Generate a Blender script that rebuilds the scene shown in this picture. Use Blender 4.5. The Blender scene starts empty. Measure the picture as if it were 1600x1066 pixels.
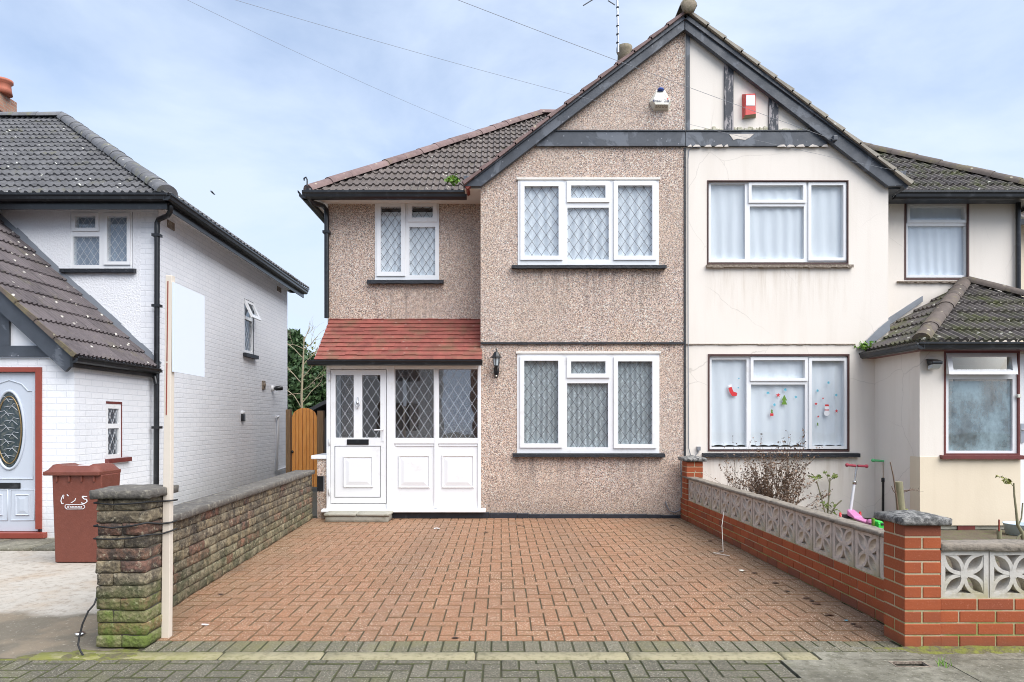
import bpy, bmesh, math, random
from mathutils import Vector, Matrix, noise
R = math.radians
random.seed(11)
scene = bpy.context.scene
COL = scene.collection
# ---------------------------------------------------------------- camera, sky, sun, exposure
F, VX, HY, EH = 1030.0, 783.0, 657.0, 1.385       # focal length in px, vanishing point, eye height
cd = bpy.data.cameras.new('camera'); cam = bpy.data.objects.new('camera', cd); COL.objects.link(cam)
cam.location = (0, 0, EH); cam.rotation_euler = (R(90), 0, 0)
cd.sensor_width = 36; cd.lens = F / 1600 * 36
cd.shift_x = (800 - VX) / 1600; cd.shift_y = (HY - 533) / 1600
cd.clip_start = 0.05; cd.clip_end = 1500
scene.camera = cam

SUN_EL, SUN_AZ = 52, 137        # sun behind the camera, to its right; high, veiled
w = bpy.data.worlds.new('World'); scene.world = w; w.use_nodes = True
nt = w.node_tree; nt.nodes.clear()
def wn(t, **k):
    n = nt.nodes.new(t)
    for a, b in k.items(): setattr(n, a, b)
    return n
out = wn('ShaderNodeOutputWorld')
sky = wn('ShaderNodeTexSky', sky_type='NISHITA', sun_disc=False, sun_elevation=R(SUN_EL), sun_rotation=R(SUN_AZ))
sky.air_density = 1.0; sky.dust_density = 1.2; sky.ozone_density = 1.5
bg1 = wn('ShaderNodeBackground'); bg1.inputs[1].default_value = 0.062
bg2 = wn('ShaderNodeBackground'); bg2.inputs[0].default_value = (0.655, 0.765, 0.95, 1); bg2.inputs[1].default_value = 0.325
tc = wn('ShaderNodeTexCoord'); mp = wn('ShaderNodeMapping'); mp.inputs['Scale'].default_value = (1.0, 1.0, 2.2)
mp.inputs['Location'].default_value = (0.35, 0.2, 0.1)
no = wn('ShaderNodeTexNoise'); no.inputs['Scale'].default_value = 2.3; no.inputs['Detail'].default_value = 7; no.inputs['Roughness'].default_value = 0.55
no.inputs['Distortion'].default_value = 0.25
cr = wn('ShaderNodeValToRGB'); cr.color_ramp.elements[0].position = 0.30; cr.color_ramp.elements[1].position = 0.68
cr.color_ramp.elements[0].color = (0.12, 0.12, 0.12, 1)
sx = wn('ShaderNodeSeparateXYZ'); hz = wn('ShaderNodeMapRange'); hz.inputs[1].default_value = 0.02; hz.inputs[2].default_value = 0.45
hz.inputs[3].default_value = 0.55; hz.inputs[4].default_value = 0.0
ad = wn('ShaderNodeMath', operation='ADD', use_clamp=True)
mx = wn('ShaderNodeMixShader')
L = nt.links.new
L(tc.outputs['Generated'], mp.inputs[0]); L(mp.outputs[0], no.inputs['Vector']); L(no.outputs['Fac'], cr.inputs[0])
L(tc.outputs['Generated'], sx.inputs[0]); L(sx.outputs['Z'], hz.inputs[0])
L(cr.outputs[0], ad.inputs[0]); L(hz.outputs[0], ad.inputs[1])
L(sky.outputs[0], bg1.inputs[0]); L(ad.outputs[0], mx.inputs[0]); L(bg1.outputs[0], mx.inputs[1]); L(bg2.outputs[0], mx.inputs[2])
L(mx.outputs[0], out.inputs[0])
sd = bpy.data.lights.new('sun', 'SUN'); sun = bpy.data.objects.new('sun', sd); COL.objects.link(sun)
sd.energy = 1.4; sd.angle = R(65); sd.color = (1.0, 0.975, 0.94)
az = R(SUN_AZ); el = R(SUN_EL)
sdir = Vector((math.sin(az) * math.cos(el), math.cos(az) * math.cos(el), math.sin(el)))   # towards the sun
sun.rotation_euler = sdir.to_track_quat('Z', 'Y').to_euler()
scene.view_settings.view_transform = 'Standard'; scene.view_settings.look = 'None'
scene.view_settings.gamma = 1.0; scene.view_settings.exposure = 1.88
scene.cycles.filter_width = 1.0; scene.cycles.max_bounces = 8; scene.cycles.transparent_max_bounces = 12
scene.cycles.caustics_reflective = False; scene.cycles.caustics_refractive = False

# ---------------------------------------------------------------- helpers
def PX(px, Y): return (px - VX) * Y / F
def PZ(py, Y): return EH - (py - HY) * Y / F
def P(px, py, Y): return Vector((PX(px, Y), Y, PZ(py, Y)))
def G(px, py):
    Y = EH * F / (py - HY); return Vector((PX(px, Y), Y, 0))

class MB:
    """collects faces, then links them as ONE mesh object"""
    def __init__(s): s.v = []; s.f = []; s.r = []; s.m = []; s.clips = []; s.sm = []
    def add(s, vs, fs, r=0.5, m=0, smooth=False):
        b = len(s.v); s.v += [tuple(v) for v in vs]
        for f in fs:
            s.f.append([b + i for i in f]); s.r.append(r); s.m.append(m); s.sm.append(smooth)
        return s
    def box(s, x0, x1, y0, y1, z0, z1, r=0.5, m=0):
        return s.add([(x0,y0,z0),(x1,y0,z0),(x1,y1,z0),(x0,y1,z0),(x0,y0,z1),(x1,y0,z1),(x1,y1,z1),(x0,y1,z1)],
                     [(3,2,1,0),(4,5,6,7),(0,1,5,4),(1,2,6,5),(2,3,7,6),(3,0,4,7)], r, m)
    def quad(s, a, b, c, d, r=0.5, m=0): return s.add([a,b,c,d], [(0,1,2,3)], r, m)
    def prism(s, pts, d, r=0.5, m=0):
        n = len(pts); d = Vector(d); pts = [Vector(p) for p in pts]
        nrm = sum(((pts[i]-pts[0]).cross(pts[i+1]-pts[0]) for i in range(1, n-1)), Vector())
        if nrm.dot(d) > 0: pts = pts[::-1]
        vs = pts + [p + d for p in pts]
        fs = [tuple(range(n)), tuple(range(2*n-1, n-1, -1))] + [(j, i, n+i, n+j) for i, j in ((i, (i+1) % n) for i in range(n))]
        return s.add(vs, fs, r, m)
    def beam(s, a, b, wd, ht, up=(0,0,1), r=0.5, m=0):
        a = Vector(a); b = Vector(b); d = (b-a).normalized(); up = Vector(up)
        sd_ = d.cross(up)
        if sd_.length < 1e-4: sd_ = d.cross(Vector((0,1,0)))
        sd_.normalize(); u = sd_.cross(d).normalized()
        q = [sd_*(-wd/2)-u*(ht/2), sd_*(wd/2)-u*(ht/2), sd_*(wd/2)+u*(ht/2), sd_*(-wd/2)+u*(ht/2)]
        return s.add([a+p for p in q]+[b+p for p in q], [(3,2,1,0),(4,5,6,7),(0,1,5,4),(1,2,6,5),(2,3,7,6),(3,0,4,7)], r, m)
    def tube(s, pts, rad, n=8, r=0.5, m=0, cap=True, smooth=True):
        pts = [Vector(p) for p in pts]; k = len(pts)
        if not hasattr(rad, '__len__'): rad = [rad]*k
        vs = []; u = None
        for i, p in enumerate(pts):
            d = (pts[min(i+1,k-1)] - pts[max(i-1,0)]).normalized()
            if u is None:
                u = d.orthogonal().normalized()
            u = (u - d*u.dot(d))
            if u.length < 1e-5: u = d.orthogonal()
            u.normalize(); w_ = d.cross(u)
            for j in range(n):
                a = 2*math.pi*j/n; vs.append(p + (u*math.cos(a) + w_*math.sin(a))*rad[i])
        fs = [(i*n+j, i*n+(j+1)%n, (i+1)*n+(j+1)%n, (i+1)*n+j) for i in range(k-1) for j in range(n)]
        s.add(vs, fs, r, m, smooth)
        if cap:
            s.add(vs[:n], [tuple(range(n-1,-1,-1))], r, m); s.add(vs[-n:], [tuple(range(n))], r, m)
        return s
    def lathe(s, c, prof, n=20, axis=(0,0,1), r=0.5, m=0, smooth=True):
        c = Vector(c); ax = Vector(axis).normalized(); u = ax.orthogonal().normalized(); w_ = ax.cross(u); vs = []
        for (rr, h) in prof:
            for j in range(n):
                a = 2*math.pi*j/n; vs.append(c + ax*h + (u*math.cos(a)+w_*math.sin(a))*max(rr,1e-4))
        fs = [(i*n+j, i*n+(j+1)%n, (i+1)*n+(j+1)%n, (i+1)*n+j) for i in range(len(prof)-1) for j in range(n)]
        fs += [tuple(range(n-1,-1,-1)), tuple((len(prof)-1)*n+j for j in range(n))]
        return s.add(vs, fs, r, m, smooth)
    def strip(s, path_a, path_b, r=0.5, m=0, smooth=False):
        n = len(path_a); return s.add(list(path_a)+list(path_b), [(i, i+1, n+i+1, n+i) for i in range(n-1)], r, m, smooth)
    def clip(s, co, no_): s.clips.append((Vector(co), Vector(no_))); return s          # keeps the side the normal points away from
    def build(s, name, mats, parent=None, origin=None, bev=0, seg=2):
        me = bpy.data.meshes.new(name); me.from_pydata(s.v, [], s.f)
        a = me.attributes.new('rnd', 'FLOAT', 'FACE'); a.data.foreach_set('value', s.r)
        me.polygons.foreach_set('material_index', s.m); me.polygons.foreach_set('use_smooth', s.sm)
        if s.clips:
            bm = bmesh.new(); bm.from_mesh(me)
            for co, no_ in s.clips:
                bmesh.ops.bisect_plane(bm, geom=bm.verts[:]+bm.edges[:]+bm.faces[:], plane_co=co, plane_no=no_, clear_outer=True, dist=1e-5)
            bm.to_mesh(me); bm.free()
        uv = me.uv_layers.new(name='uv')                     # box projection, in metres
        vs = me.vertices; dat = uv.data
        for p in me.polygons:
            nx, ny, nz = (abs(t) for t in p.normal)
            for li in p.loop_indices:
                c = vs[me.loops[li].vertex_index].co
                dat[li].uv = (c.y, c.z) if nx >= ny and nx >= nz else ((c.x, c.z) if ny >= nz else (c.x, c.y))
        if not isinstance(mats, (list, tuple)): mats = [mats]
        for m in mats: me.materials.append(m)
        o = bpy.data.objects.new(name, me); COL.objects.link(o)
        if parent:
            rt = parent
            off = Vector()
            while rt: off += rt.location; rt = rt.parent
            me.transform(Matrix.Translation(-off)); o.parent = parent
        else:
            if origin is None:
                xs = [v.co for v in me.vertices]
                origin = Vector((sum(v.x for v in xs)/len(xs), sum(v.y for v in xs)/len(xs), min(v.z for v in xs)))
            origin = Vector(origin); me.transform(Matrix.Translation(-origin)); o.location = origin
        if bev:
            b = o.modifiers.new('bevel', 'BEVEL'); b.width = bev; b.segments = seg; b.limit_method = 'ANGLE'; b.angle_limit = R(40)
        return o

def tag(o, label=None, cat=None, group=None, kind=None):
    if label: o['label'] = label
    if cat: o['category'] = cat
    if group: o['group'] = group
    if kind: o['kind'] = kind
    return o
def thing(name, loc, label, cat, group=None):
    o = bpy.data.objects.new(name, None); COL.objects.link(o); o.location = loc; o.empty_display_size = 0.1
    return tag(o, label, cat, group)
def struct(o): o['kind'] = 'structure'; return o
def ncat(p, f): return noise.noise(Vector(p)*f)

def gridwall(mb, x0, x1, z0, z1, y0, y1, holes, r=0.5):
    """a wall slab from y0 (front) to y1 with rectangular holes (xa,xb,za,zb)"""
    xs = sorted({x0, x1, *[min(max(h[k], x0), x1) for h in holes for k in (0,1)]})
    zs = sorted({z0, z1, *[min(max(h[k], z0), z1) for h in holes for k in (2,3)]})
    nx, nz = len(xs)-1, len(zs)-1
    def solid(i, j):
        if i < 0 or j < 0 or i >= nx or j >= nz: return False
        cx, cz = (xs[i]+xs[i+1])/2, (zs[j]+zs[j+1])/2
        return not any(h[0] < cx < h[1] and h[2] < cz < h[3] for h in holes)
    for i in range(nx):
        for j in range(nz):
            if not solid(i, j): continue
            a, b, c, d = xs[i], xs[i+1], zs[j], zs[j+1]
            mb.quad((a,y0,c),(b,y0,c),(b,y0,d),(a,y0,d), r); mb.quad((b,y1,c),(a,y1,c),(a,y1,d),(b,y1,d), r)
            if not solid(i-1,j): mb.quad((a,y1,c),(a,y0,c),(a,y0,d),(a,y1,d), r)
            if not solid(i+1,j): mb.quad((b,y0,c),(b,y1,c),(b,y1,d),(b,y0,d), r)
            if not solid(i,j-1): mb.quad((a,y1,c),(b,y1,c),(b,y0,c),(a,y0,c), r)
            if not solid(i,j+1): mb.quad((a,y0,d),(b,y0,d),(b,y1,d),(a,y1,d), r)
    return mb

def rblock(mb, M, lx, ly, lz, rad=0.004, amp=0.0, freq=12, rnd=0.5, sub=(1,1,1), seed=0, m=0, faces='all'):
    """a block lx*ly*lz (corner at origin of M) with eased edges and an optional rough surface"""
    def cuts(l, n): return [0, rad] + [rad + (l-2*rad)*i/n for i in range(1, n)] + [l-rad, l]
    cx, cy, cz = cuts(lx, sub[0]), cuts(ly, sub[1]), cuts(lz, sub[2])
    sdv = Vector((seed*3.1, seed*1.7, seed*2.3))
    def pt(x, y, z):
        e = [x in (0, lx), y in (0, ly), z in (0, lz)]
        q = [x, y, z]
        if sum(e) >= 2:
            for k, l in ((0, lx), (1, ly), (2, lz)):
                if e[k]: q[k] = q[k] + rad*0.6 if q[k] == 0 else q[k] - rad*0.6
        q = Vector(q)
        if amp: q += noise.noise_vector(q*freq + sdv)*amp + noise.noise_vector(q*freq*2.7 + sdv)*amp*0.5
        return M @ q
    def face(A, B, fn, flip):
        vs = [fn(a, b) for a in A for b in B]; nb = len(B)
        fs = []
        for i in range(len(A)-1):
            for j in range(nb-1):
                q = (i*nb+j, (i+1)*nb+j, (i+1)*nb+j+1, i*nb+j+1)
                fs.append(q[::-1] if flip else q)
        mb.add(vs, fs, rnd, m, amp > 0)
    face(cx, cz, lambda a, b: pt(a, 0, b), False); face(cx, cz, lambda a, b: pt(a, ly, b), True)
    face(cy, cz, lambda a, b: pt(0, a, b), True);  face(cy, cz, lambda a, b: pt(lx, a, b), False)
    face(cx, cy, lambda a, b: pt(a, b, lz), False)
    if faces == 'all': face(cx, cy, lambda a, b: pt(a, b, 0), True)
    return mb

def tiles(mb, O, u, v, U, V, gauge=0.33, pitch=0.15, amp=0.022, thick=0.02, samp=6, jit=0.004, tilew=0.3, flat=False):
    """interlocking roof tiles over the rectangle O + [0,U]u + [0,V]v"""
    O = Vector(O); u = Vector(u).normalized(); v = Vector(v).normalized(); n = u.cross(v).normalized()
    nc = int(math.ceil(V/gauge)); du = pitch/samp; nu = int(math.ceil(U/du))
    def prof(x):
        if flat: return 0
        t = (x/pitch) % 1.0
        return amp*min(1.0, max(0.0, math.cos((t-0.5)*2*math.pi)*1.7+0.25))
    for k in range(nc):
        stg = (k % 2)*tilew/2
        tile = None; lo = []; hi = []; ri = []
        def flush():
            if len(lo) > 1:
                rr = random.random()
                mb.strip(lo, hi, rr); mb.strip(ri, lo, rr)
        for i in range(nu+1):
            x = min(i*du, U); t = int((x + stg + 1e-6)//tilew)
            if t != tile:
                if tile is not None:
                    h = prof(x); lo.append(pl(x)); hi.append(ph(x)); ri.append(pr(x)); flush()
                tile = t; lo = []; hi = []; ri = []
                dz = random.uniform(-jit, jit); dv = random.uniform(-jit, jit)*1.5
                pl = lambda x, dz=dz, dv=dv, k=k: O + u*x + v*(k*gauge+dv) + n*(thick + dz + prof(x))
                ph = lambda x, dz=dz, k=k: O + u*x + v*((k+1)*gauge+0.015) + n*(0.001 + dz*0.4 + prof(x))
                pr = lambda x, dz=dz, dv=dv, k=k: O + u*x + v*(k*gauge+dv) + n*(-0.004 + prof(x)*0.9)
            lo.append(pl(x)); hi.append(ph(x)); ri.append(pr(x))
        flush()
    return mb

def ridge(mb, a, b, rad=0.11, seg=0.42, n=9, up=(0,0,1)):
    a = Vector(a); b = Vector(b); d = (b-a); Ln = d.length; d.normalize(); up = Vector(up); sd_ = d.cross(up).normalized(); u = sd_.cross(d).normalized()
    k = max(1, round(Ln/seg))
    for i in range(k):
        p, q = a + d*(Ln*i/k), a + d*(Ln*(i+1)/k + 0.01)
        r0 = rad*random.uniform(0.98, 1.05); r1 = r0*0.94; rr = random.random(); wob = u*random.uniform(-0.006, 0.006)
        A = [p + wob + sd_*(math.cos(math.pi*j/n)*r0) + u*(math.sin(math.pi*j/n)*r0*0.85 - rad*0.25) for j in range(n+1)]
        B = [q + wob + sd_*(math.cos(math.pi*j/n)*r1) + u*(math.sin(math.pi*j/n)*r1*0.85 - rad*0.25) for j in range(n+1)]
        mb.strip(A, B, rr, 0, True); mb.add(A + [p - u*rad*0.25], [tuple(range(n+2))], rr)
        mb.add(B + [q - u*rad*0.25], [tuple(range(n+1, -1, -1))], rr)
    return mb

def clipseg(x0, z0, x1, z1, X0, X1, Z0, Z1):
    dx, dz = x1-x0, z1-z0; t0, t1 = 0.0, 1.0
    for p, q in ((-dx, x0-X0), (dx, X1-x0), (-dz, z0-Z0), (dz, Z1-z0)):
        if abs(p) < 1e-9:
            if q < 0: return None
        else:
            t = q/p
            if p < 0: t0 = max(t0, t)
            else: t1 = min(t1, t)
    return (x0+t0*dx, z0+t0*dz, x0+t1*dx, z0+t1*dz) if t1 - t0 > 1e-3 else None
def lattice(mb, X0, X1, Z0, Z1, y, wd=0.007, dp=0.004, W=0.125, H=0.205, side=None):
    """diamond leading over a pane, as thin strips; side: function mapping (x,z)->point for panes off the XZ plane"""
    k = H/W; n = int(((X1-X0) + (Z1-Z0)/k)/W) + 3
    for sgn in (1, -1):
        for i in range(-n, n+1):
            xm = (X0+X1)/2 + (i+0.5)*W
            big = 10
            s_ = clipseg(xm-big, (Z0+Z1)/2 - sgn*big*k, xm+big, (Z0+Z1)/2 + sgn*big*k, X0, X1, Z0, Z1)
            if s_:
                if side: a, b, nn = side(s_[0], s_[1]), side(s_[2], s_[3]), side(None, None)
                else: a, b, nn = Vector((s_[0], y, s_[1])), Vector((s_[2], y, s_[3])), Vector((0,-1,0))
                if sgn < 0: a = a + nn*0.0006; b = b + nn*0.0006
                mb.beam(a, b, wd, dp, up=nn)
    return mb
def text_mesh(name, body, size, mat_, parent, loc, rot, depth=0.0015, shear=0.0, align='CENTER'):
    c = bpy.data.curves.new(name, 'FONT'); c.body = body; c.size = size; c.extrude = depth; c.align_x = align; c.align_y = 'CENTER'; c.shear = shear
    t = bpy.data.objects.new(name+'_curve', c); COL.objects.link(t)
    bpy.context.view_layer.update()
    me = bpy.data.meshes.new_from_object(t.evaluated_get(bpy.context.evaluated_depsgraph_get()))
    bpy.data.objects.remove(t)
    me.materials.clear(); me.materials.append(mat_)
    o = bpy.data.objects.new(name, me); COL.objects.link(o)
    rt = parent; off = Vector()
    while rt: off += rt.location; rt = rt.parent
    o.parent = parent; o.location = Vector(loc) - off; o.rotation_euler = rot
    return o
# ---------------------------------------------------------------- materials
class NT:
    def __init__(s, name):
        s.m = bpy.data.materials.new(name); s.m.use_nodes = True; s.t = s.m.node_tree; s.t.nodes.clear()
        s.out = s.t.nodes.new('ShaderNodeOutputMaterial'); s._c = None
    def n(s, t, ins=None, **k):
        x = s.t.nodes.new(t)
        for a, b in k.items(): setattr(x, a, b)
        for a, b in (ins or {}).items(): s.set(x.inputs[a], b)
        return x
    def set(s, sock, val):
        if hasattr(val, 'is_output') or isinstance(val, bpy.types.NodeSocket): s.t.links.new(val, sock)
        elif isinstance(val, (tuple, list)) and len(val) == 3 and sock.type == 'RGBA': sock.default_value = (*val, 1)
        else: sock.default_value = val
    @property
    def obj(s): 
        if s._c is None: s._c = s.n('ShaderNodeTexCoord')
        return s._c.outputs['Object']
    @property
    def uv(s):
        if s._c is None: s._c = s.n('ShaderNodeTexCoord')
        return s._c.outputs['UV']
    def rnd(s): return s.n('ShaderNodeAttribute', attribute_name='rnd').outputs['Fac']
    def noise(s, scale, detail=4, rough=0.55, vec=None, dist=0.0, sc=None):
        v = vec or s.obj
        if sc: v = s.n('ShaderNodeMapping', {'Vector': v, 'Scale': sc}).outputs[0]
        return s.n('ShaderNodeTexNoise', {'Vector': v, 'Scale': scale, 'Detail': detail, 'Roughness': rough, 'Distortion': dist}).outputs['Fac']
    def vor(s, scale, feature='F1', vec=None, o='Distance', rand=1.0):
        return s.n('ShaderNodeTexVoronoi', {'Vector': vec or s.obj, 'Scale': scale, 'Randomness': rand}, feature=feature).outputs[o]
    def ramp(s, f, stops, interp='LINEAR'):
        x = s.n('ShaderNodeValToRGB', {'Fac': f}); e = x.color_ramp; e.interpolation = interp
        while len(e.elements) < len(stops): e.elements.new(0.5)
        for el_, (p, c) in zip(e.elements, stops):
            el_.position = p; el_.color = (c, c, c, 1) if isinstance(c, (int, float)) else (*c, 1)
        return x.outputs['Color']
    def mix(s, f, a, b, bt='MIX'):
        x = s.n('ShaderNodeMix', data_type='RGBA', blend_type=bt)
        s.set(x.inputs[0], f); s.set(x.inputs[6], a); s.set(x.inputs[7], b); return x.outputs[2]
    def math(s, op, a, b=0.0, clamp=False):
        x = s.n('ShaderNodeMath', operation=op, use_clamp=clamp); s.set(x.inputs[0], a); s.set(x.inputs[1], b); return x.outputs[0]
    def bump(s, h, strength=0.3, dist=0.01, nrm=None):
        i = {'Height': h, 'Strength': strength, 'Distance': dist}
        if nrm is not None: i['Normal'] = nrm
        return s.n('ShaderNodeBump', i).outputs[0]
    def sepz(s): return s.n('ShaderNodeSeparateXYZ', {'Vector': s.obj}).outputs['Z']
    def wpos(s): 
        return s.n('ShaderNodeNewGeometry').outputs['Position']
    def wz(s): return s.n('ShaderNodeSeparateXYZ', {'Vector': s.wpos()}).outputs['Z']
    def pr(s, col, rough=0.6, nrm=None, metal=0.0, spec=0.5, **kw):
        i = {'Base Color': col, 'Roughness': rough, 'Metallic': metal, 'Specular IOR Level': spec}
        if nrm is not None: i['Normal'] = nrm
        for k, v in kw.items(): i[k.replace('_', ' ')] = v
        p = s.n('ShaderNodeBsdfPrincipled', i); s.t.links.new(p.outputs[0], s.out.inputs[0]); return s.m
def simple(name, col, rough=0.5, var=0.15, scale=6.0, bump=0.0, bscale=60, metal=0.0, spec=0.5, col2=None, thr=(0.45, 0.65)):
    N = NT(name); c = N.mix(N.noise(scale, 5), tuple(x*(1-var) for x in col), tuple(min(1, x*(1+var)) for x in col))
    if col2: c = N.mix(N.ramp(N.noise(scale*2.3, 7, 0.65), [(thr[0], 0.0), (thr[1], 1.0)]), c, col2)
    nm = N.bump(N.noise(bscale, 3), bump, 0.01) if bump else None
    return N.pr(c, rough, nm, metal, spec)

M = {}
def streaks(N, col, dirt, amt=0.75):
    for z0, xa, xb in ((3.50, 0.14, 2.33), (0.88, 0.16, 2.31), (3.31, -2.02, -0.87), (3.55, 2.91, 4.97), (0.87, 2.85, 5.06)):   # rain-washed dirt hanging below the window sills
        z = N.wz(); m = N.n('ShaderNodeMapRange', {0: z, 1: z0-0.75, 2: z0, 3: 0.0, 4: 1.0}).outputs[0]
        X = N.n('ShaderNodeSeparateXYZ', {'Vector': N.wpos()}).outputs['X']; xm = N.n('ShaderNodeMapRange', {0: N.math('ABSOLUTE', N.math('SUBTRACT', X, (xa+xb)/2)), 1: (xb-xa)/2-.12, 2: (xb-xa)/2+.02, 3: 1.0, 4: 0.0}).outputs[0]
        m = N.math('MULTIPLY', N.math('MULTIPLY', m, xm), N.math('LESS_THAN', z, z0+0.01)); m = N.math('MULTIPLY', m, N.ramp(N.noise(3.2, 5, 0.7, sc=(4,4,0.3)), [(0.47, 0.0), (0.68, amt)]))
        col = N.mix(m, col, dirt)
    return col
def pebbledash():
    N = NT('pebbledash')
    cell = N.vor(96, o='Color'); v = N.n('ShaderNodeSeparateColor', {'Color': cell}).outputs[0]
    col = N.ramp(v, [(0.0, (0.191,0.152,0.130)), (0.10, (0.479,0.345,0.272)), (0.22, (0.653,0.479,0.384)), (0.36, (0.559,0.445,0.403)), (0.52, (0.812,0.623,0.488)), (0.64, (0.426,0.287,0.207)), (0.72, (0.706,0.558,0.476)), (0.86, (0.831,0.826,0.740)), (0.95, (0.438,0.406,0.423))], 'CONSTANT')
    d = N.vor(96)
    col = N.mix(N.ramp(d, [(0.42, 0.0), (0.75, 0.55)]), col, (0.260,0.195,0.156))
    pit = N.n('ShaderNodeSeparateColor', {'Color': N.vor(58, o='Color')}).outputs[1]; pd = N.vor(58)
    col = N.mix(N.math('MULTIPLY', N.ramp(pit, [(0.70, 0.0), (0.72, 0.85)]), N.ramp(pd, [(0.30, 1.0), (0.42, 0.0)])), col, (0.085,0.070,0.070))
    col = N.mix(N.math('MULTIPLY', N.ramp(pit, [(0.16, 0.7), (0.18, 0.0)]), N.ramp(pd, [(0.26, 1.0), (0.38, 0.0)])), col, (0.80,0.74,0.64))
    big = N.noise(1.1, 5, 0.6)
    col = N.mix(N.ramp(big, [(0.35, 0.0), (0.7, 0.35)]), col, N.mix(1.0, col, (1.0,0.90,0.72), 'MULTIPLY'))
    col = N.mix(N.ramp(N.noise(0.8, 6, 0.65, sc=(2.5,2.5,0.5)), [(0.45, 0.0), (0.75, 0.22)]), col, (0.286,0.221,0.182))
    col = N.mix(N.math('MULTIPLY', N.ramp(N.wz(), [(0.10, 0.75), (0.55, 0.0)]), N.noise(7, 5, 0.65)), col, (0.17,0.14,0.11))
    col = N.mix(N.ramp(N.noise(2.6, 5, 0.7, sc=(5,5,0.45)), [(0.58, 0.0), (0.74, 0.35)]), col, (0.20,0.165,0.14))
    col = N.mix(N.ramp(N.noise(0.55, 3), [(0.50, 0.0), (0.53, 0.16)]), col, (0.50,0.42,0.36))
    col = streaks(N, col, (0.15,0.12,0.105))
    return N.pr(col, 0.75, N.bump(N.ramp(d, [(0.0, 1.0), (0.7, 0.0)]), 0.5, 0.006))
M['pebble'] = pebbledash()
def render_paint(name, base, dirt, crack=0.5, grime=0.35):
    N = NT(name)
    c = N.mix(N.noise(1.3, 6, 0.6), tuple(x*0.93 for x in base), base)
    c = N.mix(N.ramp(N.noise(1.0, 6, 0.62, sc=(3,3,0.35)), [(0.48, 0.0), (0.8, grime)]), c, dirt)
    wv = N.n('ShaderNodeVectorMath', {0: N.obj, 1: N.n('ShaderNodeVectorMath', {0: N.n('ShaderNodeTexNoise', {'Vector': N.obj, 'Scale': 2.5, 'Detail': 6.0}).outputs['Color'], 1: (0.16,0.16,0.16)}, operation='MULTIPLY').outputs[0]}, operation='ADD').outputs[0]
    e = N.vor(0.95, 'DISTANCE_TO_EDGE', vec=wv)
    gate = N.ramp(N.noise(0.7, 2), [(0.45, 0.0), (0.6, crack)])
    c = N.mix(N.math('MULTIPLY', N.ramp(e, [(0.0, 0.8), (0.0045, 0.0)]), gate), c, tuple(x*0.45 for x in dirt))
    c = streaks(N, c, dirt, 0.6)
    h = N.math('ADD', N.noise(55, 4, 0.6), N.math('MULTIPLY', N.noise(6, 3), 0.6))
    return N.pr(c, 0.8, N.bump(h, 0.12, 0.01))
M['cream'] = render_paint('cream_render', (0.84,0.775,0.695), (0.56,0.48,0.38), 0.4, 0.32)
M['yellow'] = render_paint('yellow_cream_render', (0.78,0.67,0.51), (0.56,0.45,0.31), 0.0, 0.35)
M['roughcast'] = None
def white_brick():
    N = NT('white_painted_brick')
    b = N.n('ShaderNodeTexBrick', {'Vector': N.uv, 'Color1': (0.85,0.855,0.875), 'Color2': (0.81,0.82,0.845), 'Mortar': (0.73,0.745,0.775), 'Scale': 1.0, 'Mortar Size': 0.0065, 'Mortar Smooth': 0.35, 'Brick Width': 0.225, 'Row Height': 0.075})
    c = N.mix(N.ramp(N.noise(1.4, 6, 0.6), [(0.4, 0.0), (0.8, 0.25)]), b.outputs['Color'], (0.62,0.64,0.70))
    c = N.mix(N.ramp(N.noise(24, 3, 0.7), [(0.66, 0.0), (0.70, 0.5)]), c, (0.50,0.52,0.56))
    c = N.mix(N.math('MULTIPLY', N.ramp(N.wz(), [(0.05, 0.8), (0.6, 0.0)]), N.noise(5, 6, 0.7)), c, (0.36,0.37,0.33))
    c = N.mix(N.ramp(N.noise(1.6, 6, 0.7, sc=(3,3,0.35)), [(0.58, 0.0), (0.76, 0.30)]), c, (0.45,0.46,0.46))
    h = N.math('ADD', N.math('MULTIPLY', b.outputs['Fac'], -1.0), N.math('MULTIPLY', N.noise(22, 5, 0.65), 0.9))
    return N.pr(c, 0.55, N.bump(h, 0.42, 0.012))
M['wbrick'] = white_brick()
def white_roughcast():
    N = NT('white_roughcast')
    c = N.mix(N.noise(3, 6), (0.78,0.785,0.81), (0.86,0.865,0.88))
    return N.pr(c, 0.6, N.bump(N.noise(38, 4, 0.6), 0.65, 0.02))
M['roughcast'] = white_roughcast()
def black_board():
    N = NT('weathered_black_board')
    c = N.mix(N.noise(7, 6, 0.6, sc=(1,1,1)), (0.034,0.040,0.050), (0.075,0.086,0.105))
    c = N.mix(N.ramp(N.noise(2.2, 5, 0.6, dist=0.6), [(0.56, 0.0), (0.60, 0.75)]), c, (0.13,0.145,0.17))
    c = N.mix(N.ramp(N.vor(9), [(0.06, 0.8), (0.09, 0.0)]), c, (0.28,0.29,0.32))
    return N.pr(c, N.ramp(N.noise(5, 4), [(0.3, 0.32), (0.7, 0.6)]), N.bump(N.noise(18, 4), 0.15, 0.01))
M['board'] = black_board()
def peeling_board():
    N = NT('peeling_black_timber')
    c = N.mix(N.noise(9, 5), (0.022,0.025,0.032), (0.06,0.065,0.08))
    c = N.mix(N.ramp(N.noise(7, 6, 0.7, sc=(1.6,1.6,0.35)), [(0.54, 0.0), (0.57, 1.0)]), c, (0.34,0.31,0.31))
    return N.pr(c, 0.6, N.bump(N.noise(20, 4, sc=(3,3,0.6)), 0.4, 0.01))
M['peel'] = peeling_board()
M['black'] = simple('black_gutter_plastic', (0.012,0.013,0.015), 0.28, 0.4, 4, 0.05, 12, col2=(0.05,0.053,0.058), thr=(0.55,0.75))
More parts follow.
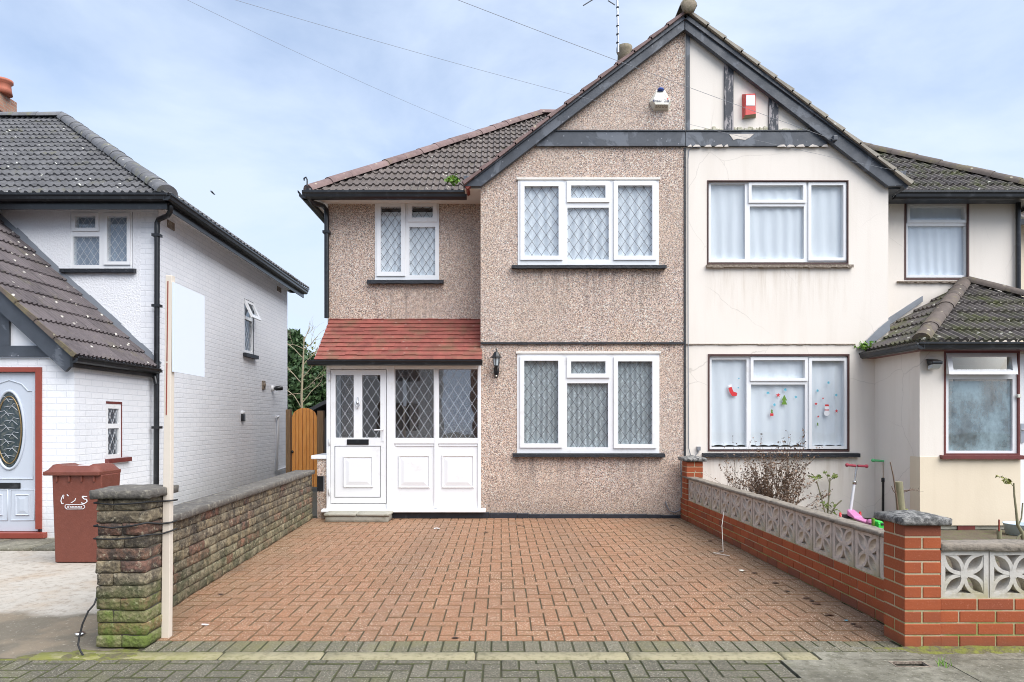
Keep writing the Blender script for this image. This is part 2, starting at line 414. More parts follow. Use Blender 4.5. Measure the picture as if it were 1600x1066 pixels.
M['blacksill'] = simple('black_painted_sill', (0.014,0.016,0.021), 0.5, 0.4, 14, 0.7, 45, col2=(0.16,0.16,0.17), thr=(0.62,0.72))
M['plinth'] = simple('black_bitumen_plinth', (0.018,0.022,0.030), 0.45, 0.35, 5, 0.3, 30, col2=(0.07,0.075,0.085), thr=(0.55,0.75))
M['upvc'] = simple('white_plastic_frame', (0.82,0.825,0.83), 0.28, 0.035, 3, col2=(0.70,0.69,0.66), thr=(0.58,0.80))
M['white'] = simple('white_gloss_paint', (0.78,0.785,0.80), 0.4, 0.05, 5)
M['soffit'] = simple('cream_soffit_board', (0.74,0.715,0.66), 0.6, 0.07, 3, col2=(0.5,0.47,0.42), thr=(0.6,0.85))
M['lead'] = simple('lead_strip_grey', (0.10,0.105,0.115), 0.45, 0.2, 10)
M['leadlight'] = simple('lead_strip_pale', (0.50,0.52,0.55), 0.4, 0.2, 3)
M['maroon'] = simple('maroon_paint', (0.15,0.035,0.030), 0.45, 0.25, 8, 0.1, 30)
M['rust'] = simple('red_brown_paint', (0.27,0.055,0.035), 0.45, 0.2, 8, 0.1, 30)
M['flash'] = simple('lead_flashing', (0.23,0.25,0.28), 0.42, 0.2, 5, 0.25, 14)
M['stonesill'] = simple('worn_brown_sill', (0.20,0.155,0.12), 0.75, 0.3, 16, 0.9, 50, col2=(0.42,0.36,0.28), thr=(0.5,0.66))
def glass(name, boost, tint=(0.86,0.92,0.94)):
    N = NT(name)
    t = N.n('ShaderNodeBsdfTransparent', {'Color': tint}); g = N.n('ShaderNodeBsdfGlossy', {'Color': (0.92,0.96,1.0), 'Roughness': 0.015, 'Normal': N.bump(N.noise(1.6, 2), 0.035, 0.05)})
    f = N.n('ShaderNodeLayerWeight', {'Blend': 0.5}).outputs['Facing']; k = N.math('ADD', N.math('MULTIPLY', N.math('POWER', f, 4.0), 0.9), boost, True)
    x = N.n('ShaderNodeMixShader', {0: k, 1: t.outputs[0], 2: g.outputs[0]}); N.t.links.new(x.outputs[0], N.out.inputs[0]); return N.m
M['glass'] = glass('window_glass', 0.07, (0.95,0.98,0.99))
M['glassd'] = glass('dark_porch_glass', 0.20, (0.62,0.65,0.67))
def net(name, col, alpha, lace=True, sc=26):
    N = NT(name)
    d = N.n('ShaderNodeBsdfDiffuse', {'Color': col}); tl = N.n('ShaderNodeBsdfTranslucent', {'Color': col}); tr = N.n('ShaderNodeBsdfTransparent')
    a = N.n('ShaderNodeMixShader', {0: 0.08, 1: d.outputs[0], 2: tl.outputs[0]})
    if lace:
        v = N.n('ShaderNodeTexVoronoi', {'Vector': N.obj, 'Scale': sc}).outputs['Distance']
        k = N.math('MULTIPLY', N.ramp(N.math('ADD', v, N.math('MULTIPLY', N.noise(sc*1.7, 2), 0.5)), [(0.35, 0.35), (0.65, 1.0)]), alpha)
    else: k = N.ramp(N.noise(3, 3, sc=(4,4,0.6)), [(0.3, alpha*0.55), (0.7, alpha)])
    x = N.n('ShaderNodeMixShader', {0: k, 1: a.outputs[0], 2: tr.outputs[0]}); N.t.links.new(x.outputs[0], N.out.inputs[0]); return N.m
M['net'] = net('lace_net_curtain', (0.90,0.93,0.97), 0.12)
M['netd'] = net('open_lace_curtain', (0.82,0.88,0.90), 0.45, True, 20)
M['sky_backing'] = net('sky_reflection_backing', (0.42,0.48,0.57), 0.30)  # blue-grey of reflected sky, painted into a sheet behind the panes
M['sheer'] = net('sheer_white_curtain', (0.90,0.92,0.95), 0.15, False)
M['blind'] = simple('pale_grey_blind', (0.72,0.75,0.80), 0.7, 0.12, 2)
M['room'] = simple('dim_room_wall', (0.16,0.155,0.15), 0.9, 0.25, 1.5)
M['roomlight'] = simple('hall_wall_paint', (0.44,0.42,0.39), 0.9, 0.1, 1.5)
def roof_tile(name, a, b, moss, lichen, mossamt=0.5):
    N = NT(name)
    c = N.mix(N.rnd(), a, b)
    c = N.mix(N.ramp(N.noise(9, 6, 0.7), [(0.35, 0.0), (0.75, 0.55)]), c, tuple(x*1.7 for x in b))
    c = N.mix(N.ramp(N.noise(3.2, 7, 0.7), [(0.60-0.12*mossamt, 0.0), (0.78-0.1*mossamt, 0.8)]), c, moss)
    dots = N.math('MULTIPLY', N.ramp(N.vor(7), [(0.10, 1.0), (0.16, 0.0)]), N.ramp(N.noise(1.7, 3), [(0.42, 0.0), (0.52, 1.0)]))
    c = N.mix(dots, c, lichen)
    return N.pr(c, 0.8, N.bump(N.noise(60, 4, 0.65), 0.35, 0.008))
M['tile_brown'] = roof_tile('brown_concrete_tile', (0.078,0.064,0.058), (0.130,0.108,0.096), (0.10,0.09,0.055), (0.50,0.48,0.42), 0.3)
M['tile_grey'] = roof_tile('grey_concrete_tile', (0.062,0.062,0.066), (0.115,0.114,0.118), (0.12,0.115,0.06), (0.55,0.55,0.50), 0.4)
M['tile_mossy'] = roof_tile('mossy_dark_tile', (0.050,0.043,0.040), (0.105,0.090,0.083), (0.085,0.095,0.022), (0.52,0.50,0.42), 1.1)
M['tile_purple'] = roof_tile('purple_brown_tile', (0.060,0.050,0.052), (0.105,0.088,0.090), (0.13,0.115,0.07), (0.60,0.57,0.50), 0.3)
M['ridge_red'] = roof_tile('red_brown_ridge_tile', (0.13,0.085,0.078), (0.20,0.135,0.125), (0.22,0.16,0.09), (0.45,0.38,0.28), 0.2)
M['ridge_grey'] = roof_tile('grey_ridge_tile', (0.085,0.085,0.09), (0.15,0.15,0.155), (0.20,0.19,0.07), (0.55,0.52,0.42), 0.5)
M['ridge_moss'] = roof_tile('mossy_ridge_tile', (0.062,0.049,0.042), (0.115,0.090,0.075), (0.20,0.17,0.07), (0.40,0.36,0.26), 0.9)
M['tile_verge'] = roof_tile('lichened_verge_tile', (0.20,0.18,0.15), (0.32,0.29,0.24), (0.26,0.22,0.12), (0.55,0.52,0.45), 0.6)
M['tile_red'] = roof_tile('red_plain_tile', (0.165,0.046,0.036), (0.245,0.070,0.052), (0.155,0.090,0.050), (0.27,0.14,0.11), 1.1)
def stone_block():
    N = NT('rough_walling_block')
    c = N.ramp(N.rnd(), [(0.0, (0.22,0.175,0.105)), (0.2, (0.33,0.26,0.155)), (0.4, (0.17,0.14,0.10)), (0.6, (0.36,0.30,0.19)), (0.78, (0.26,0.215,0.145)), (0.90, (0.26,0.125,0.08)), (1.0, (0.21,0.105,0.075))])
    c = N.mix(N.ramp(N.noise(9, 8, 0.75), [(0.38, 0.0), (0.58, 0.92)]), c, (0.052,0.042,0.034))
    c = N.mix(N.ramp(N.noise(24, 6, 0.75), [(0.55, 0.0), (0.64, 0.85)]), c, (0.40,0.345,0.245))
    mos = N.math('MULTIPLY', N.ramp(N.math('ADD', N.wz(), N.math('MULTIPLY', N.noise(5, 5), 0.35)), [(0.30, 1.0), (0.62, 0.0)]), N.ramp(N.noise(9, 6, 0.7), [(0.30, 0.25), (0.6, 1.0)]))
    px = N.n('ShaderNodeSeparateXYZ', {'Vector': N.wpos()}).outputs['Y']
    mos = N.math('MULTIPLY', mos, N.ramp(px, [(0.0, 1.0), (1.0, 1.0)]))
    near = N.n('ShaderNodeMapRange', {0: px, 1: 4.15, 2: 4.6, 3: 0.88, 4: 0.18}).outputs[0]
    c = N.mix(N.math('MULTIPLY', mos, near), c, (0.135,0.185,0.032))
    h = N.math('ADD', N.noise(22, 8, 0.7), N.math('MULTIPLY', N.vor(40), 0.5))
    return N.pr(c, 0.9, N.bump(h, 0.8, 0.02))
M['block'] = stone_block()
M['mortar_dark'] = simple('dark_sunken_mortar', (0.085,0.075,0.060), 0.95, 0.3, 14, 0.5, 60, col2=(0.09,0.11,0.035), thr=(0.55,0.75))
M['coping'] = simple('grey_coping_concrete', (0.115,0.105,0.092), 0.92, 0.35, 9, 0.8, 50, col2=(0.30,0.275,0.22), thr=(0.52,0.72))
M['coping2'] = simple('lichened_coping_concrete', (0.24,0.205,0.165), 0.92, 0.3, 9, 0.8, 50, col2=(0.12,0.105,0.085), thr=(0.50,0.68))
def cap_stone():
    N = NT('speckled_pier_cap')
    c = N.mix(N.ramp(N.noise(28, 6, 0.7), [(0.42, 0.0), (0.60, 1.0)]), (0.062,0.062,0.062), (0.34,0.33,0.31))
    c = N.mix(N.ramp(N.noise(4, 4), [(0.45, 0.0), (0.7, 0.6)]), c, (0.11,0.105,0.09))
    return N.pr(c, 0.9, N.bump(N.noise(60, 5, 0.7), 0.9, 0.012))
M['cap'] = cap_stone()
def red_brick():
    N = NT('orange_red_brick')
    c = N.ramp(N.rnd(), [(0.0, (0.28,0.060,0.016)), (0.5, (0.37,0.082,0.022)), (0.85, (0.32,0.070,0.019)), (1.0, (0.22,0.056,0.024))])
    c = N.mix(N.ramp(N.noise(7, 6, 0.65), [(0.4, 0.0), (0.8, 0.35)]), c, (0.22,0.052,0.027))
    c = N.mix(N.ramp(N.noise(90, 2), [(0.62, 0.0), (0.7, 0.35)]), c, (0.48,0.17,0.10))
    low = N.math('MULTIPLY', N.ramp(N.wz(), [(0.0, 0.8), (0.11, 0.0)]), N.noise(11, 5, 0.7))
    c = N.mix(low, c, (0.075,0.060,0.042))
    return N.pr(c, 0.75, N.bump(N.noise(70, 4, 0.6), 0.3, 0.006))
M['rbrick'] = red_brick()
def pale_mortar():
    N = NT('pale_mortar')
    c = N.mix(N.noise(10, 5), (0.42,0.335,0.22), (0.55,0.46,0.32))
    k = N.math('MULTIPLY', N.ramp(N.wz(), [(0.0, 1.0), (0.5, 0.1)]), N.ramp(N.noise(5, 5, 0.65), [(0.38, 0.0), (0.58, 1.0)]))
    c = N.mix(k, c, (0.24,0.27,0.06))
    return N.pr(c, 0.95, N.bump(N.noise(80, 3), 0.5, 0.006))
M['mortar'] = pale_mortar()
def breeze_mat():
    N = NT('weathered_screen_block')
    c = N.mix(N.noise(8, 6, 0.65), (0.50,0.43,0.365), (0.66,0.585,0.51))
    c = N.mix(N.ramp(N.noise(20, 5, 0.7), [(0.5, 0.0), (0.72, 0.55)]), c, (0.19,0.165,0.14))
    k = N.math('MULTIPLY', N.ramp(N.wz(), [(0.27, 1.0), (0.46, 0.0)]), N.ramp(N.noise(6, 5), [(0.45, 0.0), (0.62, 0.7)]))
    c = N.mix(k, c, (0.27,0.245,0.09))
    return N.pr(c, 0.9, N.bump(N.noise(60, 5, 0.65), 0.4, 0.008))
M['breeze'] = breeze_mat()
def breeze_front():
    N = NT('pale_screen_block')
    c = N.mix(N.noise(8, 6, 0.65), (0.48,0.45,0.40), (0.62,0.60,0.56))
    c = N.mix(N.ramp(N.noise(16, 5, 0.7), [(0.52, 0.0), (0.72, 0.5)]), c, (0.27,0.245,0.21))
    k = N.math('MULTIPLY', N.ramp(N.wz(), [(0.28, 1.0), (0.46, 0.0)]), N.ramp(N.noise(6, 5), [(0.38, 0.0), (0.58, 0.8)]))
    c = N.mix(k, c, (0.32,0.27,0.10))
    return N.pr(c, 0.9, N.bump(N.noise(60, 5, 0.65), 0.4, 0.008))
M['breezef'] = breeze_front()
def paver(name, stops, speck, dirt, moss, mossx=0.0, sp=0.75):
    N = NT(name)
    c = N.ramp(N.rnd(), stops)
    c = N.mix(N.ramp(N.noise(2.2, 5, 0.6), [(0.35, 0.0), (0.75, 0.45)]), c, dirt)
    c = N.mix(N.ramp(N.noise(75, 5, 0.8), [(0.46, 0.0), (0.60, 0.85)]), c, tuple(x*0.42 for x in dirt))
    c = N.mix(N.ramp(N.noise(110, 3, 0.8), [(0.56, 0.0), (0.64, 0.55)]), c, tuple(min(.8, x*.85) for x in speck))
    if not moss:
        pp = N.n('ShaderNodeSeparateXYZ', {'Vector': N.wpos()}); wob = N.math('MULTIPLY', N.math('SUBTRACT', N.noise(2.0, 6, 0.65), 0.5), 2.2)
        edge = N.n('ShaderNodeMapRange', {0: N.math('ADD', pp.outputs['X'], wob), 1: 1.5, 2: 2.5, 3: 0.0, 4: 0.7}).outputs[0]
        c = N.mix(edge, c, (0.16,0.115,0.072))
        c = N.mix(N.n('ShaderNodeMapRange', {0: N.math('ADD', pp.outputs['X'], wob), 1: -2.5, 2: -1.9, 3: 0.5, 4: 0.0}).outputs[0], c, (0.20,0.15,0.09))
        for xc in (-0.85, 0.75):
            tm = N.math('ABSOLUTE', N.math('SUBTRACT', N.math('ADD', pp.outputs['X'], N.math('MULTIPLY', N.math('SUBTRACT', N.noise(0.9, 4), 0.5), 0.7)), xc))
            c = N.mix(N.n('ShaderNodeMapRange', {0: tm, 1: 0.06, 2: 0.30, 3: 0.26, 4: 0.0}).outputs[0], c, (0.17,0.115,0.080))
        c = N.mix(N.math('MULTIPLY', N.ramp(N.vor(0.7), [(0.10, 0.55), (0.17, 0.0)]), N.noise(6, 5)), c, (0.06,0.05,0.042))
        c = N.mix(N.ramp(N.noise(1.1, 5, 0.6, sc=(1.0,0.45,1)), [(0.54, 0.0), (0.66, 0.35)]), c, (0.20,0.12,0.075))
    s1 = N.math('MULTIPLY', N.ramp(N.vor(78), [(0.18, 1.0), (0.30, 0.0)]), N.ramp(N.noise(1.3, 4, 0.6), [(0.32, 0.30), (0.58, 1.0)]))
    s1 = N.math('MULTIPLY', s1, N.ramp(N.noise(50, 3), [(0.42, 0.0), (0.50, sp)]))
    c = N.mix(s1, c, speck)
    if moss: 
        p = N.n('ShaderNodeSeparateXYZ', {'Vector': N.wpos()})
        k = N.ramp(N.noise(1.6, 6, 0.65), [(0.55-mossx, 0.0), (0.74-mossx, 0.75)])
        c = N.mix(k, c, moss)
    return N.pr(c, 0.82, N.bump(N.noise(95, 4, 0.7), 0.5, 0.006))
M['paver_red'] = paver('red_block_paving', [(0.0,(0.265,0.113,0.052)),(0.35,(0.335,0.144,0.068)),(0.65,(0.305,0.139,0.070)),(0.85,(0.365,0.170,0.088)),(1.0,(0.265,0.128,0.072))], (0.80,0.67,0.52), (0.29,0.175,0.088), None, 0, 0.95)
M['paver_grey'] = paver('grey_block_paving', [(0.0,(0.090,0.080,0.055)),(0.5,(0.135,0.120,0.085)),(1.0,(0.170,0.150,0.110))], (0.46,0.43,0.34), (0.10,0.092,0.062), (0.13,0.13,0.045), 0.03, 0.8)
M['paver_dirt'] = simple('dirty_paver_edge', (0.20,0.100,0.053), 0.95, 0.35, 20, 0.3, 60, col2=(0.155,0.095,0.046), thr=(0.4,0.6))
M['paver_dirt_grey'] = simple('mossy_paver_edge', (0.062,0.060,0.036), 0.95, 0.35, 20, 0.3, 60, col2=(0.070,0.085,0.022), thr=(0.45,0.6))
M['paver_edge'] = paver('grey_edging_block', [(0.0,(0.125,0.110,0.070)),(0.5,(0.175,0.155,0.105)),(1.0,(0.21,0.185,0.13))], (0.55,0.50,0.40), (0.12,0.115,0.07), (0.17,0.155,0.06), 0.06, 0.75)
M['paver_bed'] = simple('mossy_joint_sand', (0.038,0.040,0.018), 0.95, 0.4, 8, 0.5, 50, col2=(0.062,0.048,0.026), thr=(0.45,0.62))
def edging():
    N = NT('concrete_edging')
    c = N.mix(N.noise(6, 6), (0.27,0.235,0.145), (0.37,0.33,0.22))
    c = N.mix(N.ramp(N.noise(22, 6, 0.75), [(0.48, 0.0), (0.62, 0.6)]), c, (0.13,0.115,0.065))
    p = N.n('ShaderNodeSeparateXYZ', {'Vector': N.wpos()}).outputs['X']
    k = N.math('MULTIPLY', N.n('ShaderNodeMapRange', {0: p, 1: -2.5, 2: -1.4, 3: 1.0, 4: 0.12}).outputs[0], N.ramp(N.noise(5, 6, 0.7), [(0.32, 0.0), (0.55, 1.0)]))
    c = N.mix(k, c, (0.20,0.20,0.045))
    return N.pr(c, 0.9, N.bump(N.noise(50, 5, 0.65), 0.6, 0.008))
M['edging'] = edging()
def slab_mat():
    N = NT('old_concrete_slab')
    c = N.mix(N.noise(4, 6, 0.65), (0.19,0.178,0.135), (0.33,0.31,0.245))
    c = N.mix(N.ramp(N.noise(11, 7, 0.75), [(0.46, 0.0), (0.6, 0.7)]), c, (0.10,0.095,0.06))
    c = N.mix(N.ramp(N.noise(1.6, 6, 0.65), [(0.38, 0.0), (0.60, 0.85)]), c, (0.10,0.092,0.066))
    c = N.mix(N.ramp(N.noise(38, 5, 0.75), [(0.56, 0.0), (0.66, 0.6)]), c, (0.40,0.37,0.30))
    c = N.mix(N.ramp(N.noise(26, 5, 0.75), [(0.54, 0.0), (0.66, 0.7)]), c, (0.065,0.06,0.045))
    k = N.ramp(N.noise(2.3, 6, 0.65), [(0.58, 0.0), (0.74, 0.7)])
    c = N.mix(k, c, (0.15,0.165,0.055))
    return N.pr(c, 0.88, N.bump(N.noise(70, 5, 0.7), 0.6, 0.008))
M['slab'] = slab_mat()
def forecourt():
    N = NT('stained_concrete_forecourt')
    c = N.mix(N.noise(2.2, 7, 0.65, sc=(0.6,1.6,1)), (0.34,0.305,0.255), (0.54,0.50,0.435))
    c = N.mix(N.ramp(N.noise(1.8, 6, 0.65), [(0.50, 0.0), (0.72, 0.55)]), c, (0.36,0.25,0.15))
    y = N.n('ShaderNodeSeparateXYZ', {'Vector': N.wpos()}).outputs['Y']
    k = N.math('ADD', y, N.math('MULTIPLY', N.math('SUBTRACT', N.noise(1.5, 6, 0.6), 0.5), 0.9))
    wet = N.n('ShaderNodeMapRange', {0: k, 1: 4.70, 2: 4.86, 3: 1.0, 4: 0.0}).outputs[0]
    damp = N.mix(N.noise(9, 6, 0.7), (0.105,0.085,0.060), (0.21,0.185,0.135))
    damp = N.mix(N.ramp(N.noise(2.6, 5), [(0.5, 0.0), (0.6, 0.8)]), damp, (0.24,0.19,0.13))
    c = N.mix(wet, c, damp)
    c = N.mix(N.ramp(N.noise(14, 7, 0.75), [(0.50, 0.0), (0.64, 0.6)]), c, (0.19,0.155,0.115))
    c = N.mix(N.ramp(N.noise(30, 5, 0.75), [(0.60, 0.0), (0.68, 0.6)]), c, (0.62,0.57,0.49))
    return N.pr(c, 0.85, N.bump(N.noise(45, 6, 0.7), 0.5, 0.01))
M['fore'] = forecourt()
M['soil'] = simple('garden_soil', (0.11,0.085,0.055), 0.95, 0.4, 5, 1.0, 30, col2=(0.11,0.125,0.045), thr=(0.5,0.68))
M['ground'] = simple('rough_ground', (0.10,0.095,0.075), 0.95, 0.3, 0.5)
M['asphalt'] = simple('asphalt', (0.055,0.055,0.056), 0.9, 0.3, 2, 0.5, 90)
M['moss'] = simple('yellow_green_moss', (0.165,0.175,0.030), 0.95, 0.5, 9, 1.0, 60, col2=(0.115,0.10,0.055), thr=(0.42,0.60))
M['binbrown'] = simple('brown_bin_plastic', (0.165,0.048,0.030), 0.5, 0.18, 12, 0.25, 90, col2=(0.20,0.065,0.045), thr=(0.5,0.8))
M['rubber'] = simple('black_rubber', (0.014,0.014,0.015), 0.7, 0.2, 10)
M['timber'] = simple('pale_planed_timber', (0.70,0.625,0.53), 0.6, 0.10, 3, 0.1, 30)
M['signboard'] = simple('blank_pale_board', (0.74,0.81,0.89), 0.45, 0.015, 1)
M['gate'] = None
def wood(name, a, b, sc=(9,9,0.7)):
    N = NT(name); f = N.noise(4, 6, 0.6, sc=sc)
    return N.pr(N.mix(N.ramp(f, [(0.3, 0.0), (0.7, 1.0)]), a, b), 0.6, N.bump(f, 0.2, 0.01))
M['gate'] = wood('orange_stained_wood', (0.66,0.235,0.040), (0.80,0.37,0.095))
M['post'] = wood('brown_fence_post', (0.16,0.095,0.045), (0.26,0.16,0.08))
M['bark'] = wood('green_grey_bark', (0.17,0.155,0.085), (0.30,0.28,0.17), (6,6,2))
M['twig'] = wood('brown_twig', (0.10,0.060,0.038), (0.19,0.125,0.080), (8,8,3))
M['palebark'] = wood('pale_bark', (0.27,0.22,0.14), (0.42,0.36,0.24), (6,6,2))
M['felt'] = simple('dark_roof_felt', (0.045,0.047,0.052), 0.9, 0.2, 6)
def leaf(name, a, b, rough=0.55):
    N = NT(name); c = N.mix(N.rnd(), a, b)
    return N.pr(c, rough, None, 0.0, 0.4)
M['leafdark'] = leaf('dark_evergreen_leaf', (0.020,0.050,0.016), (0.080,0.140,0.050))
M['leafgreen'] = leaf('fresh_green_leaf', (0.07,0.17,0.020), (0.19,0.34,0.045))
M['leafolive'] = leaf('olive_leaf', (0.14,0.15,0.035), (0.27,0.27,0.07))
M['leafpale'] = leaf('pale_green_leaf', (0.16,0.22,0.05), (0.34,0.40,0.11))
M['leafdry'] = leaf('dry_brown_leaf', (0.060,0.034,0.022), (0.26,0.165,0.105))
M['leafdead'] = leaf('dead_leaf', (0.035,0.022,0.016), (0.13,0.065,0.035))
M['steel'] = simple('galvanised_steel', (0.52,0.53,0.55), 0.35, 0.1, 9, metal=0.9)
M['chrome'] = simple('scooter_chrome', (0.62,0.60,0.58), 0.22, 0.1, 9, metal=1.0)
M['pink'] = simple('pink_plastic', (0.70,0.26,0.50), 0.4, 0.08, 9)
M['redpl'] = simple('red_plastic', (0.62,0.035,0.040), 0.35, 0.1, 9)
M['redgrip'] = simple('dark_red_grip', (0.36,0.045,0.070), 0.5, 0.15, 9)
M['green'] = simple('bright_green_plastic', (0.06,0.62,0.09), 0.35, 0.1, 9)
M['greengrip'] = simple('mint_green_grip', (0.13,0.55,0.22), 0.45, 0.12, 9)
M['offwhite'] = simple('aged_white_plastic', (0.74,0.72,0.63), 0.4, 0.05, 9)
M['grille'] = simple('yellowed_grille', (0.35,0.31,0.20), 0.6, 0.2, 20)
M['blue'] = simple('blue_plastic', (0.03,0.08,0.35), 0.3, 0.1, 5)
M['alarmred'] = simple('alarm_red_plastic', (0.62,0.055,0.045), 0.35, 0.06, 9)
M['paper'] = simple('white_label', (0.80,0.81,0.83), 0.6, 0.05, 30)
M['ink'] = simple('navy_ink', (0.03,0.04,0.12), 0.6, 0.05, 9)
M['frosted'] = simple('frosted_lantern_glass', (0.55,0.60,0.62), 0.25, 0.08, 12)
M['greydoor'] = simple('pale_blue_grey_door', (0.52,0.565,0.63), 0.38, 0.05, 4)
M['darkglass'] = simple('leaded_oval_glass', (0.035,0.05,0.055), 0.12, 0.5, 9, col2=(0.10,0.11,0.10), thr=(0.5,0.6))
M['brass'] = simple('aged_brass', (0.30,0.21,0.10), 0.4, 0.2, 10, metal=0.7)
M['concrete'] = simple('pale_concrete', (0.34,0.325,0.27), 0.9, 0.25, 7, 0.5, 60, col2=(0.17,0.165,0.11), thr=(0.55,0.75))
M['wire'] = simple('grey_cable', (0.22,0.23,0.25), 0.6, 0.1, 9)
M['blue_tub'] = simple('pale_blue_tub', (0.52,0.62,0.68), 0.45, 0.1, 9)
M['snow_blue'] = simple('turquoise_sticker', (0.10,0.42,0.55), 0.5, 0.05, 9)
M['carpaint'] = simple('white_car_paint', (0.70,0.71,0.72), 0.2, 0.03, 2)
def chim():
    N = NT('chimney_brick')
    b = N.n('ShaderNodeTexBrick', {'Vector': N.uv, 'Color1': (0.44,0.20,0.125), 'Color2': (0.30,0.145,0.10), 'Mortar': (0.33,0.27,0.21), 'Scale': 1.0, 'Mortar Size': 0.009, 'Brick Width': 0.225, 'Row Height': 0.075})
    c = N.mix(N.ramp(N.noise(5, 5), [(0.45, 0.0), (0.7, 0.6)]), b.outputs['Color'], (0.48,0.32,0.22))
    return N.pr(c, 0.85, N.bump(b.outputs['Fac'], 0.5, -0.01))
M['chimney'] = chim()
M['terracotta'] = simple('terracotta_pot', (0.42,0.13,0.075), 0.7, 0.2, 9)
M['potgrey'] = simple('weathered_pot', (0.23,0.19,0.135), 0.85, 0.35, 12, 0.5, 30, col2=(0.12,0.12,0.06), thr=(0.5,0.65))
M['parge'] = simple('flaking_cream_render', (0.58,0.55,0.42), 0.9, 0.3, 14, 1.0, 35, col2=(0.30,0.27,0.16), thr=(0.5,0.66))
M['chip'] = simple('flaked_pale_paint', (0.66,0.60,0.54), 0.85, 0.15, 14, 0.5, 40)

def mist():
    N = NT('misted_glass_film')
    d = N.n('ShaderNodeBsdfDiffuse', {'Color': (0.42,0.53,0.57)}); t = N.n('ShaderNodeBsdfTransparent')
    k = N.ramp(N.noise(2.2, 8, 0.72, sc=(1.2,1.2,0.8)), [(0.38, 0.1), (0.62, 0.8)])
    x = N.n('ShaderNodeMixShader', {0: k, 1: t.outputs[0], 2: d.outputs[0]}); N.t.links.new(x.outputs[0], N.out.inputs[0]); return N.m
M['mist'] = mist()
M['brownframe'] = simple('dark_brown_frame', (0.075,0.030,0.026), 0.5, 0.25, 8)
# ---------------------------------------------------------------- windows
FY, RY, PRY, WY, WPY = 9.36, 9.98, 8.36, 9.37, 7.67     # bay front, recessed wall, right porch front, white house front, white porch front
def rect(x0, x1, y0, y1, Y): return (PX(x0,Y), PX(x1,Y), PZ(y1,Y), PZ(y0,Y))
def curtain_mesh(x0, x1, z0, z1, y, fold=0.11, amp=0.018, hem=0.0, irr=0.35):
    mb = MB(); n = int((x1-x0)/0.012)+2; rows = 8; ph = random.uniform(0, 9)
    for k in range(rows):
        A = []; B = []
        for half, arr in ((k, A), (k+1, B)):
            t = half/rows
            for i in range(n+1):
                x = x0 + (x1-x0)*i/n
                q = x/fold*2*math.pi + ph + irr*4*noise.noise(Vector((x*2.2, t*1.2, ph)))
                yy = y + amp*math.sin(q)*(0.6+0.4*t) + amp*0.7*noise.noise(Vector((x*5, t*2.0, ph)))
                z = z1 + (z0-z1)*t
                if half == rows: z += hem*abs(math.sin(x/0.16*math.pi))
                arr.append((x, yy, z))
        mb.strip(A, B, random.random(), 0, True)
    return mb
def window(parent, Y, outer, panes, name='window', leadm=None, curt=None, sill=None, sillm=None, proud=0.012, depth=0.06, lead=(0.007,0.125,0.205), glassm='glass', framem='upvc', casw=6.5, curt_rect=None, label=None, fold=0.11, amp=0.018, hem=0.0, cy=0.10, caslip=0.022):
    x0, x1, z0, z1 = rect(*outer, Y)
    H = [rect(*p[:4], Y) for p in panes]
    mb = gridwall(MB(), x0, x1, z0, z1, Y-proud, Y+depth, H)
    fr = mb.build(name, M[framem], parent, bev=0.004)
    if label: fr['label'] = label
    s_ = Y/F
    for p, h in zip(panes, H):
        if p[4]:
            c = casw*s_
            cm = gridwall(MB(), h[0]-c, h[1]+c, h[2]-c, h[3]+c, Y-proud-caslip, Y-proud-0.001, [h])
            cm.build('casement', M[framem], fr, bev=0.006)
    gl = MB()
    for h in H: gl.quad((h[0]-.004,Y+.012,h[2]-.004),(h[1]+.004,Y+.012,h[2]-.004),(h[1]+.004,Y+.012,h[3]+.004),(h[0]-.004,Y+.012,h[3]+.004))
    gl.build('pane', M[glassm], fr)
    if leadm:
        lm = MB()
        for h in H: lattice(lm, h[0], h[1], h[2], h[3], Y+0.006, wd=lead[0], W=lead[1], H=lead[2])
        lm.build('leadwork', M[leadm], fr)
    if curt:
        c = rect(*curt_rect, Y) if curt_rect else (x0+.03, x1-.03, z0+.03, z1-.03)
        curtain_mesh(c[0], c[1], c[2], c[3], Y+cy, fold, amp, hem).build('curtain', M[curt], fr)
    if sill:
        a = rect(*sill, Y)
        sm = MB(); n = max(6, int((a[1]-a[0])/0.07)); 
        for i in range(n):                                  # a slightly ragged cast sill with a drip edge
            xa, xb = a[0]+(a[1]-a[0])*i/n, a[0]+(a[1]-a[0])*(i+1)/n
            j = random.uniform(-0.005, 0.004)
            f = Y-0.085+random.uniform(-0.003,0.003)
            pts = [(xa,Y+.02,a[3]+.004),(xa,f,a[3]-.012),(xa,f,a[2]+j),(xa,Y+.02,a[2]+.002)]
            sm.prism(pts, (xb-xa,0,0), random.random())
        sm.build('sill', M[sillm or 'blacksill'], fr)
    return fr
def pipe_clip(mb, x, y, z, r): mb.box(x-r*1.5, x+r*1.5, y-r*1.25, y+r*1.5, z-0.018, z+0.018)

def gutter(mb, a, b, out_, h=0.11, wd=0.115):
    """ogee-ish gutter trough from a to b (top back edge line), out_ = outward horizontal unit vector"""
    a = Vector(a); b = Vector(b); o = Vector(out_); z = Vector((0,0,1))
    pr = [o*0 , o*0 - z*h, o*wd*0.55 - z*h, o*wd*0.8 - z*h*0.8, o*wd*0.86 - z*h*0.45, o*wd - z*h*0.25, o*wd, o*(wd-.008), o*(wd-.008) - z*h*.3, o*.01 - z*h*.85]
    n = len(pr)
    mb.add([a+p for p in pr]+[b+p for p in pr], [(i, (i+1)%n, n+(i+1)%n, n+i) for i in range(n)]+[tuple(range(n-1,-1,-1)), tuple(range(n, 2*n))])
    return mb

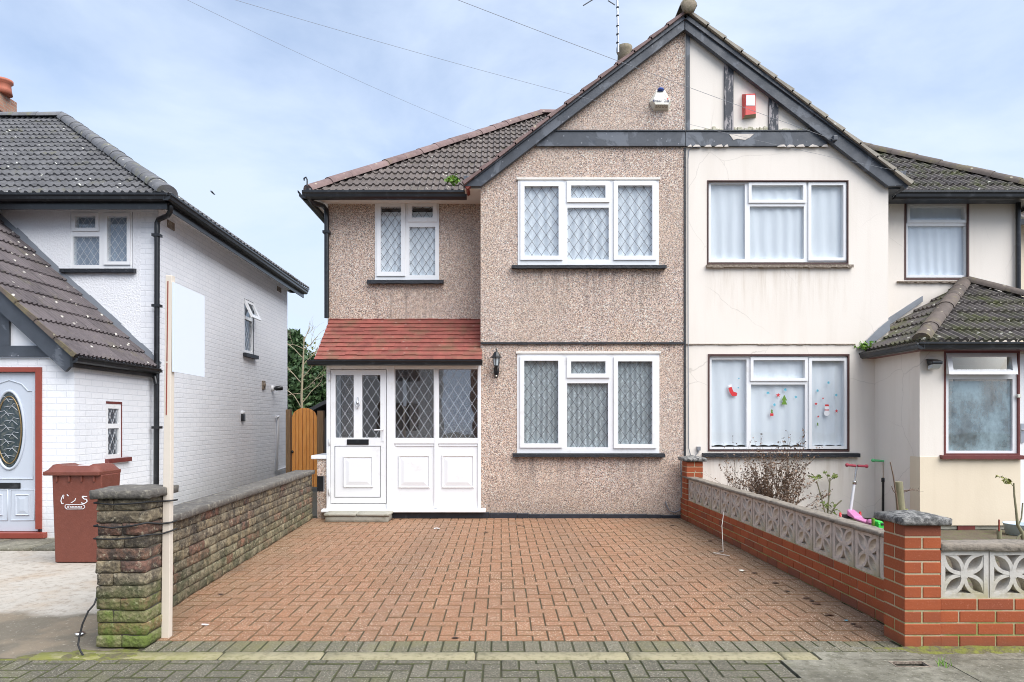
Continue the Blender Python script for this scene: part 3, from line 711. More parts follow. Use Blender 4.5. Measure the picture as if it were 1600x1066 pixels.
# ---------------------------------------------------------------- the pair of houses (left half pebble-dashed, right half cream)
XP = PX(1070, FY)                 # party line
XBL, XBR = PX(751, FY), PX(1388, FY)
XHL, XHR = PX(512, RY), PX(1591.5, RY)
ZTOP = PZ(312, RY)                # top of the recessed walls
TG = 0.774                        # slope of the gable (tan)
ZAP = PZ(47, FY)+0.06             # apex of the gable wall under the boards
ZEAVE = 4.72; EY = 9.66           # main roof eave line
TM = 0.77                         # main roof slope
XRL, XRR = PX(476, 9.60), 2*XP - PX(476, 9.60)
YR = 13.3
APL = XRL + (YR-EY)              # hip apexes in x
ZR = ZEAVE + (YR-EY)*TM

hl = thing('house', (XP-2.6, 12.0, 0), 'pebble-dashed left half of a semi-detached house with a white glazed porch and red porch roof', 'house')
hr = thing('house', (XP+2.6, 12.0, 0), 'cream rendered right half of a semi-detached house with three upper windows and a tiled porch', 'house')

W1 = (809,1029,282,415); W2 = (586,686,318,438); W3 = (808,1030,553,708)
W4 = (1107,1323.5,284,410); W5 = (1108.5,1324.5,556,702); W6 = (1415,1511.5,318,434); W7 = (1477,1589,551,709)
def clip_gable(mb, side):
    # keep what is under the left (-1) or right (+1) gable slope
    return mb.clip((XP, FY, ZAP), (side*TG, 0, 1))
# bay walls
for side, root, mat_, xa, xb, wins in ((-1, hl, 'pebble', XBL, XP, (W1, W3)), (1, hr, 'cream', XP, XBR, (W4, W5))):
    ex = 0 if side < 0 else 3
    holes = [rect(w_[0]-ex*.8, w_[1]+ex*.8, w_[2]-ex*.6, w_[3]+ex*.9, FY) for w_ in wins]
    if side > 0: holes = [(h[0], h[1], h[2]-.012, h[3]) for h in holes]
    mb = gridwall(MB(), xa, xb, 0, ZAP+.02, FY, FY+0.26, holes); clip_gable(mb, side)
    o = mb.build('wall', M[mat_], root)
    mb = MB()                                               # bay return, flank, recessed front wall above and behind, rear
    ox = xa if side < 0 else xb
    mb.box(min(ox, ox+side*-.25), max(ox, ox+side*-.25), FY+.262, RY+.3, 0, ZTOP+.05)
    hx = XHL if side < 0 else XHR
    mb.box(min(hx, hx-side*.25), max(hx, hx-side*.25), RY+.262, 17.0, 0, ZTOP+.05)
    mb.box(min(hx, XP), max(hx, XP), 17.002, 17.2, 0, ZTOP+.05)
    mb.build('flank_wall', M[mat_], root)
    mb = MB(); mb.box(XP-.10 if side < 0 else XP+.004, XP-.004 if side < 0 else XP+.10, FY+.3, 17.0, 0, ZTOP)
    for zz in (0.02, 2.60): mb.box(min(hx, XP)+.26, max(hx, XP)-.11, RY+.30, 16.9, zz, zz+.1)
    mb.build('room', M['room'], root)
gridwall(MB(), XHL, XBL-.002, 0, ZTOP+.05, RY, RY+.26, [rect(*W2, RY), rect(560, 640, 590, 815, RY)]).build('recessed_wall', M['pebble'], hl)
gridwall(MB(), XBR+.002, XHR, 0, ZTOP+.05, RY, RY+.26, [rect(W6[0]-2, W6[1]+2, W6[2]-2, W6[3]+3, RY)]).build('recessed_wall', M['cream'], hr)

DP = (0.0055, 0.134, 0.190)
window(hl, FY, W1, [(819.5,872.5,292,400.5,1),(892,945.5,291,310.5,1),(886.5,951,325,406,0),(965,1018.5,291,400.5,1)], leadm='lead', curt='net', sill=(799.5,1039.5,415,421), lead=DP, fold=0.13, cy=0.040, amp=.012)
window(hl, RY, W2, [(595.5,627,324,425.5,1),(644,676.5,323.5,341,1),(640,680,355,430.5,0)], leadm='lead', curt='net', sill=(575,693.5,438,444.5), lead=(0.0055,0.116,0.17), curt_rect=(592,684,330,434), cy=0.040, amp=.012)
window(hl, FY, W3, [(819,872,564,693,1),(892,945.5,565,584,1),(886,950,599,699,0),(965,1018.5,565,694,1)], leadm='lead', curt='netd', sill=(801,1037,708,714), lead=(0.0065,0.134,0.190), fold=0.075, amp=0.018, cy=0.05)
for a in (W1, W3):
    MB().box(PX(a[0]-2,FY), PX(a[1]+2,FY), FY-.035, FY+.01, PZ(a[2],FY), PZ(a[2]-3.4,FY)).build('drip_bar', M['soffit'], hl, bev=.003)
# string course, plinth, party line
def ragged_band(x0, x1, z, y, h, d, n=26):
    mb = MB()
    for i in range(n):
        a, b = x0+(x1-x0)*i/n, x0+(x1-x0)*(i+1)/n; j = random.uniform(-.006,.006)
        mb.prism([(a,y+.01,z+h/2),(a,y-d,z+h/2-.006),(a,y-d,z-h/2+j),(a,y+.01,z-h/2+.01)], (b-a,0,0), random.random())
    return mb
ragged_band(XBL, XP-.02, PZ(536.5,FY), FY, .036, .03).build('string_course', M['blacksill'], hl)
ragged_band(XP+.02, PX(1336,FY), PZ(538,FY), FY, .018, .018).build('string_course', M['stonesill'], hr)
mb = MB(); xs = [PX(606,FY), PX(765,FY), PX(808,FY), PX(826,FY), PX(1010,FY), PX(1033,FY), XP-.03]
for i in range(len(xs)-1): mb.box(xs[i]+.002, xs[i+1]-.002, FY-.045+.004*(i%2), FY-.002, 0.0, PZ(800+(i*0.9),FY), random.random())
mb.build('plinth', M['plinth'], hl, bev=.006)
MB().box(XP-.014, XP+.012, FY-.016, FY-.001, 0.55, PZ(232,FY)).build('party_strip', M['blacksill'], hl)
# gable timbers
BY = FY-.10
def board_poly(side):
    X = lambda px: PX(px, BY); Z = lambda py: PZ(py, BY)
    if side < 0: return [(X(1069.5),BY,Z(21)),(X(1069.5),BY,Z(46)),(X(751.5),BY,Z(291)),(X(726),BY,Z(291)),(X(724),BY,Z(274)),(X(737),BY,Z(276))]
    return [(X(1070.5),BY,Z(21)),(X(1403),BY,Z(268)),(X(1417),BY,Z(266)),(X(1412),BY,Z(290)),(X(1388),BY,Z(291)),(X(1070.5),BY,Z(46))]
for side, root in ((-1, hl), (1, hr)):
    MB().prism(board_poly(side), (0,.07,0)).build('bargeboard', M['board'], root, bev=.004)
    mb = MB()                                               # upper moulding of the board
    a, b = (P(1069.5,24,BY), P(737,276,BY)) if side < 0 else (P(1070.5,24,BY), P(1400,268,BY))
    d = (b-a).normalized(); nrm = Vector((-d.z*side, 0, d.x*side)) if False else Vector((side*0.612,0,0.79))
    a2, b2 = a, b
    mb.prism([a2+nrm*.004, b2+nrm*.004, b2-nrm*.052, a2-nrm*.052] if side > 0 else [a2+nrm*.004, a2-nrm*.052, b2-nrm*.052, b2+nrm*.004], (0,-.028,0))
    mb.build('board_moulding', M['board'], root, bev=.003)
    xa, xb = (PX(838,FY), XP-.004) if side < 0 else (XP+.004, PX(1290,FY))
    gb = MB().box(xa, xb, FY-.045, FY-.001, PZ(230,FY), PZ(207.5,FY))
    gb.clip((XP, FY, ZAP+.02), (side*TG, 0, 1)).build('gable_beam', M['board'], root)
    MB().box(xa+(.1 if side<0 else 0), xb-(.1 if side>0 else 0), FY-.06, FY-.001, PZ(207.4,FY), PZ(205.8,FY)).build('beam_flashing', M['plinth'], root)
for x0, x1, y0, nm in ((1071.5,1077,45,'board'), (1131,1145,88,'peel'), (1200.5,1215,142,'peel')):
    MB().box(PX(x0,FY), PX(x1,FY), FY-.03, FY-.001, PZ(206,FY), PZ(y0,FY)).build('gable_post', M[nm], hr)
# flaking cement along the foot of the cream gable panels, chipped paint on the beam
for x0, x1 in ((1079,1129),(1147,1198),(1217,1266)):
    n = 9; mb = MB()
    for i in range(n):
        a, b = x0+(x1-x0)*i/n, x0+(x1-x0)*(i+1)/n; h = random.uniform(2, 8.5) if x0 < 1210 else random.uniform(1.5,5)
        mb.prism([P(a,206,FY-.001),P(b,206,FY-.001),P(b+random.uniform(-1,1),206-h*random.uniform(.4,1),FY-.001),P(a+random.uniform(-1,1),206-h,FY-.001)], (0,-random.uniform(.008,.03),0), random.random())
    mb.build('flaking_render', M['parge'], hr)
def flake(pts, d=.004): MB().prism([P(x,y,FY-.0455) for x, y in pts], (0,-d,0), random.random()).build('paint_flake', M['chip'], hr)
flake([(1139,209.5),(1178,209.5),(1172,215),(1164,219),(1152,217),(1146,219)])
x = 1074
while x < 1288:
    wdt = random.uniform(6, 20)
    if random.random() < .8: flake([(x,229.5),(x+wdt,229.5),(x+wdt*.8,229.5-random.uniform(1.5,4.5)),(x+wdt*.35,229.5-random.uniform(2,4))])
    x += wdt + random.uniform(0, 6)
# cream house windows
D2 = dict(casw=4.5)
def reveal(root, Y, r, w=.02, m='brownframe'):
    a = rect(*r, Y); mb = gridwall(MB(), a[0], a[1], a[2], a[3], Y-.008, Y+.02, [(a[0]+w, a[1]-w, a[2]+w, a[3]-w)])
    return mb.build('window_surround', M[m], root)
window(hr, FY+.05, W4, [(1110.5,1163.5,288,405,0),(1173,1253.5,290.5,313.5,1),(1171,1255.5,323,405,0),(1266,1316,290.5,403.5,1)], curt='sheer', cy=.04, fold=.16, amp=.007, **D2)
reveal(hr, FY, (1105,1325.5,282,412.5), .013)
ragged_band(PX(1103,FY), PX(1331,FY), PZ(416.5,FY), FY, .045, .05).build('sill', M['stonesill'], hr)
window(hr, FY+.05, W5, [(1111.5,1166,562,698.5,0),(1176,1256,563,591,1),(1173,1257.5,601,698.5,0),(1267,1317.5,564,697,1)], curt='sheer', curt_rect=(1110,1320,560,697), hem=.015, cy=.045, fold=.2, amp=.009, **D2)
reveal(hr, FY, (1106,1327,553.5,705.5), .022)
ragged_band(PX(1097,FY), PX(1340,FY), PZ(711,FY), FY, .06, .075).build('sill', M['blacksill'], hr)
window(hr, RY+.05, W6, [(1420,1506,324,344.5,1),(1418,1508,353.5,430.5,0)], curt='blind', curt_rect=(1416,1509,320,432), cy=.05, fold=.14, amp=.009, **D2)
reveal(hr, RY, (1413,1514,315,437.5), .025)
ragged_band(PX(1401,RY), PX(1526,RY), PZ(441,RY), RY, .028, .045).build('sill', M['stonesill'], hr)

# roofs: main hipped roof, gable roof over the bays
def slope(mb, O, u, v, U, V, clips, **k):
    t = MB(); tiles(t, O, u, v, U, V, **k)
    t.clips = clips; return t
cs = 1/math.sqrt(1+TM*TM); sn = TM*cs
for side, root, tm, rm in ((-1, hl, 'tile_brown', 'ridge_red'), (1, hr, 'tile_mossy', 'ridge_moss')):
    xe = XRL if side < 0 else XRR
    # front slope
    O = Vector((min(xe, XP), EY, ZEAVE)); U = abs(XP-xe)
    t = MB(); tiles(t, O, (1,0,0), (0,cs,sn), U, (YR-EY)/cs, gauge=.285, pitch=.10, amp=.024, thick=.026, samp=5)
    # hip plane: points with |x-xe| < y-EY are cut away
    t.clip((xe, EY, 0), (side*0.7071, 0.7071, 0))
    # leave the part inside the gable roof out
    t.clip((0, 0, ZR+.02), (0, 0, 1)); t.build('roof', M[tm], root)
    # flank slope and rear slope
    t = MB()
    if side < 0:
        tiles(t, (xe, 17.6, ZEAVE), (0,-1,0), (cs,0,sn), 17.6-EY, (YR-EY)/cs, gauge=.30, samp=3)
    else:
        tiles(t, (xe, EY, ZEAVE), (0,1,0), (-cs,0,sn), 17.6-EY, (YR-EY)/cs, gauge=.30, samp=3)
    t.clip((xe, EY, 0), (-side*0.7071, -0.7071, 0))
    t.clip((0, 0, ZR+.02), (0, 0, 1)); t.build('flank_roof', M[tm], root)
    t = MB(); xa, xb = min(xe, XP), max(xe, XP)
    t.quad((xe,YR+(YR-EY),ZEAVE),(XP,YR+(YR-EY),ZEAVE),(XP,YR,ZR),(xe-side*(YR-EY),YR,ZR)).build('rear_roof', M[tm], root)
    t = MB(); ridge(t, (xe-side*.02, EY+.02, ZEAVE+.05), (xe-side*(YR-EY), YR, ZR+.05), .125, .40)
    ridge(t, (xe-side*(YR-EY), YR, ZR+.05), (XP, YR, ZR+.05), .12, .45)
    t.build('ridge_tiles', M[rm], root)
    # gable slope
    GE = (XP - PX(727,BY)); cg = 1/math.sqrt(1+TG*TG); sg = TG*cg
    zb = PZ(19, BY); xo = XP + side*(GE+.02); ze = zb - (GE+.02)*TG
    Lg = (GE+.02)/cg; YB = 13.4
    t = MB()
    if side < 0: tiles(t, (xo, YB, ze), (0,-1,0), (cg,0,sg), YB-(FY-.16), Lg, gauge=.30, samp=3)
    else: tiles(t, (xo, FY-.16, ze), (0,1,0), (-cg,0,sg), YB-(FY-.16), Lg, gauge=.30, samp=3)
    t.clip((0, EY, ZEAVE), (0, cs*TM*0+sn, -cs))          # stop where it meets the main roof
    t.clip((XP, 0, 0), (-side, 0, 0)); t.build('gable_roof', M[tm], root)
    t = MB(); nv = int(Lg/.30)+1                            # stepped tile edges along the verge
    dvec = Vector((-side*cg, 0, sg)); nn = Vector((side*sg, 0, cg))
    for k in range(nv):
        a = Vector((xo, 0, ze)) + dvec*(k*.30); b = Vector((xo, 0, ze)) + dvec*min((k+1)*.30+.02, Lg)
        q = [a - nn*.018, a + nn*.034, b + nn*.010, b - nn*.018]
        q = [Vector((p.x, FY-.165, p.z)) for p in q]
        t.prism(q if side > 0 else q[::-1], (0, .10, 0), random.random())
    t.build('verge_tiles', M['ridge_red' if side < 0 else 'tile_verge'], root)
    t = MB()
    q = [Vector((xo,0,ze))-nn*.02, Vector((xo,0,ze))-nn*.075, Vector((XP,0,zb))-nn*.075, Vector((XP,0,zb))-nn*.02]
    q = [Vector((p.x, BY+.005, p.z)) for p in q]
    t.prism(q if side < 0 else q[::-1], (0,.3,0)).build('verge_board', M['rust' if side < 0 else 'board'], root)
    # soffits, fascia, gutter of the recessed part
    hx = XHL if side < 0 else XHR; bx = XBL if side < 0 else XBR
    gx = PX(727,9.55) if side < 0 else 2*XP - PX(727,9.55)
    zs = PZ(303, EY-.06)
    mb = MB(); mb.box(min(xe+side*-.05, bx), max(xe+side*-.05, bx), EY+.0, RY-.001, zs-.022, zs-.002)
    mb.box(min(gx, bx), max(gx, bx), FY-.02, EY-.002, zs-.022, zs-.002)
    mb.box(min(xe-side*.05, hx-side*.0), max(xe-side*.05, hx), RY+.001, 17.4, zs-.022, zs-.002)
    mb.build('soffit', M['soffit' if side < 0 else 'board'], root)
    mb = MB(); mb.box(min(xe-side*.05, gx), max(xe-side*.05, gx), EY-.02, EY-.001, zs-.03, ZEAVE+.01)
    mb.box(min(xe-side*.05, xe-side*.03), max(xe-side*.05, xe-side*.03), EY, 17.4, zs-.03, ZEAVE+.01)
    mb.build('fascia', M['black'], root)
    mb = MB(); gutter(mb, (min(xe, gx)-.02, EY-.021, ZEAVE-.005), (max(xe, gx)+.02, EY-.021, ZEAVE-.005), (0,-1,0))
    gutter(mb, (xe-side*.03, EY-.12, ZEAVE-.005), (xe-side*.03, 17.5, ZEAVE-.005), (side,0,0))
    mb.build('gutter', M['black'], root)
# apex cap
ridge(MB(), (XP, FY-.2, PZ(14,BY)+.02), (XP, 13.0, PZ(14,BY)+.02), .12, .45).build('gable_ridge_tiles', M['tile_verge'], hr)
MB().lathe((XP, FY-.235, PZ(14,BY)-.015), [(.02,0),(.095,.006),(.105,.03),(.105,.05)], 20, axis=(0,1,0)).build('ridge_end', M['potgrey'], hr)
# chimney pots behind the gable
cx, cyy = PX(977,12.9), 13.1
mb = MB(); mb.box(cx-.12, cx+.45, cyy-.3, cyy+.3, 7.0, PZ(97,12.9)+.0); ch = mb.build('chimney', M['chimney'], hl)
MB().lathe((cx, cyy-.1, PZ(97,12.9)), [(.14,0),(.13,.2),(.155,.26),(.155,.34),(.12,.36),(.11,.2)], 18).build('chimney_pot', M['potgrey'], ch)
# left corner downpipe with swan neck, hook at the gutter corner
mb = MB(); yg = EY-.05
mb.tube([P(484,304,yg), P(484,311,yg), P(488,316,yg+.05), P(505,322,RY-.06), P(510,328,RY-.06), P(510.5,340,RY-.06), P(510.5,497,RY-.06)], .036, 10)
pipe_clip(mb, PX(510.5,RY-.06), RY-.06, PZ(363,RY-.06), .036); mb.tube([P(483,296,yg),P(484,305,yg)], .05, 10)
mb.build('downpipe', M['black'], hl)
MB().tube([P(480,292,9.55),P(480,281,9.55),P(478,277,9.55),P(475,279,9.55),P(475.5,282,9.55)], .012, 6).build('hip_iron', M['black'], hl)
mb = MB(); mb.tube([P(1591,308,RY-.05), P(1591,470,RY-.05)], .034, 10); mb.build('downpipe', M['black'], hr)

# ---------------------------------------------------------------- white glazed porch of the pebble-dashed house (parts of it)
PY = FY-.03
fr_x0, fr_x1 = 510.5, 751
holes = [(516.5,604,577,787),(617.5,677.5,577,684.5),(686,746,577,684.5)]
mb = gridwall(MB(), *rect(510.5,751,570,799,PY), PY, PY+.06, [rect(*h, PY) for h in holes] + [])
pf = mb.build('porch_frame', M['upvc'], hl, bev=.004)
gl = MB()
for h in holes[1:]:
    a = rect(*h, PY); gl.quad((a[0],PY+.03,a[2]),(a[1],PY+.03,a[2]),(a[1],PY+.03,a[3]),(a[0],PY+.03,a[3]))
gl.build('pane', M['glassd'], pf)
lm = MB()
for h in holes[1:]:
    a = rect(*h, PY); lattice(lm, a[0], a[1], a[2], a[3], PY+.022, wd=.0048, W=.130, H=.205)
lm.build('leadwork', M['leadlight'], pf)
def raised_panel(mb, r, Y, w=.05, d=.022):
    a = rect(*r, Y); o = [(a[0],Y,a[2]),(a[1],Y,a[2]),(a[1],Y,a[3]),(a[0],Y,a[3])]
    i = [(a[0]+w*.3,Y-d,a[2]+w*.3),(a[1]-w*.3,Y-d,a[2]+w*.3),(a[1]-w*.3,Y-d,a[3]-w*.3),(a[0]+w*.3,Y-d,a[3]-w*.3)]
    j = [(a[0]+w*.55,Y-d*.35,a[2]+w*.55),(a[1]-w*.55,Y-d*.35,a[2]+w*.55),(a[1]-w*.55,Y-d*.35,a[3]-w*.55),(a[0]+w*.55,Y-d*.35,a[3]-w*.55)]
    k = [(a[0]+w*1.7,Y-d*.9,a[2]+w*1.7),(a[1]-w*1.7,Y-d*.9,a[2]+w*1.7),(a[1]-w*1.7,Y-d*.9,a[3]-w*1.7),(a[0]+w*1.7,Y-d*.9,a[3]-w*1.7)]
    v = o+i+j+k; fs = []
    for s0 in (0, 4, 8):
        for q in range(4): fs.append((s0+q, s0+(q+1)%4, s0+4+(q+1)%4, s0+4+q))
    fs.append((12,13,14,15)); mb.add(v, fs)
    return mb
mb = MB(); raised_panel(mb, (622,672,711,763), PY-.001); raised_panel(mb, (690,741,711,763), PY-.001)
for x0, x1 in ((618,678),(686,746)): mb.box(PX(x0,PY), PX(x1,PY), PY-.012, PY-.001, PZ(697,PY), PZ(694.5,PY))
mb.build('lower_panel', M['upvc'], pf)
mb = MB()
for x0, x1, y0, y1, d in ((604.5,616.5,572,797,.028),(678.5,685,577.5,793.5,.023),(746.5,751.5,572,797,.02),(510.5,516,572,797,.02),(616.5,746.5,684.7,693.5,.02),(516,751,571,577,.012)):
    mb.box(PX(x0,PY), PX(x1,PY), PY-d, PY-.001, PZ(y1,PY), PZ(y0,PY))
mb.build('frame_bead', M['upvc'], pf, bev=.006)
mb = MB(); mb.prism([(PX(504,PY),PY+.06,PZ(794,PY)),(PX(504,PY),PY-.09,PZ(796,PY)),(PX(504,PY),PY-.09,PZ(799.5,PY)),(PX(504,PY),PY+.06,PZ(799.5,PY))], (PX(759,PY)-PX(504,PY),0,0))
mb.build('porch_sill', M['upvc'], hl, bev=.005)
# door leaf
dh = [(524.5,553,586,684),(566,594.5,586,684)]
mb = gridwall(MB(), *rect(517,603.5,578,786,PY), PY-.012, PY+.04, [rect(*h, PY) for h in dh])
dr = mb.build('front_door', M['upvc'], hl, bev=.004)
gl = MB(); lm = MB()
for h in dh:
    a = rect(*h, PY); gl.quad((a[0],PY+.02,a[2]),(a[1],PY+.02,a[2]),(a[1],PY+.02,a[3]),(a[0],PY+.02,a[3])); lattice(lm, *a, PY+.012, wd=.0048, W=.130, H=.205)
gl.build('pane', M['glassd'], dr); lm.build('leadwork', M['leadlight'], dr)
mb = MB(); a = rect(524,594.5,697.5,776.5,PY); mb = gridwall(mb, a[0]-.006, a[1]+.006, a[2]-.006, a[3]+.006, PY-.016, PY-.012, [a]); mb.build('panel_gasket', M['lead'], dr)
mb = MB(); raised_panel(mb, (536,583.5,712.5,762), PY-.013).build('door_panel', M['upvc'], dr)
a = rect(542.5,576.5,686.5,695,PY); lb = MB().box(a[0],a[1],PY-.024,PY-.012,a[2],a[3]).build('letterbox', M['black'], dr, bev=.004)
mb = MB(); mb.box(PX(597,PY), PX(600.5,PY), PY-.02, PY-.012, PZ(690,PY), PZ(668,PY)); mb.tube([(PX(599,PY),PY-.02,PZ(671.5,PY)),(PX(599,PY),PY-.06,PZ(671.5,PY)),(PX(586,PY),PY-.06,PZ(672,PY))], .010, 8)
mb.build('handle', M['white'], dr, bev=.002)
kx = PX(559.5,PY); kz = PZ(630,PY)
mb = MB(); mb.tube([(kx,PY-.02,kz+.085),(kx,PY-.02,kz+.04),(kx,PY-.03,kz)], [.006,.011,.018], 8); mb.tube([(kx-.028,PY-.03,kz+.015),(kx-.022,PY-.04,kz-.03),(kx,PY-.045,kz-.06),(kx+.022,PY-.04,kz-.03),(kx+.028,PY-.03,kz+.015),(kx-.028,PY-.03,kz+.018)], .008, 7); mb.lathe((kx,PY-.03,kz-.085), [(.002,0),(.010,.015),(.004,.03)], 8)
mb.build('knocker', M['steel'], dr)
for py in (590,690,768): MB().lathe((PX(515.5,PY), PY-.03, PZ(py,PY)), [(.012,-.05),(.012,.05)], 8).build('hinge', M['upvc'], dr)
# side light, dwarf wall and white side sill of the porch
ys0 = PY+.061
MB().box(PX(497,9.4), PX(511.5,9.4)+.02, PY+.02, RY-.001, 0, PZ(712,9.36)).build('dwarf_wall', M['pebble'], hl)
MB().box(PX(487,9.36), PX(511.8,9.36), PY-.012, RY-.001, PZ(717.5,9.36), PZ(711.5,9.36)).build('side_sill', M['upvc'], hl, bev=.01)
mb = MB(); xw = PX(512.5,PY)
for y0, y1, z0, z1 in ((ys0, RY-.001, PZ(711,9.36)+.001, PZ(700,9.36)), (ys0, RY-.001, PZ(583,9.36), PZ(571,9.36)), (RY-.07, RY-.001, PZ(699.9,9.36), PZ(583.1,9.36))): mb.box(xw-.02, xw+.04, y0, y1, z0, z1)
mb.build('side_frame', M['upvc'], hl)
MB().quad((xw+.01,ys0,PZ(700,9.36)),(xw+.01,RY-.07,PZ(700,9.36)),(xw+.01,RY-.07,PZ(583,9.36)),(xw+.01,ys0,PZ(583,9.36))).build('side_pane', M['glassd'], hl)
MB().box(PX(560,RY)+.01, PX(640,RY)-.01, RY+.06, RY+.10, .12, PZ(590,RY)).build('inner_door', wood('brown_inner_door', (0.16,0.10,0.065), (0.22,0.15,0.10)), hl)
# red tiled porch roof
pe = Vector((PX(491,9.16), 9.16, PZ(562.5,9.16))); pt_z = PZ(500,RY)
pv = Vector((0, RY-.003-9.16, pt_z-pe.z)); pl = pv.length
t = MB(); tiles(t, pe, (1,0,0), pv, PX(752.5,9.16)-pe.x, pl+.01, gauge=.105, tilew=.165, thick=.016, flat=True, samp=3, pitch=.0825, jit=.003)
t.prism([pe-Vector((0,0,.03)), pe+pv-Vector((0,0,.03)), pe+pv-Vector((0,0,.005)), pe-Vector((0,0,.005))], (PX(752.5,9.16)-pe.x, 0, 0))
pr_ = t.build('porch_roof', M['tile_red'], hl)
mb = MB(); gutter(mb, (PX(482,9.14), 9.15, pe.z-.006), (PX(754,9.14), 9.15, pe.z-.006), (0,-1,0), .075, .09); mb.build('porch_gutter', M['black'], hl)
MB().box(PX(500,9.2), PX(751,9.2), 9.16, PY+.03, PZ(570,PY)+.001, pe.z-.02).build('porch_fascia', M['soffit'], hl)

# ---------------------------------------------------------------- porch of the cream house
XQ = PX(1437, PRY)                                          # its left side wall
a7 = rect(W7[0]-2, W7[1]+3, W7[2]-2, W7[3]+2, PRY)
XQR = 8.15; zt = PZ(546, PRY)
splitz = PZ(714, PRY)
door_r = rect(1594,1760,551,820,PRY)
gridwall(MB(), XQ, XQR, splitz, zt+.04, PRY, PRY+.2, [a7, (door_r[0],door_r[1],splitz-.1,door_r[3])]).build('porch_wall', M['cream'], hr)
gridwall(MB(), XQ, door_r[0], PZ(821,PRY), splitz, PRY-.006, PRY+.2, []).build('porch_lower_wall', M['yellow'], hr)
for a in (XQ, XQR-.2): MB().box(a, a+.2, PRY+.202, RY, 0, zt+.04).build('porch_side_wall', M['cream'], hr)
MB().box(XQ+.01, XQR, PRY+.02, PRY+.19, 0, PZ(821,PRY)-.001).build('porch_plinth', M['concrete'], hr)
MB().box(PX(1497,PRY), PX(1524,PRY), PRY+.005, PRY+.1, PZ(829.5,PRY), PZ(821.5,PRY)).build('air_brick', M['maroon'], hr)
wn7 = window(hr, PRY+.03, W7, [(1481,1581,592.5,704.5,0),(1486,1583,556,580,0)], curt=None, **D2)
reveal(hr, PRY, (1475,1593,549,711), .02, 'maroon')
ragged_band(PX(1468,PRY), PX(1595,PRY), PZ(714,PRY), PRY, .05, .06).build('sill', M['maroon'], hr)
# open top light (tilted out)
q = [P(1479,553,PRY), P(1588,553,PRY), P(1591,585,PRY-.10), P(1483.5,585,PRY-.10)]
mb = MB()
def lerp(a, b, t): return a+(b-a)*t
inn = [lerp(lerp(q[0],q[1],.07), lerp(q[3],q[2],.07), .15), lerp(lerp(q[0],q[1],.93), lerp(q[3],q[2],.93), .15), lerp(lerp(q[0],q[1],.93), lerp(q[3],q[2],.93), .80), lerp(lerp(q[0],q[1],.07), lerp(q[3],q[2],.07), .80)]
for i in range(4):
    j = (i+1)%4; mb.prism([q[i], q[j], inn[j], inn[i]], (0,.035,.01))
mb.build('casement', M['upvc'], wn7)
MB().quad(*[p+Vector((0,.02,.005)) for p in inn]).build('casement_pane', M['glass'], wn7)
curtain_mesh(PX(1490,PRY+.25), PX(1582,PRY+.25), PZ(700,PRY), PZ(590,PRY), PRY+.25, .2, .05).build('curtain', net('grey_porch_curtain', (0.20,0.25,0.27), 0.5, True, 7), wn7)
MB().quad(P(1481,704.5,PRY+.05),P(1581,704.5,PRY+.05),P(1581,596,PRY+.05),P(1481,596,PRY+.05)).build('condensation', M['mist'], wn7)
dm = MB(); dm.box(door_r[0]+.01, door_r[1], PRY+.03, PRY+.08, .05, door_r[3]-.01); d2 = dm.build('front_door', M['upvc'], hr, bev=.005)
mb = MB(); mb.box(PX(1597,PRY), PX(1601.5,PRY), PRY+.015, PRY+.03, PZ(692,PRY), PZ(662,PRY)); mb.tube([(PX(1599,PRY),PRY+.02,PZ(672,PRY)),(PX(1599,PRY),PRY-.03,PZ(672,PRY)),(PX(1610,PRY),PRY-.03,PZ(672,PRY))], .009, 8); mb.build('handle', M['steel'], d2)
MB().box(PX(1588,PRY), PX(1593,PRY), PRY-.03, PRY-.001, PZ(621.5,PRY), PZ(616,PRY)).build('door_bell', M['offwhite'], hr, bev=.005)
# its hipped roof
ye = 8.15; xeL = PX(1438, ye); zE = PZ(534, ye); xA = xeL + (RY-ye); zA = zE + (RY-ye)*.60; xeR = xA + 1.55
th = .60; ct = 1/math.sqrt(1+th*th); st = th*ct
t = MB(); tiles(t, (xeL, ye, zE), (1,0,0), (0,ct,st), xeR-xeL, (RY-ye)/ct, gauge=.31, amp=.024, thick=.034, pitch=.10, samp=5)
t.clip((xeL, ye, 0), (-.7071, .7071, 0)); t.clip((xA, RY, 0), (.7071*1.2, .7071, 0)); t.build('porch_roof', M['tile_mossy'], hr)
t = MB(); tiles(t, (xeL, RY, zE), (0,-1,0), (ct,0,st), RY-ye, (RY-ye)/ct, gauge=.31, amp=.024, thick=.034, pitch=.10, samp=5)
t.clip((xeL, ye, 0), (.7071, -.7071, 0))
t.build('porch_side_roof', M['tile_mossy'], hr)
t = MB(); ridge(t, (xeL+.02, ye+.02, zE+.05), (xA, RY, zA+.04), .105, .5); ridge(t, (xeR-.02, ye+.02, zE+.05), (xA+.03, RY-.05, zA+.04), .10, .5); t.build('porch_ridge_tiles', M['ridge_moss'], hr)
mb = MB(); gutter(mb, (xeL-.08, ye-.01, zE-.015), (xeR, ye-.01, zE-.015), (0,-1,0), .085, .10); gutter(mb, (xeL-.01, ye-.1, zE-.015), (xeL-.01, FY-.01, zE-.015), (-1,0,0), .085, .10); mb.build('porch_gutter', M['black'], hr)
mb = MB(); mb.box(xeL, XQR+.1, ye, PRY-.001, zE-.10, zE-.03); mb.box(xeL, XQ-.001, PRY, FY-.01, zE-.10, zE-.03); mb.build('porch_fascia', M['maroon'], hr)
mb = MB(); dz = .03
mb.prism([Vector((PX(1340,FY),FY-.012,PZ(545,FY))), Vector((PX(1372,FY),FY-.012,PZ(513,FY))), Vector((PX(1388,FY),FY-.012,PZ(500,FY))), Vector((PX(1388,FY),FY-.012,PZ(517,FY))), Vector((PX(1352,FY),FY-.012,PZ(545,FY)))], (0,-.03,0))
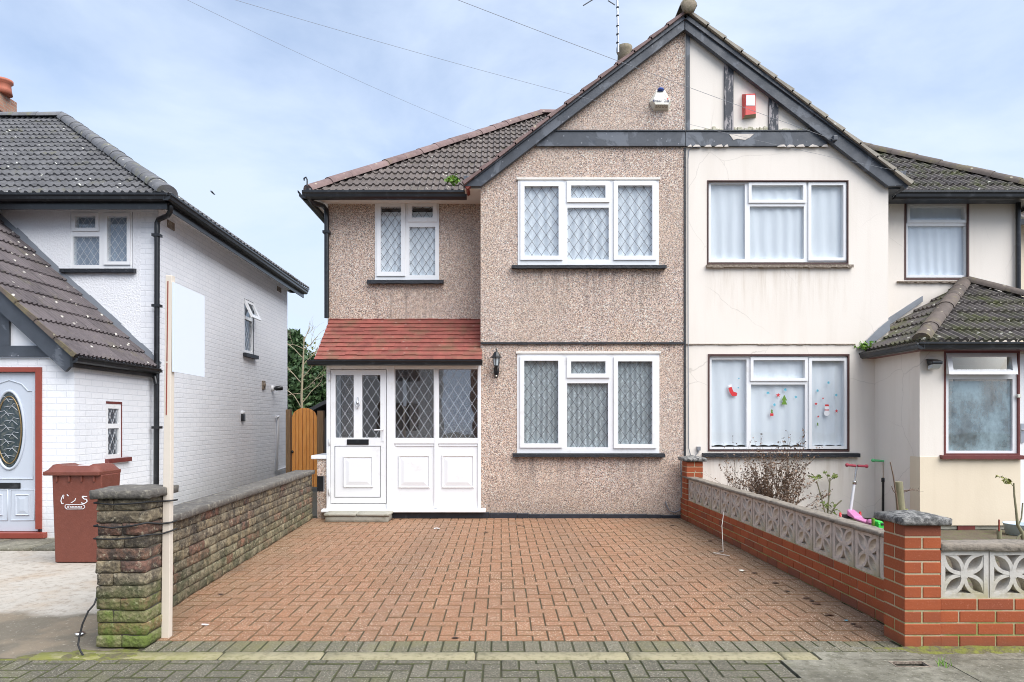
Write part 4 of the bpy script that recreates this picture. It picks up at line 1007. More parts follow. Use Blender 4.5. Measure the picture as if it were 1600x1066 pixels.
mb.prism([P(1386,498,RY-.002),P(1440,463,RY-.002),P(1440,472,RY-.002),P(1386,510,RY-.002)], (0,-.03,0))
mb.build('porch_flashing', M['flash'], hr)

# cables on the cream wall
mb = MB(); yw = FY-.02
pts = [P(1094,231,yw),P(1080,231,yw),P(1076,236,yw),P(1075,250,yw),P(1075,400,yw),P(1075.5,600,yw),P(1076,700,yw),P(1079,711,yw),P(1085,713,yw),P(1090,708,yw),P(1091,702,yw)]
mb.tube(pts, .0065, 6); mb.box(PX(1089,yw), PX(1094,yw), FY-.045, FY-.001, PZ(704,yw), PZ(698,yw)); mb.build('wall_cable', M['wire'], hr)
mb = MB(); mb.tube([P(1064,720,FY-.03),P(1065,790,FY-.03),P(1062,798,FY-.03),P(1054,801,FY-.03),P(1046,798,FY-.03),P(1041,788,FY-.03),P(1040,784,FY-.02)], .009, 6); mb.box(PX(1064,FY), PX(1069,FY), FY-.05, FY-.001, PZ(744,FY), PZ(738,FY)); mb.build('wall_cable', M['wire'], hl)

# ---------------------------------------------------------------- white painted house on the left
XW = -4.87; XWB = -4.96; YWB = 15.3
ZWT = PZ(323, WY)+.02
wh = thing('house', (-8.6, 12.0, 0), 'white painted detached house on the left with a grey tiled roof and black gutters', 'house')
WU = (110,207.5,331,420.5)
hU = rect(*WU, WY)
gridwall(MB(), -12.2, XW-.25, 0, ZWT, WY, WY+.25, [hU]).build('wall', M['roughcast'], wh)
# flank wall with the narrow window opening
def SX(Y): return XW + (XWB-XW)*(Y-WY)/(YWB-WY)
def side_pt(px, py):                                        # a picture point on the flank wall
    k = (px-VX)/F; m_ = (XWB-XW)/(YWB-WY); Y = (XW - m_*WY)/(k - m_)
    return Vector((SX(Y), Y, PZ(py, Y)))
sa, sb = side_pt(381.5,466), side_pt(396.5,553)
mb = MB(); zs0 = PZ(553, (sa.y+sb.y)/2); zs1 = PZ(466, sa.y)
def sq(y0, y1, z0, z1): mb.quad((SX(y0),y0,z0),(SX(y1),y1,z0),(SX(y1),y1,z1),(SX(y0),y0,z1))
sq(WY, sa.y, 0, ZWT); sq(sb.y, YWB, 0, ZWT); sq(sa.y, sb.y, 0, zs0); sq(sa.y, sb.y, zs1, ZWT)
mb.box(XW-.25, XW-.001, WY+.0, WY+.02, 0, ZWT); mb.quad((XWB,YWB,0),(-12.2,YWB,0),(-12.2,YWB,ZWT),(XWB,YWB,ZWT))
mb.build('flank_wall', M['wbrick'], wh)
mb = MB(); mb.prism([(XW-.01,WY+.03,0),(XW+.012,WY+.03,0),(XW+.012,WY+.03,.10),(XW-.01,WY+.03,.10)], (XWB-XW,YWB-WY-.03,0)); mb.build('plinth', M['plinth'], wh)
MB().box(-12, -5.3, WY+.3, 15.0, 2.5, 2.6).build('room', M['room'], wh)
window(wh, WY+.02, WU, [(119.5,151,339,357,1),(115.5,156,370,414.5,0),(169,200,339,409.5,1)], leadm='leadlight', lead=(.0045,.10,.155), sill=(99,214.5,420.5,427.5), casw=5, curt='sky_backing', cy=.06, amp=.006)  # the curtain here is an added backing imitating sky reflected in the glass
# narrow flank window
def side_window(o_):
    mb = MB(); y0, y1, z0, z1 = sa.y+.01, sb.y-.01, zs0+.01, zs1-.01; ym = y0+.045; zt_ = z1-.62*0+ -.0
    zm = z0 + (z1-z0)*.66
    for a in ((y0,y0+.05,z0,z1),(y1-.05,y1,z0,z1),(y0+.051,y1-.051,z0,z0+.05),(y0+.051,y1-.051,z1-.05,z1),(y0+.051,y1-.051,zm-.03,zm+.03)):
        mb.box(SX(a[0])-.06, SX(a[0])-.012, a[0], a[1], a[2], a[3])
    f_ = mb.build('window', M['upvc'], o_)
    MB().quad((SX(y0)-.04,y0,z0),(SX(y1)-.04,y1,z0),(SX(y1)-.04,y1,z1),(SX(y0)-.04,y0,z1)).build('pane', M['glass'], f_)
    lm = MB(); f = lambda x, z: Vector((1,0,0)) if x is None else Vector((SX(x)-.034, x, z))
    lattice(lm, y0+.05, y1-.05, z0+.05, zm-.03, 0, .008, .004, .13, .2, side=f); lm.build('leadwork', M['leadlight'], f_)
    mb = MB()                                               # open top light
    A = Vector((SX(y0)+.0, y0, z1)); B = Vector((SX(y1)+.0, y1, z1)); Cc = Vector((SX(y1)+.16, y1, zm)); D = Vector((SX(y0)+.16, y0, zm))
    inn = [lerp(lerp(A,B,.2),lerp(D,Cc,.2),.18), lerp(lerp(A,B,.8),lerp(D,Cc,.8),.18), lerp(lerp(A,B,.8),lerp(D,Cc,.8),.82), lerp(lerp(A,B,.2),lerp(D,Cc,.2),.82)]
    qq = [A,B,Cc,D]
    for i in range(4): j = (i+1)%4; mb.prism([qq[i],qq[j],inn[j],inn[i]], (-.035,0,-.005))
    mb.build('casement', M['upvc'], f_); MB().quad(*[p-Vector((.02,0,0)) for p in inn]).build('casement_pane', M['glass'], f_)
    MB().box(SX(y0)-.02, SX(y0)+.07, y0-.08, y1+.08, z0-.09, z0-.02).build('sill', M['blacksill'], f_)
side_window(wh)
# roof
xE, yE = PX(263, 9.03), 9.03; zE2 = PZ(304, 9.03); tW = .70; cw = 1/math.sqrt(1+tW*tW); sw = tW*cw
tlen = 4.25; xA2, yA2, zA2 = xE-tlen, yE+tlen, zE2+tlen*tW
t = MB(); tiles(t, (-12.6, yE, zE2), (1,0,0), (0,cw,sw), xE+12.6, tlen/cw, gauge=.30, amp=.026, thick=.03, pitch=.11, samp=5)
t.clip((xE, yE, 0), (.7071, .7071, 0)); t.clip((0,0,zA2+.02), (0,0,1)); t.build('roof', M['tile_grey'], wh)
t = MB(); tiles(t, (xE, yE, zE2), (0,1,0), (-cw,0,sw), 6.9, tlen/cw, gauge=.31, amp=.03, thick=.03, samp=4)
yB2 = YWB+.35; t.clip((xE, yE, 0), (-.7071, -.7071, 0))
nb = Vector((-(yA2-yB2), tlen*1.0, 0)).normalized()
t.clip((xE, yB2, 0), nb); t.clip((0,0,zA2+.02), (0,0,1)); t.build('flank_roof', M['tile_grey'], wh)
mb = MB(); mb.add([(xE,yB2,zE2),(-12.6,yB2,zE2),(-12.6,yA2,zA2),(xA2,yA2,zA2)], [(0,1,2,3)]); mb.build('rear_roof', M['tile_grey'], wh)
t = MB(); ridge(t, (xE-.02, yE+.02, zE2+.05), (xA2, yA2, zA2+.05), .14, .42); ridge(t, (xA2, yA2, zA2+.05), (-12.6, yA2, zA2+.05), .14, .45); t.build('ridge_tiles', M['ridge_grey'], wh)
zf = zE2-.005
mb = MB(); gutter(mb, (-12.6, yE+.02, zf), (xE+.02, yE+.02, zf), (0,-1,0), .10, .11); gutter(mb, (xE-.03, yE-.08, zf), (xE-.03+(XWB-XW), yB2, zf), (1,0,0), .10, .11); mb.build('gutter', M['black'], wh)
mb = MB(); mb.box(-12.6, xE-.03, yE+.021, yE+.04, zf-.19, zf-.01)
mb.prism([(xE-.05,yE+.041,zf-.19),(xE-.031,yE+.041,zf-.19),(xE-.031,yE+.041,zf-.01),(xE-.05,yE+.041,zf-.01)], (XWB-XW, yB2-yE-.05, 0)); mb.build('fascia', M['black'], wh)
zso = ZWT-.015
mb = MB(); mb.box(-12.6, xE-.05, yE+.042, WY-.001, zso-.02, zso); mb.quad((XW-.05,WY,zso-.02),(xE-.05,WY,zso-.02),(xE-.05+(XWB-XW),yB2,zso-.02),(XWB-.05,yB2,zso-.02)); mb.quad((XWB,YWB+.001,zso-.02),(xE-.06+(XWB-XW),YWB+.001,zso-.02),(xE-.06+(XWB-XW),yB2,zso-.02),(XWB,yB2,zso-.02))
mb.quad((xE-.052,WY-.3,zso-.02),(xE-.052+(XWB-XW),yB2,zso-.02),(xE-.052+(XWB-XW),yB2,zf-.18),(xE-.052,WY-.3,zf-.18))
mb.build('soffit', M['white'], wh)
for py0, py1, p0, p1 in ((343,361,261,271.5),(447,457.5,433,438.5)):
    a, b = side_pt(p0,py0), side_pt(p1,py1); MB().box(a.x-.01, a.x+.012, a.y, b.y, b.z, a.z).build('air_brick', M['stonesill'], wh)
ch2 = MB().box(-11.5, -10.58, 13.5, 14.3, 6.5, PZ(140,13.6)); ch2.box(-11.54, -10.53, 13.46, 14.34, PZ(163,13.6), PZ(150,13.6)); ch2.box(-11.52, -10.55, 13.44, 14.36, PZ(149.9,13.6), PZ(133,13.6))
c2 = ch2.build('chimney', M['chimney'], wh)
mb = MB().lathe((PX(6,14.0), 14.0, PZ(133,13.6)), [(.16,0),(.14,.1),(.13,.22),(.17,.25),(.17,.30),(.14,.30)], 16); mb.build('chimney_pot', M['terracotta'], c2)
# downpipes
mb = MB(); yp = WY-.06
mb.tube([P(266,322,yE+.1),P(266,331,yE+.1),P(262,337,yE+.15),P(248,343,yp),P(245.5,349,yp),P(245.5,362,yp),P(245,560,yp),P(244,770,yp)], .036, 10)
for py in (368,478,580,668): pipe_clip(mb, PX(245,yp), yp, PZ(py,yp), .036)
mb.build('downpipe', M['black'], wh)

# porch of the white house
XS = -4.965
wy2 = WPY+.0
psa = PX(110,WPY); 
zpt = PZ(560, WPY)
def pside(px, py): Y = XS*F/(px-VX); return Vector((XS, Y, PZ(py, Y)))
pa, pb = pside(165.5,627), pside(191,716)
mb = MB()
drx0, drx1 = -6.10, PX(66,WPY)
gridwall(mb, -7.3, XS, 0, zpt, WPY, WPY+.2, [(drx0, drx1, -.01, PZ(574,WPY))])
z0p, z1p = PZ(716,(pa.y+pb.y)/2), PZ(627,pa.y)
def sp(y0,y1,z0,z1): mb.quad((XS,y0,z0),(XS,y1,z0),(XS,y1,z1),(XS,y0,z1))
sp(WPY+.2,pa.y,0,zpt); sp(pb.y,WY,0,zpt); sp(pa.y,pb.y,0,z0p); sp(pa.y,pb.y,z1p,zpt)
mb.build('porch_wall', M['wbrick'], wh)
mb = MB(); yj = WPY
for a in ((pa.y+.015,pa.y+.06,z0p,z1p-.03),(pb.y-.06,pb.y-.015,z0p,z1p-.03),(pa.y+.061,pb.y-.061,z0p,z0p+.05),(pa.y+.061,pb.y-.061,z1p-.09,z1p-.03),(pa.y+.061,pb.y-.061,(z0p+z1p)/2+.02,(z0p+z1p)/2+.08)): mb.box(XS-.06, XS-.008, *a)
f_ = mb.build('porch_window', M['upvc'], wh)
MB().quad((XS-.03,pa.y,z0p),(XS-.03,pb.y,z0p),(XS-.03,pb.y,z1p),(XS-.03,pa.y,z1p)).build('pane', M['glassd'], f_)
lm = MB(); lattice(lm, pa.y+.06, pb.y-.06, z0p+.05, z1p-.09, 0, .006, .004, .11, .2, side=lambda x, z: Vector((1,0,0)) if x is None else Vector((XS-.024, x, z))); lm.build('leadwork', M['leadlight'], f_)
mb = MB(); mb.box(XS-.02, XS+.05, pa.y-.02, pb.y+.14, z0p-.055, z0p-.002); mb.box(XS-.03, XS-.002, pa.y, pb.y, z1p-.029, z1p); mb.box(XS-.03, XS-.002, pb.y-.014, pb.y, z0p, z1p-.03); mb.build('sill', M['maroon'], f_)
mb = MB(); mb.box(drx1-.07, drx1, WPY-.02, WPY+.1, .12, PZ(574,WPY)); mb.box(drx0, drx1-.071, WPY-.02, WPY+.1, PZ(581.5,WPY), PZ(574,WPY)); mb.box(drx0, drx0+.07, WPY-.02, WPY+.1, .12, PZ(581.6,WPY)); mb.box(drx0-.05, drx1+.06, WPY-.07, WPY+.1, PZ(840,WPY), PZ(831.5,WPY)); mb.build('door_surround', M['rust'], wh, bev=.004)
MB().box(drx0-.05, drx1+.3, WPY-.02, WPY+.05, 0, PZ(840,WPY)-.001).build('door_step', M['concrete'], wh)
DYY = WPY+.03
d3 = MB().box(drx0+.071, drx1-.071, DYY, DYY+.05, PZ(831,WPY), PZ(582,WPY)).build('front_door', M['greydoor'], wh, bev=.003)
def ringpath(cx, cz, rx, rz, y, n=40): return [Vector((cx+rx*math.cos(2*math.pi*i/n), y, cz+rz*math.sin(2*math.pi*i/n))) for i in range(n+1)]
ocx, ocz = PX(15,DYY), PZ(672,DYY); orx, orz = 23.5*DYY/F, 61*DYY/F
mb = MB(); mb.tube(ringpath(ocx, ocz, orx, orz, DYY-.004), .016, 8, cap=False)
up_ = [P(-22,608,DYY),P(-14,603,DYY)] ; 
path = [P(52,748,DYY),P(52,611,DYY),P(44,611,DYY),P(34,600,DYY),P(15,594,DYY),P(-4,600,DYY),P(-14,611,DYY),P(-22,611,DYY),P(-22,748,DYY),P(52,748,DYY)]
mb.tube([p - Vector((0,.002,0)) for p in path], .009, 6)
for x0, x1 in ((17,54),(-24,12)):
    a = rect(x0,x1,765,813,DYY); mb.tube([(a[0],DYY,a[2]),(a[1],DYY,a[2]),(a[1],DYY,a[3]),(a[0],DYY,a[3]),(a[0],DYY,a[2])], .008, 6); raised_panel(mb, (x0+7,x1-7,772,806), DYY-.001, .035, .014)
mb.build('door_moulding', M['greydoor'], d3)
el_ = ringpath(ocx, ocz, orx*.93, orz*.96, DYY-.003); mb = MB(); mb.add(el_[:-1], [tuple(range(len(el_)-2,-1,-1))]); mb.build('oval_glass', M['darkglass'], d3)
mb = MB(); mb.tube(ringpath(ocx, ocz, orx*.80, orz*.86, DYY-.006), .008, 6, cap=False)
lead_ = MB()
for k in range(9):
    zz = ocz - orz*.72 + k*orz*.18; sgn = 1 if k % 2 else -1
    lead_.tube([(ocx+sgn*orx*.55, DYY-.007, zz-.02),(ocx+sgn*orx*.2, DYY-.007, zz+.035),(ocx-sgn*orx*.35, DYY-.007, zz+.02)], .003, 5)
    lead_.tube([(ocx, DYY-.007, zz),(ocx+sgn*orx*.3, DYY-.007, zz+.06),(ocx+sgn*orx*.62, DYY-.007, zz+.05)], .003, 5)
mb.build('oval_band', M['brass'], d3); lead_.build('leadwork', M['leadlight'], d3)
MB().box(PX(-5,DYY), PX(32.5,DYY), DYY-.012, DYY-.001, PZ(763.5,DYY), PZ(754.5,DYY)).build('letterbox', M['black'], d3, bev=.003)
# porch roof: a slope falling to the right, black gable timbers in front
yv = WPY-.16; xg = PX(113,yv); zg = PZ(549,yv); tp = .92; cp = 1/math.sqrt(1+tp*tp); spn = tp*cp
xg2 = -4.86
t = MB(); tiles(t, (xg2, yv, PZ(556,yv)), (0,1,0), (-cp,0,spn), WY-yv-.005, 4.0, gauge=.30, amp=.022, pitch=.085, thick=.028, samp=5)
t.build('porch_roof', M['tile_purple'], wh)
zgb = PZ(556,yv)
mb = MB(); gutter(mb, (xg2-.02, yv-.02, zgb-.005), (xg2-.02, WY-.05, zgb-.005), (1,0,0), .075, .08); mb.build('porch_gutter', M['black'], wh)
MB().box(xg2-.06, xg2-.021, yv+.01, WY-.01, zgb-.13, zgb-.01).build('porch_fascia', M['black'], wh)
mb = MB(); d = Vector((-cp,0,spn)); n_ = Vector((spn,0,cp)); a = Vector((xg2, WPY-.07, zgb-.03)); b = a + d*4.0
mb.prism([a, b, b - n_*.20, a - n_*.20], (0,-.05,0)); bb = mb.build('porch_bargeboard', M['board'], wh)
mb = MB()
for k in range(14):
    p = Vector((xg2, yv-.005, zgb)) + d*(k*.30); q2 = p + d*.31
    mb.prism([p-n_*.03, q2-n_*.03, q2+n_*.008, p+n_*.03], (0,.07,0), random.random())
mb.build('verge_tiles', M['ridge_moss'], wh)
MB().box(-7.3, XS, WPY-.045, WPY-.001, PZ(558,WPY), PZ(541,WPY)).build('porch_beam', M['board'], wh)
gp = MB(); gp.add([(XS,WPY-.01,PZ(541,WPY)),(-7.3,WPY-.01,PZ(541,WPY)),(-7.3,WPY-.01,zgb+2.2),(XS-.1,WPY-.01,PZ(541,WPY)+.05)], [(0,1,2,3)]); gp.build('gable_panel', M['white'], wh)
MB().box(PX(-3,WPY), PX(18,WPY), WPY-.04, WPY-.011, PZ(541,WPY)+.001, PZ(470,WPY)).build('gable_post', M['board'], wh)
mb = MB(); A = Vector((xg2, WY-.015, zgb+.03)); 
for k in range(20):
    p = A + d*(k*.2); q2 = A + d*((k+1)*.2); j = random.uniform(0,.025)
    mb.prism([p, q2, q2+n_*(.07+j), p+n_*(.07+j)], (0,-.012,0), random.random())
mb.build('porch_flashing', M['flash'], wh)
t = MB(); ridge(t, P(-25,400,8.2), P(57,437,8.75), .09, .4, up=(.67,0,.74)); t.build('porch_ridge_tiles', M['ridge_moss'], wh)
mb = MB(); yq = WY-.09
mb.tube([P(226,566,yq),P(228,576,yq),P(234,583,yq),P(242,590,yq),P(244,600,yq)], .032, 10); mb.build('porch_downpipe', M['black'], wh)

# pale yellow house at the far right edge
yh = thing('house', (10.2, 13.0, 0), 'yellow walled house glimpsed past the right edge of the cream house', 'house')
MB().box(8.75, 13.0, 11.2, 16, 0, PZ(352,11.2)).build('wall', M['yellow'], yh)
t = MB(); tiles(t, (8.45, 10.9, PZ(345,10.9)), (1,0,0), (0,cs,sn), 4.5, 4.2, gauge=.30); t.clip((8.45,10.9,0), (-.7071,.7071,0)); t.build('roof', M['tile_mossy'], yh)
mb = MB(); mb.box(8.45, 13.0, 10.86, 10.9, PZ(352,10.9), PZ(343,10.9)); mb.build('gutter', M['black'], yh)
# ---------------------------------------------------------------- ground, drive, pavement
struct(MB().quad((-150,-60,-.07),(150,-60,-.07),(150,300,-.07),(-150,300,-.07)).build('ground', M['ground'], origin=(0,0,-.07)))
struct(MB().quad((-60,-9,-.05),(60,-9,-.05),(60,1.6,-.05),(-60,1.6,-.05)).build('road', M['asphalt'], origin=(0,0,-.05)))
def paver_block(mb, x0, x1, y0, y1, z=0, g=.0028, ch=.0042, rr=None):
    x0 += g; x1 -= g; y0 += g; y1 -= g
    if x1-x0 < .015 or y1-y0 < .015: return
    tx, ty, dz = random.gauss(0,.004), random.gauss(0,.004), random.gauss(0,.0012)
    xm, ym = (x0+x1)/2, (y0+y1)/2
    h = lambda x, y: z + dz + (x-xm)*tx + (y-ym)*ty
    top = [(x0+ch,y0+ch),(x1-ch,y0+ch),(x1-ch,y1-ch),(x0+ch,y1-ch)]; bot = [(x0,y0),(x1,y0),(x1,y1),(x0,y1)]
    vs = [(x,y,h(x,y)) for x, y in top] + [(x,y,h(x,y)-ch) for x, y in bot] + [(x,y,z-.04) for x, y in bot]
    fs = [(0,1,2,3)] + [(4+i,4+(i+1)%4,(i+1)%4,i) for i in range(4)] + [(8+i,8+(i+1)%4,4+(i+1)%4,4+i) for i in range(4)]
    rr = random.random() if rr is None else rr
    mb.add(vs, fs[:1], rr); mb.add(vs, fs[1:], rr, 1)
def herringbone(mb, X0, X1, Y0, Y1, u=.1, inside=lambda x, y: True):
    nx, ny = int(math.ceil((X1-X0)/u)), int(math.ceil((Y1-Y0)/u))
    for i in range(-1, nx+1):
        for j in range(-1, ny+1):
            k = (i-j) % 4
            if k == 0: a, b, c, d = i, i+2, j, j+1
            elif k == 3: a, b, c, d = i, i+1, j, j+2
            else: continue
            xa, xb, ya, yb = max(X0+a*u, X0), min(X0+b*u, X1), max(Y0+c*u, Y0), min(Y0+d*u, Y1)
            if xb-xa > .02 and yb-ya > .02 and inside((xa+xb)/2, (ya+yb)/2): paver_block(mb, xa, xb, ya, yb)
PRYY = 4.01
YS0, YS1 = EH*F/(1031-HY), EH*F/(1019-HY)                   # concrete edging
YS2 = EH*F/(1001.5-HY)                                      # grey soldier course up to here
LWX = lambda Y: -2.42 - (Y-4.69)*.050                       # drive side face of the left wall
RWX = lambda Y: 2.46 + (Y-4.0)*.014                         # drive side face of the right wall
mb = MB()
herringbone(mb, -2.80, 2.62, YS2, FY-.01, .1, lambda x, y: LWX(y)-.12 < x < RWX(y)+.10)
struct(mb.build('driveway', [M['paver_red'], M['paver_dirt']], origin=(0,6,0)))
mb = MB(); mb.add([(x,y,-.0045) for x, y in ((-2.2,YS0),(2.5,YS0),(2.66,FY+.2),(-2.75,FY+.2),(-2.5,4.4),(-2.2,4.3))], [tuple(range(6))]); struct(mb.build('driveway_bed', M['paver_bed'], origin=(0,6,-.011)))
mb = MB(); x = -2.16
while x < 2.40: paver_block(mb, x, x+.1, YS1, YS2); x += .1
struct(mb.build('driveway_edge', [M['paver_edge'], M['paver_dirt_grey']], origin=(0,YS1,0)))
mb = MB(); x = -2.75; 
while x < 1.8:
    l = random.choice((.6,.9,.9,1.1)); l = min(l, 1.85-x)
    rblock(mb, Matrix.Translation((x+.003, YS0+.004, -.05)), l-.006, YS1-YS0-.008, .055, .01, .003, 9, random.random(), (6,1,1), x); x += l
struct(mb.build('edging_kerb', M['edging'], origin=(0,YS0,0)))
mb = MB(); herringbone(mb, -4.6, 3.4, 1.75, YS0-.004, .1, lambda x, y: x < 1.50 + (YS0-y)*.36)
struct(mb.build('pavement', [M['paver_grey'], M['paver_dirt_grey']], origin=(0,3,0)))
mb = MB(); mb.quad((-7,1.7,-.0047),(1.50,1.7,-.0047),(1.50,YS0,-.0047),(-7,YS0,-.0047)); struct(mb.build('pavement_bed', M['paver_bed'], origin=(0,3,-.011)))
# old concrete slabs of the pavement at the right
mb = MB()
def slab(pts, z=0.0, rr=None):
    mb.prism([Vector((p.x, p.y, z+random.uniform(-.003,.003))) for p in pts], (0,0,-.05), rr or random.random())
xs0 = 1.53
rows = [(PRYY+.02, YS0+.005), (YS0-.003, 3.30), (3.292, 2.3), (2.292, 1.7)]
sl = lambda y: 1.52 + (YS0-y)*.36                           # slanting start of the slabs
hole = (2.22, 2.42, 3.70, 3.785)
for k, (ya, yb) in enumerate(rows):
    xa = sl((ya+yb)/2) if k else 1.86; step = .62
    cuts = [xa] + [xa + step*(i+1) + (.31 if k % 2 else 0) for i in range(8)]
    for i in range(len(cuts)-1):
        a, b = cuts[i]+.004, cuts[i+1]-.004
        la = (sl(ya)-xa if k and i == 0 else 0)+0; lb = (sl(yb)-xa if k and i == 0 else 0)
        if k and i == 0: q = [Vector((sl(yb)+.004,yb,0)),Vector((b,yb,0)),Vector((b,ya,0)),Vector((sl(ya)+.004,ya,0))]
        else: q = [Vector((a,yb,0)),Vector((b,yb,0)),Vector((b,ya,0)),Vector((a,ya,0))]
        if k == 1 and a < hole[0] < b:
            for z0, z1, w0, w1 in ((a,hole[0],yb,ya),(hole[1],b,yb,ya),(hole[0],hole[1],yb,hole[2]),(hole[0],hole[1],hole[3],ya)):
                if z1-z0 > .002 and w1-w0 > .002: mb.prism([Vector((z0,w0,0)),Vector((z1,w0,0)),Vector((z1,w1,0)),Vector((z0,w1,0))], (0,0,-.05), .4)
        else: slab(q)
struct(mb.build('paving_slabs', M['slab'], origin=(2.5,3,0)))
struct(MB().quad((1.5,1.7,-.15),(6.5,1.7,-.15),(6.5,YS0+.2,-.15),(1.5,YS0+.2,-.15)).build('slab_bed', M['rubber'], origin=(3,3,-.03)))
# sunken metal stop-tap box seen through a hole in the slab
mb = MB(); x0, x1, y0, y1 = hole
for a in ((x0,x0+.008,y0,y1),(x1-.008,x1,y0,y1),(x0+.0081,x1-.0081,y0,y0+.008),(x0+.0081,x1-.0081,y1-.008,y1)): mb.box(a[0],a[1],a[2],a[3],-.012,.003)
tag(mb.build('stopcock_box', M['stonesill']), 'small rusty open stop tap box sunk in the slabs before the red brick pier', 'utility box')
# neighbour forecourt on the left, slabs by the door, strip of moss
mb = MB()
fx = lambda Y: -2.25 - max(0, Y-4.35)*.050 - (.35 if Y > 4.45 else .1)
n = 40; 
for i in range(n):
    a, b = 3.85+(9.3-3.85)*i/n, 3.85+(9.3-3.85)*(i+1)/n
    mb.quad((-9,a,-.006),(-2.3,a,-.006),(-2.3,b,-.006),(-9,b,-.006))
struct(mb.build('forecourt', M['fore'], origin=(-5,6,-.006)))
mb = MB()
x = -7.4
while x < -4.35: 
    rblock(mb, Matrix.Translation((x, 7.02, -.02)), .58, .55, .045, .006, .002, 8, random.random(), (3,3,1), x); x += .6
struct(mb.build('door_paving', M['slab'], origin=(-5.8,7,0)))
mb = MB(); n = 60
for i in range(n):                                          # lumpy moss bank at the pier foot and along the kerb
    for j in range(5):
        x0 = -3.0+1.35*i/n; dx = 1.35/n; y0 = YS0-.06+(.30)*j/5; dy = .06
        def hh(x, y):
            e = min((x+3.0)/.5, (-1.65-x)/.6, 1); c = 1-abs((y-(YS0+.06))/.17)
            return -.013 + max(0, .022*e*max(0,c)) + .012*noise.noise(Vector((x*14, y*14, 1)))*max(0, min(e, c*2))
        q = [(x0,y0),(x0+dx,y0),(x0+dx,y0+dy),(x0,y0+dy)]; mb.add([(x,y,hh(x,y)) for x, y in q], [(0,1,2,3)], random.random(), 0, True)
tag(mb.build('moss_patch', M['moss']), kind='stuff')
mb = MB(); n = 70
for i in range(n):
    for j in range(4):
        x0 = 2.05+2.6*i/n; dx = 2.6/n; y0 = 3.86+.15*j/4; dy = .15/4
        hh = lambda x, y: -.010 + max(0, .022*min(1,(x-2.05)/.5)*((y-3.86)/.15)) + .010*noise.noise(Vector((x*16, y*16, 4)))*((y-3.86)/.15)
        mb.add([(x,y,hh(x,y)) for x, y in ((x0,y0),(x0+dx,y0),(x0+dx,y0+dy),(x0,y0+dy))], [(0,1,2,3)], random.random(), 0, True)
tag(mb.build('moss_strip', M['moss']), kind='stuff')
# front garden on the right
mb = MB()
for i in range(40):
    for j in range(36):
        x0, y0 = 2.62+(9-2.62)*i/40, 4.15+(FY-4.15)*j/36; dx, dy = (9-2.62)/40, (FY-4.15)/36
        hh = lambda x, y: -.004 + .028*noise.noise(Vector((x*1.7,y*1.7,3))) + .012*noise.noise(Vector((x*9,y*9,5)))
        mb.add([(x,y,hh(x,y)) for x, y in ((x0,y0),(x0+dx,y0),(x0+dx,y0+dy),(x0,y0+dy))], [(0,1,2,3)], random.random(), 0, True)
struct(mb.build('garden_soil', M['soil'], origin=(5.5,6.5,0)))

# ---------------------------------------------------------------- left boundary wall of rough blocks
lw = thing('garden_wall', (-2.30, 4.1, 0), 'low mossy boundary wall of rough brown blocks with a square pier and flat grey coping', 'wall')
px0, px1, py0, py1 = PX(150.5,4.01), PX(229,4.01), 4.01, 4.31
ptop = PZ(779, 4.01)
def course_blocks(mb, M0, length, depth, z0, h, lens, seed, amp=.012, start=0.0):
    x = start; k = 0
    while x < length - .01:
        l = min(random.choice(lens), length-x)
        if length-x-l < .07: l = length-x
        rblock(mb, M0 @ Matrix.Translation((x+.002, random.uniform(-.006,.004), z0+.003)), l-.004, depth, h-.005, .005, amp*.62, 11, random.random(), (max(2,int(l/.035)), 4, 3), seed+k*7.7)
        x += l; k += 1
mb = MB(); ch_ = ptop/12
for c in range(12):
    lens = ((.15,.15),(.31,),(.17,.10))[c % 3]
    course_blocks(mb, Matrix.Translation((px0+random.uniform(-.006,.006), py0, 0)), px1-px0, py1-py0, c*ch_, ch_, lens, 100+c*13, .011)
pr1 = mb.build('pier', M['block'], lw)
MB().box(px0+.012, px1-.012, py0+.012, py1-.012, 0, ptop-.001).build('pier_joint', M['mortar_dark'], lw)
mb = MB(); cz = ptop
rblock(mb, Matrix.Translation((px0-.03, py0-.035, cz)), px1-px0+.065, py1-py0+.07, .052, .006, .006, 12, .5, (10,10,2), 3)
n0 = len(mb.v); 
mb.v = [(x, y, z + (max(0, .012*(1-max(abs(x-(px0+px1)/2)/.19, abs(y-(py0+py1)/2)/.19))) if z > cz+.04 else 0)) for x, y, z in mb.v]
mb.build('pier_cap', M['coping'], lw)
# the wall proper, leaning slightly away from the drive
Wy0, Wy1 = 4.32, 9.25; ang = math.atan(.050); Lw = (Wy1-Wy0)/math.cos(ang)
Mw = Matrix.Translation((LWX(Wy0), Wy0, 0)) @ Matrix.Rotation(R(90)+ang, 4, 'Z')       # local x runs along the wall, local -y faces the drive
ztopw = .635; nc = 8; chh = ztopw/nc
mb = MB()
for c in range(nc): course_blocks(mb, Mw, Lw, .19, c*chh, chh, (.14,.20,.29,.29,.22), 300+c*17, .010, 0)
mb.build('wall_blocks', M['block'], lw)
mb = MB(); rblock(mb, Mw @ Matrix.Translation((0,.012,0)), Lw, .165, ztopw-.002, .004); mb.build('wall_joint', M['mortar_dark'], lw)
mb = MB(); x = 0; k = 0
while x < Lw-.02:
    l = min(.62, Lw-x); rblock(mb, Mw @ Matrix.Translation((x+.002,-.035,ztopw)), l-.004,   .26, .055, .005, .004, 9, random.random(), (8,4,1), 50+k); x += l; k += 1
mb.build('wall_coping', M['coping'], lw)
MB().box(PX(495.5,9.1)-.0, PX(503,9.1)+.02, 9.10, 9.16, PZ(768,9.13), PZ(744,9.13)).build('meter_key', M['black'], lw)

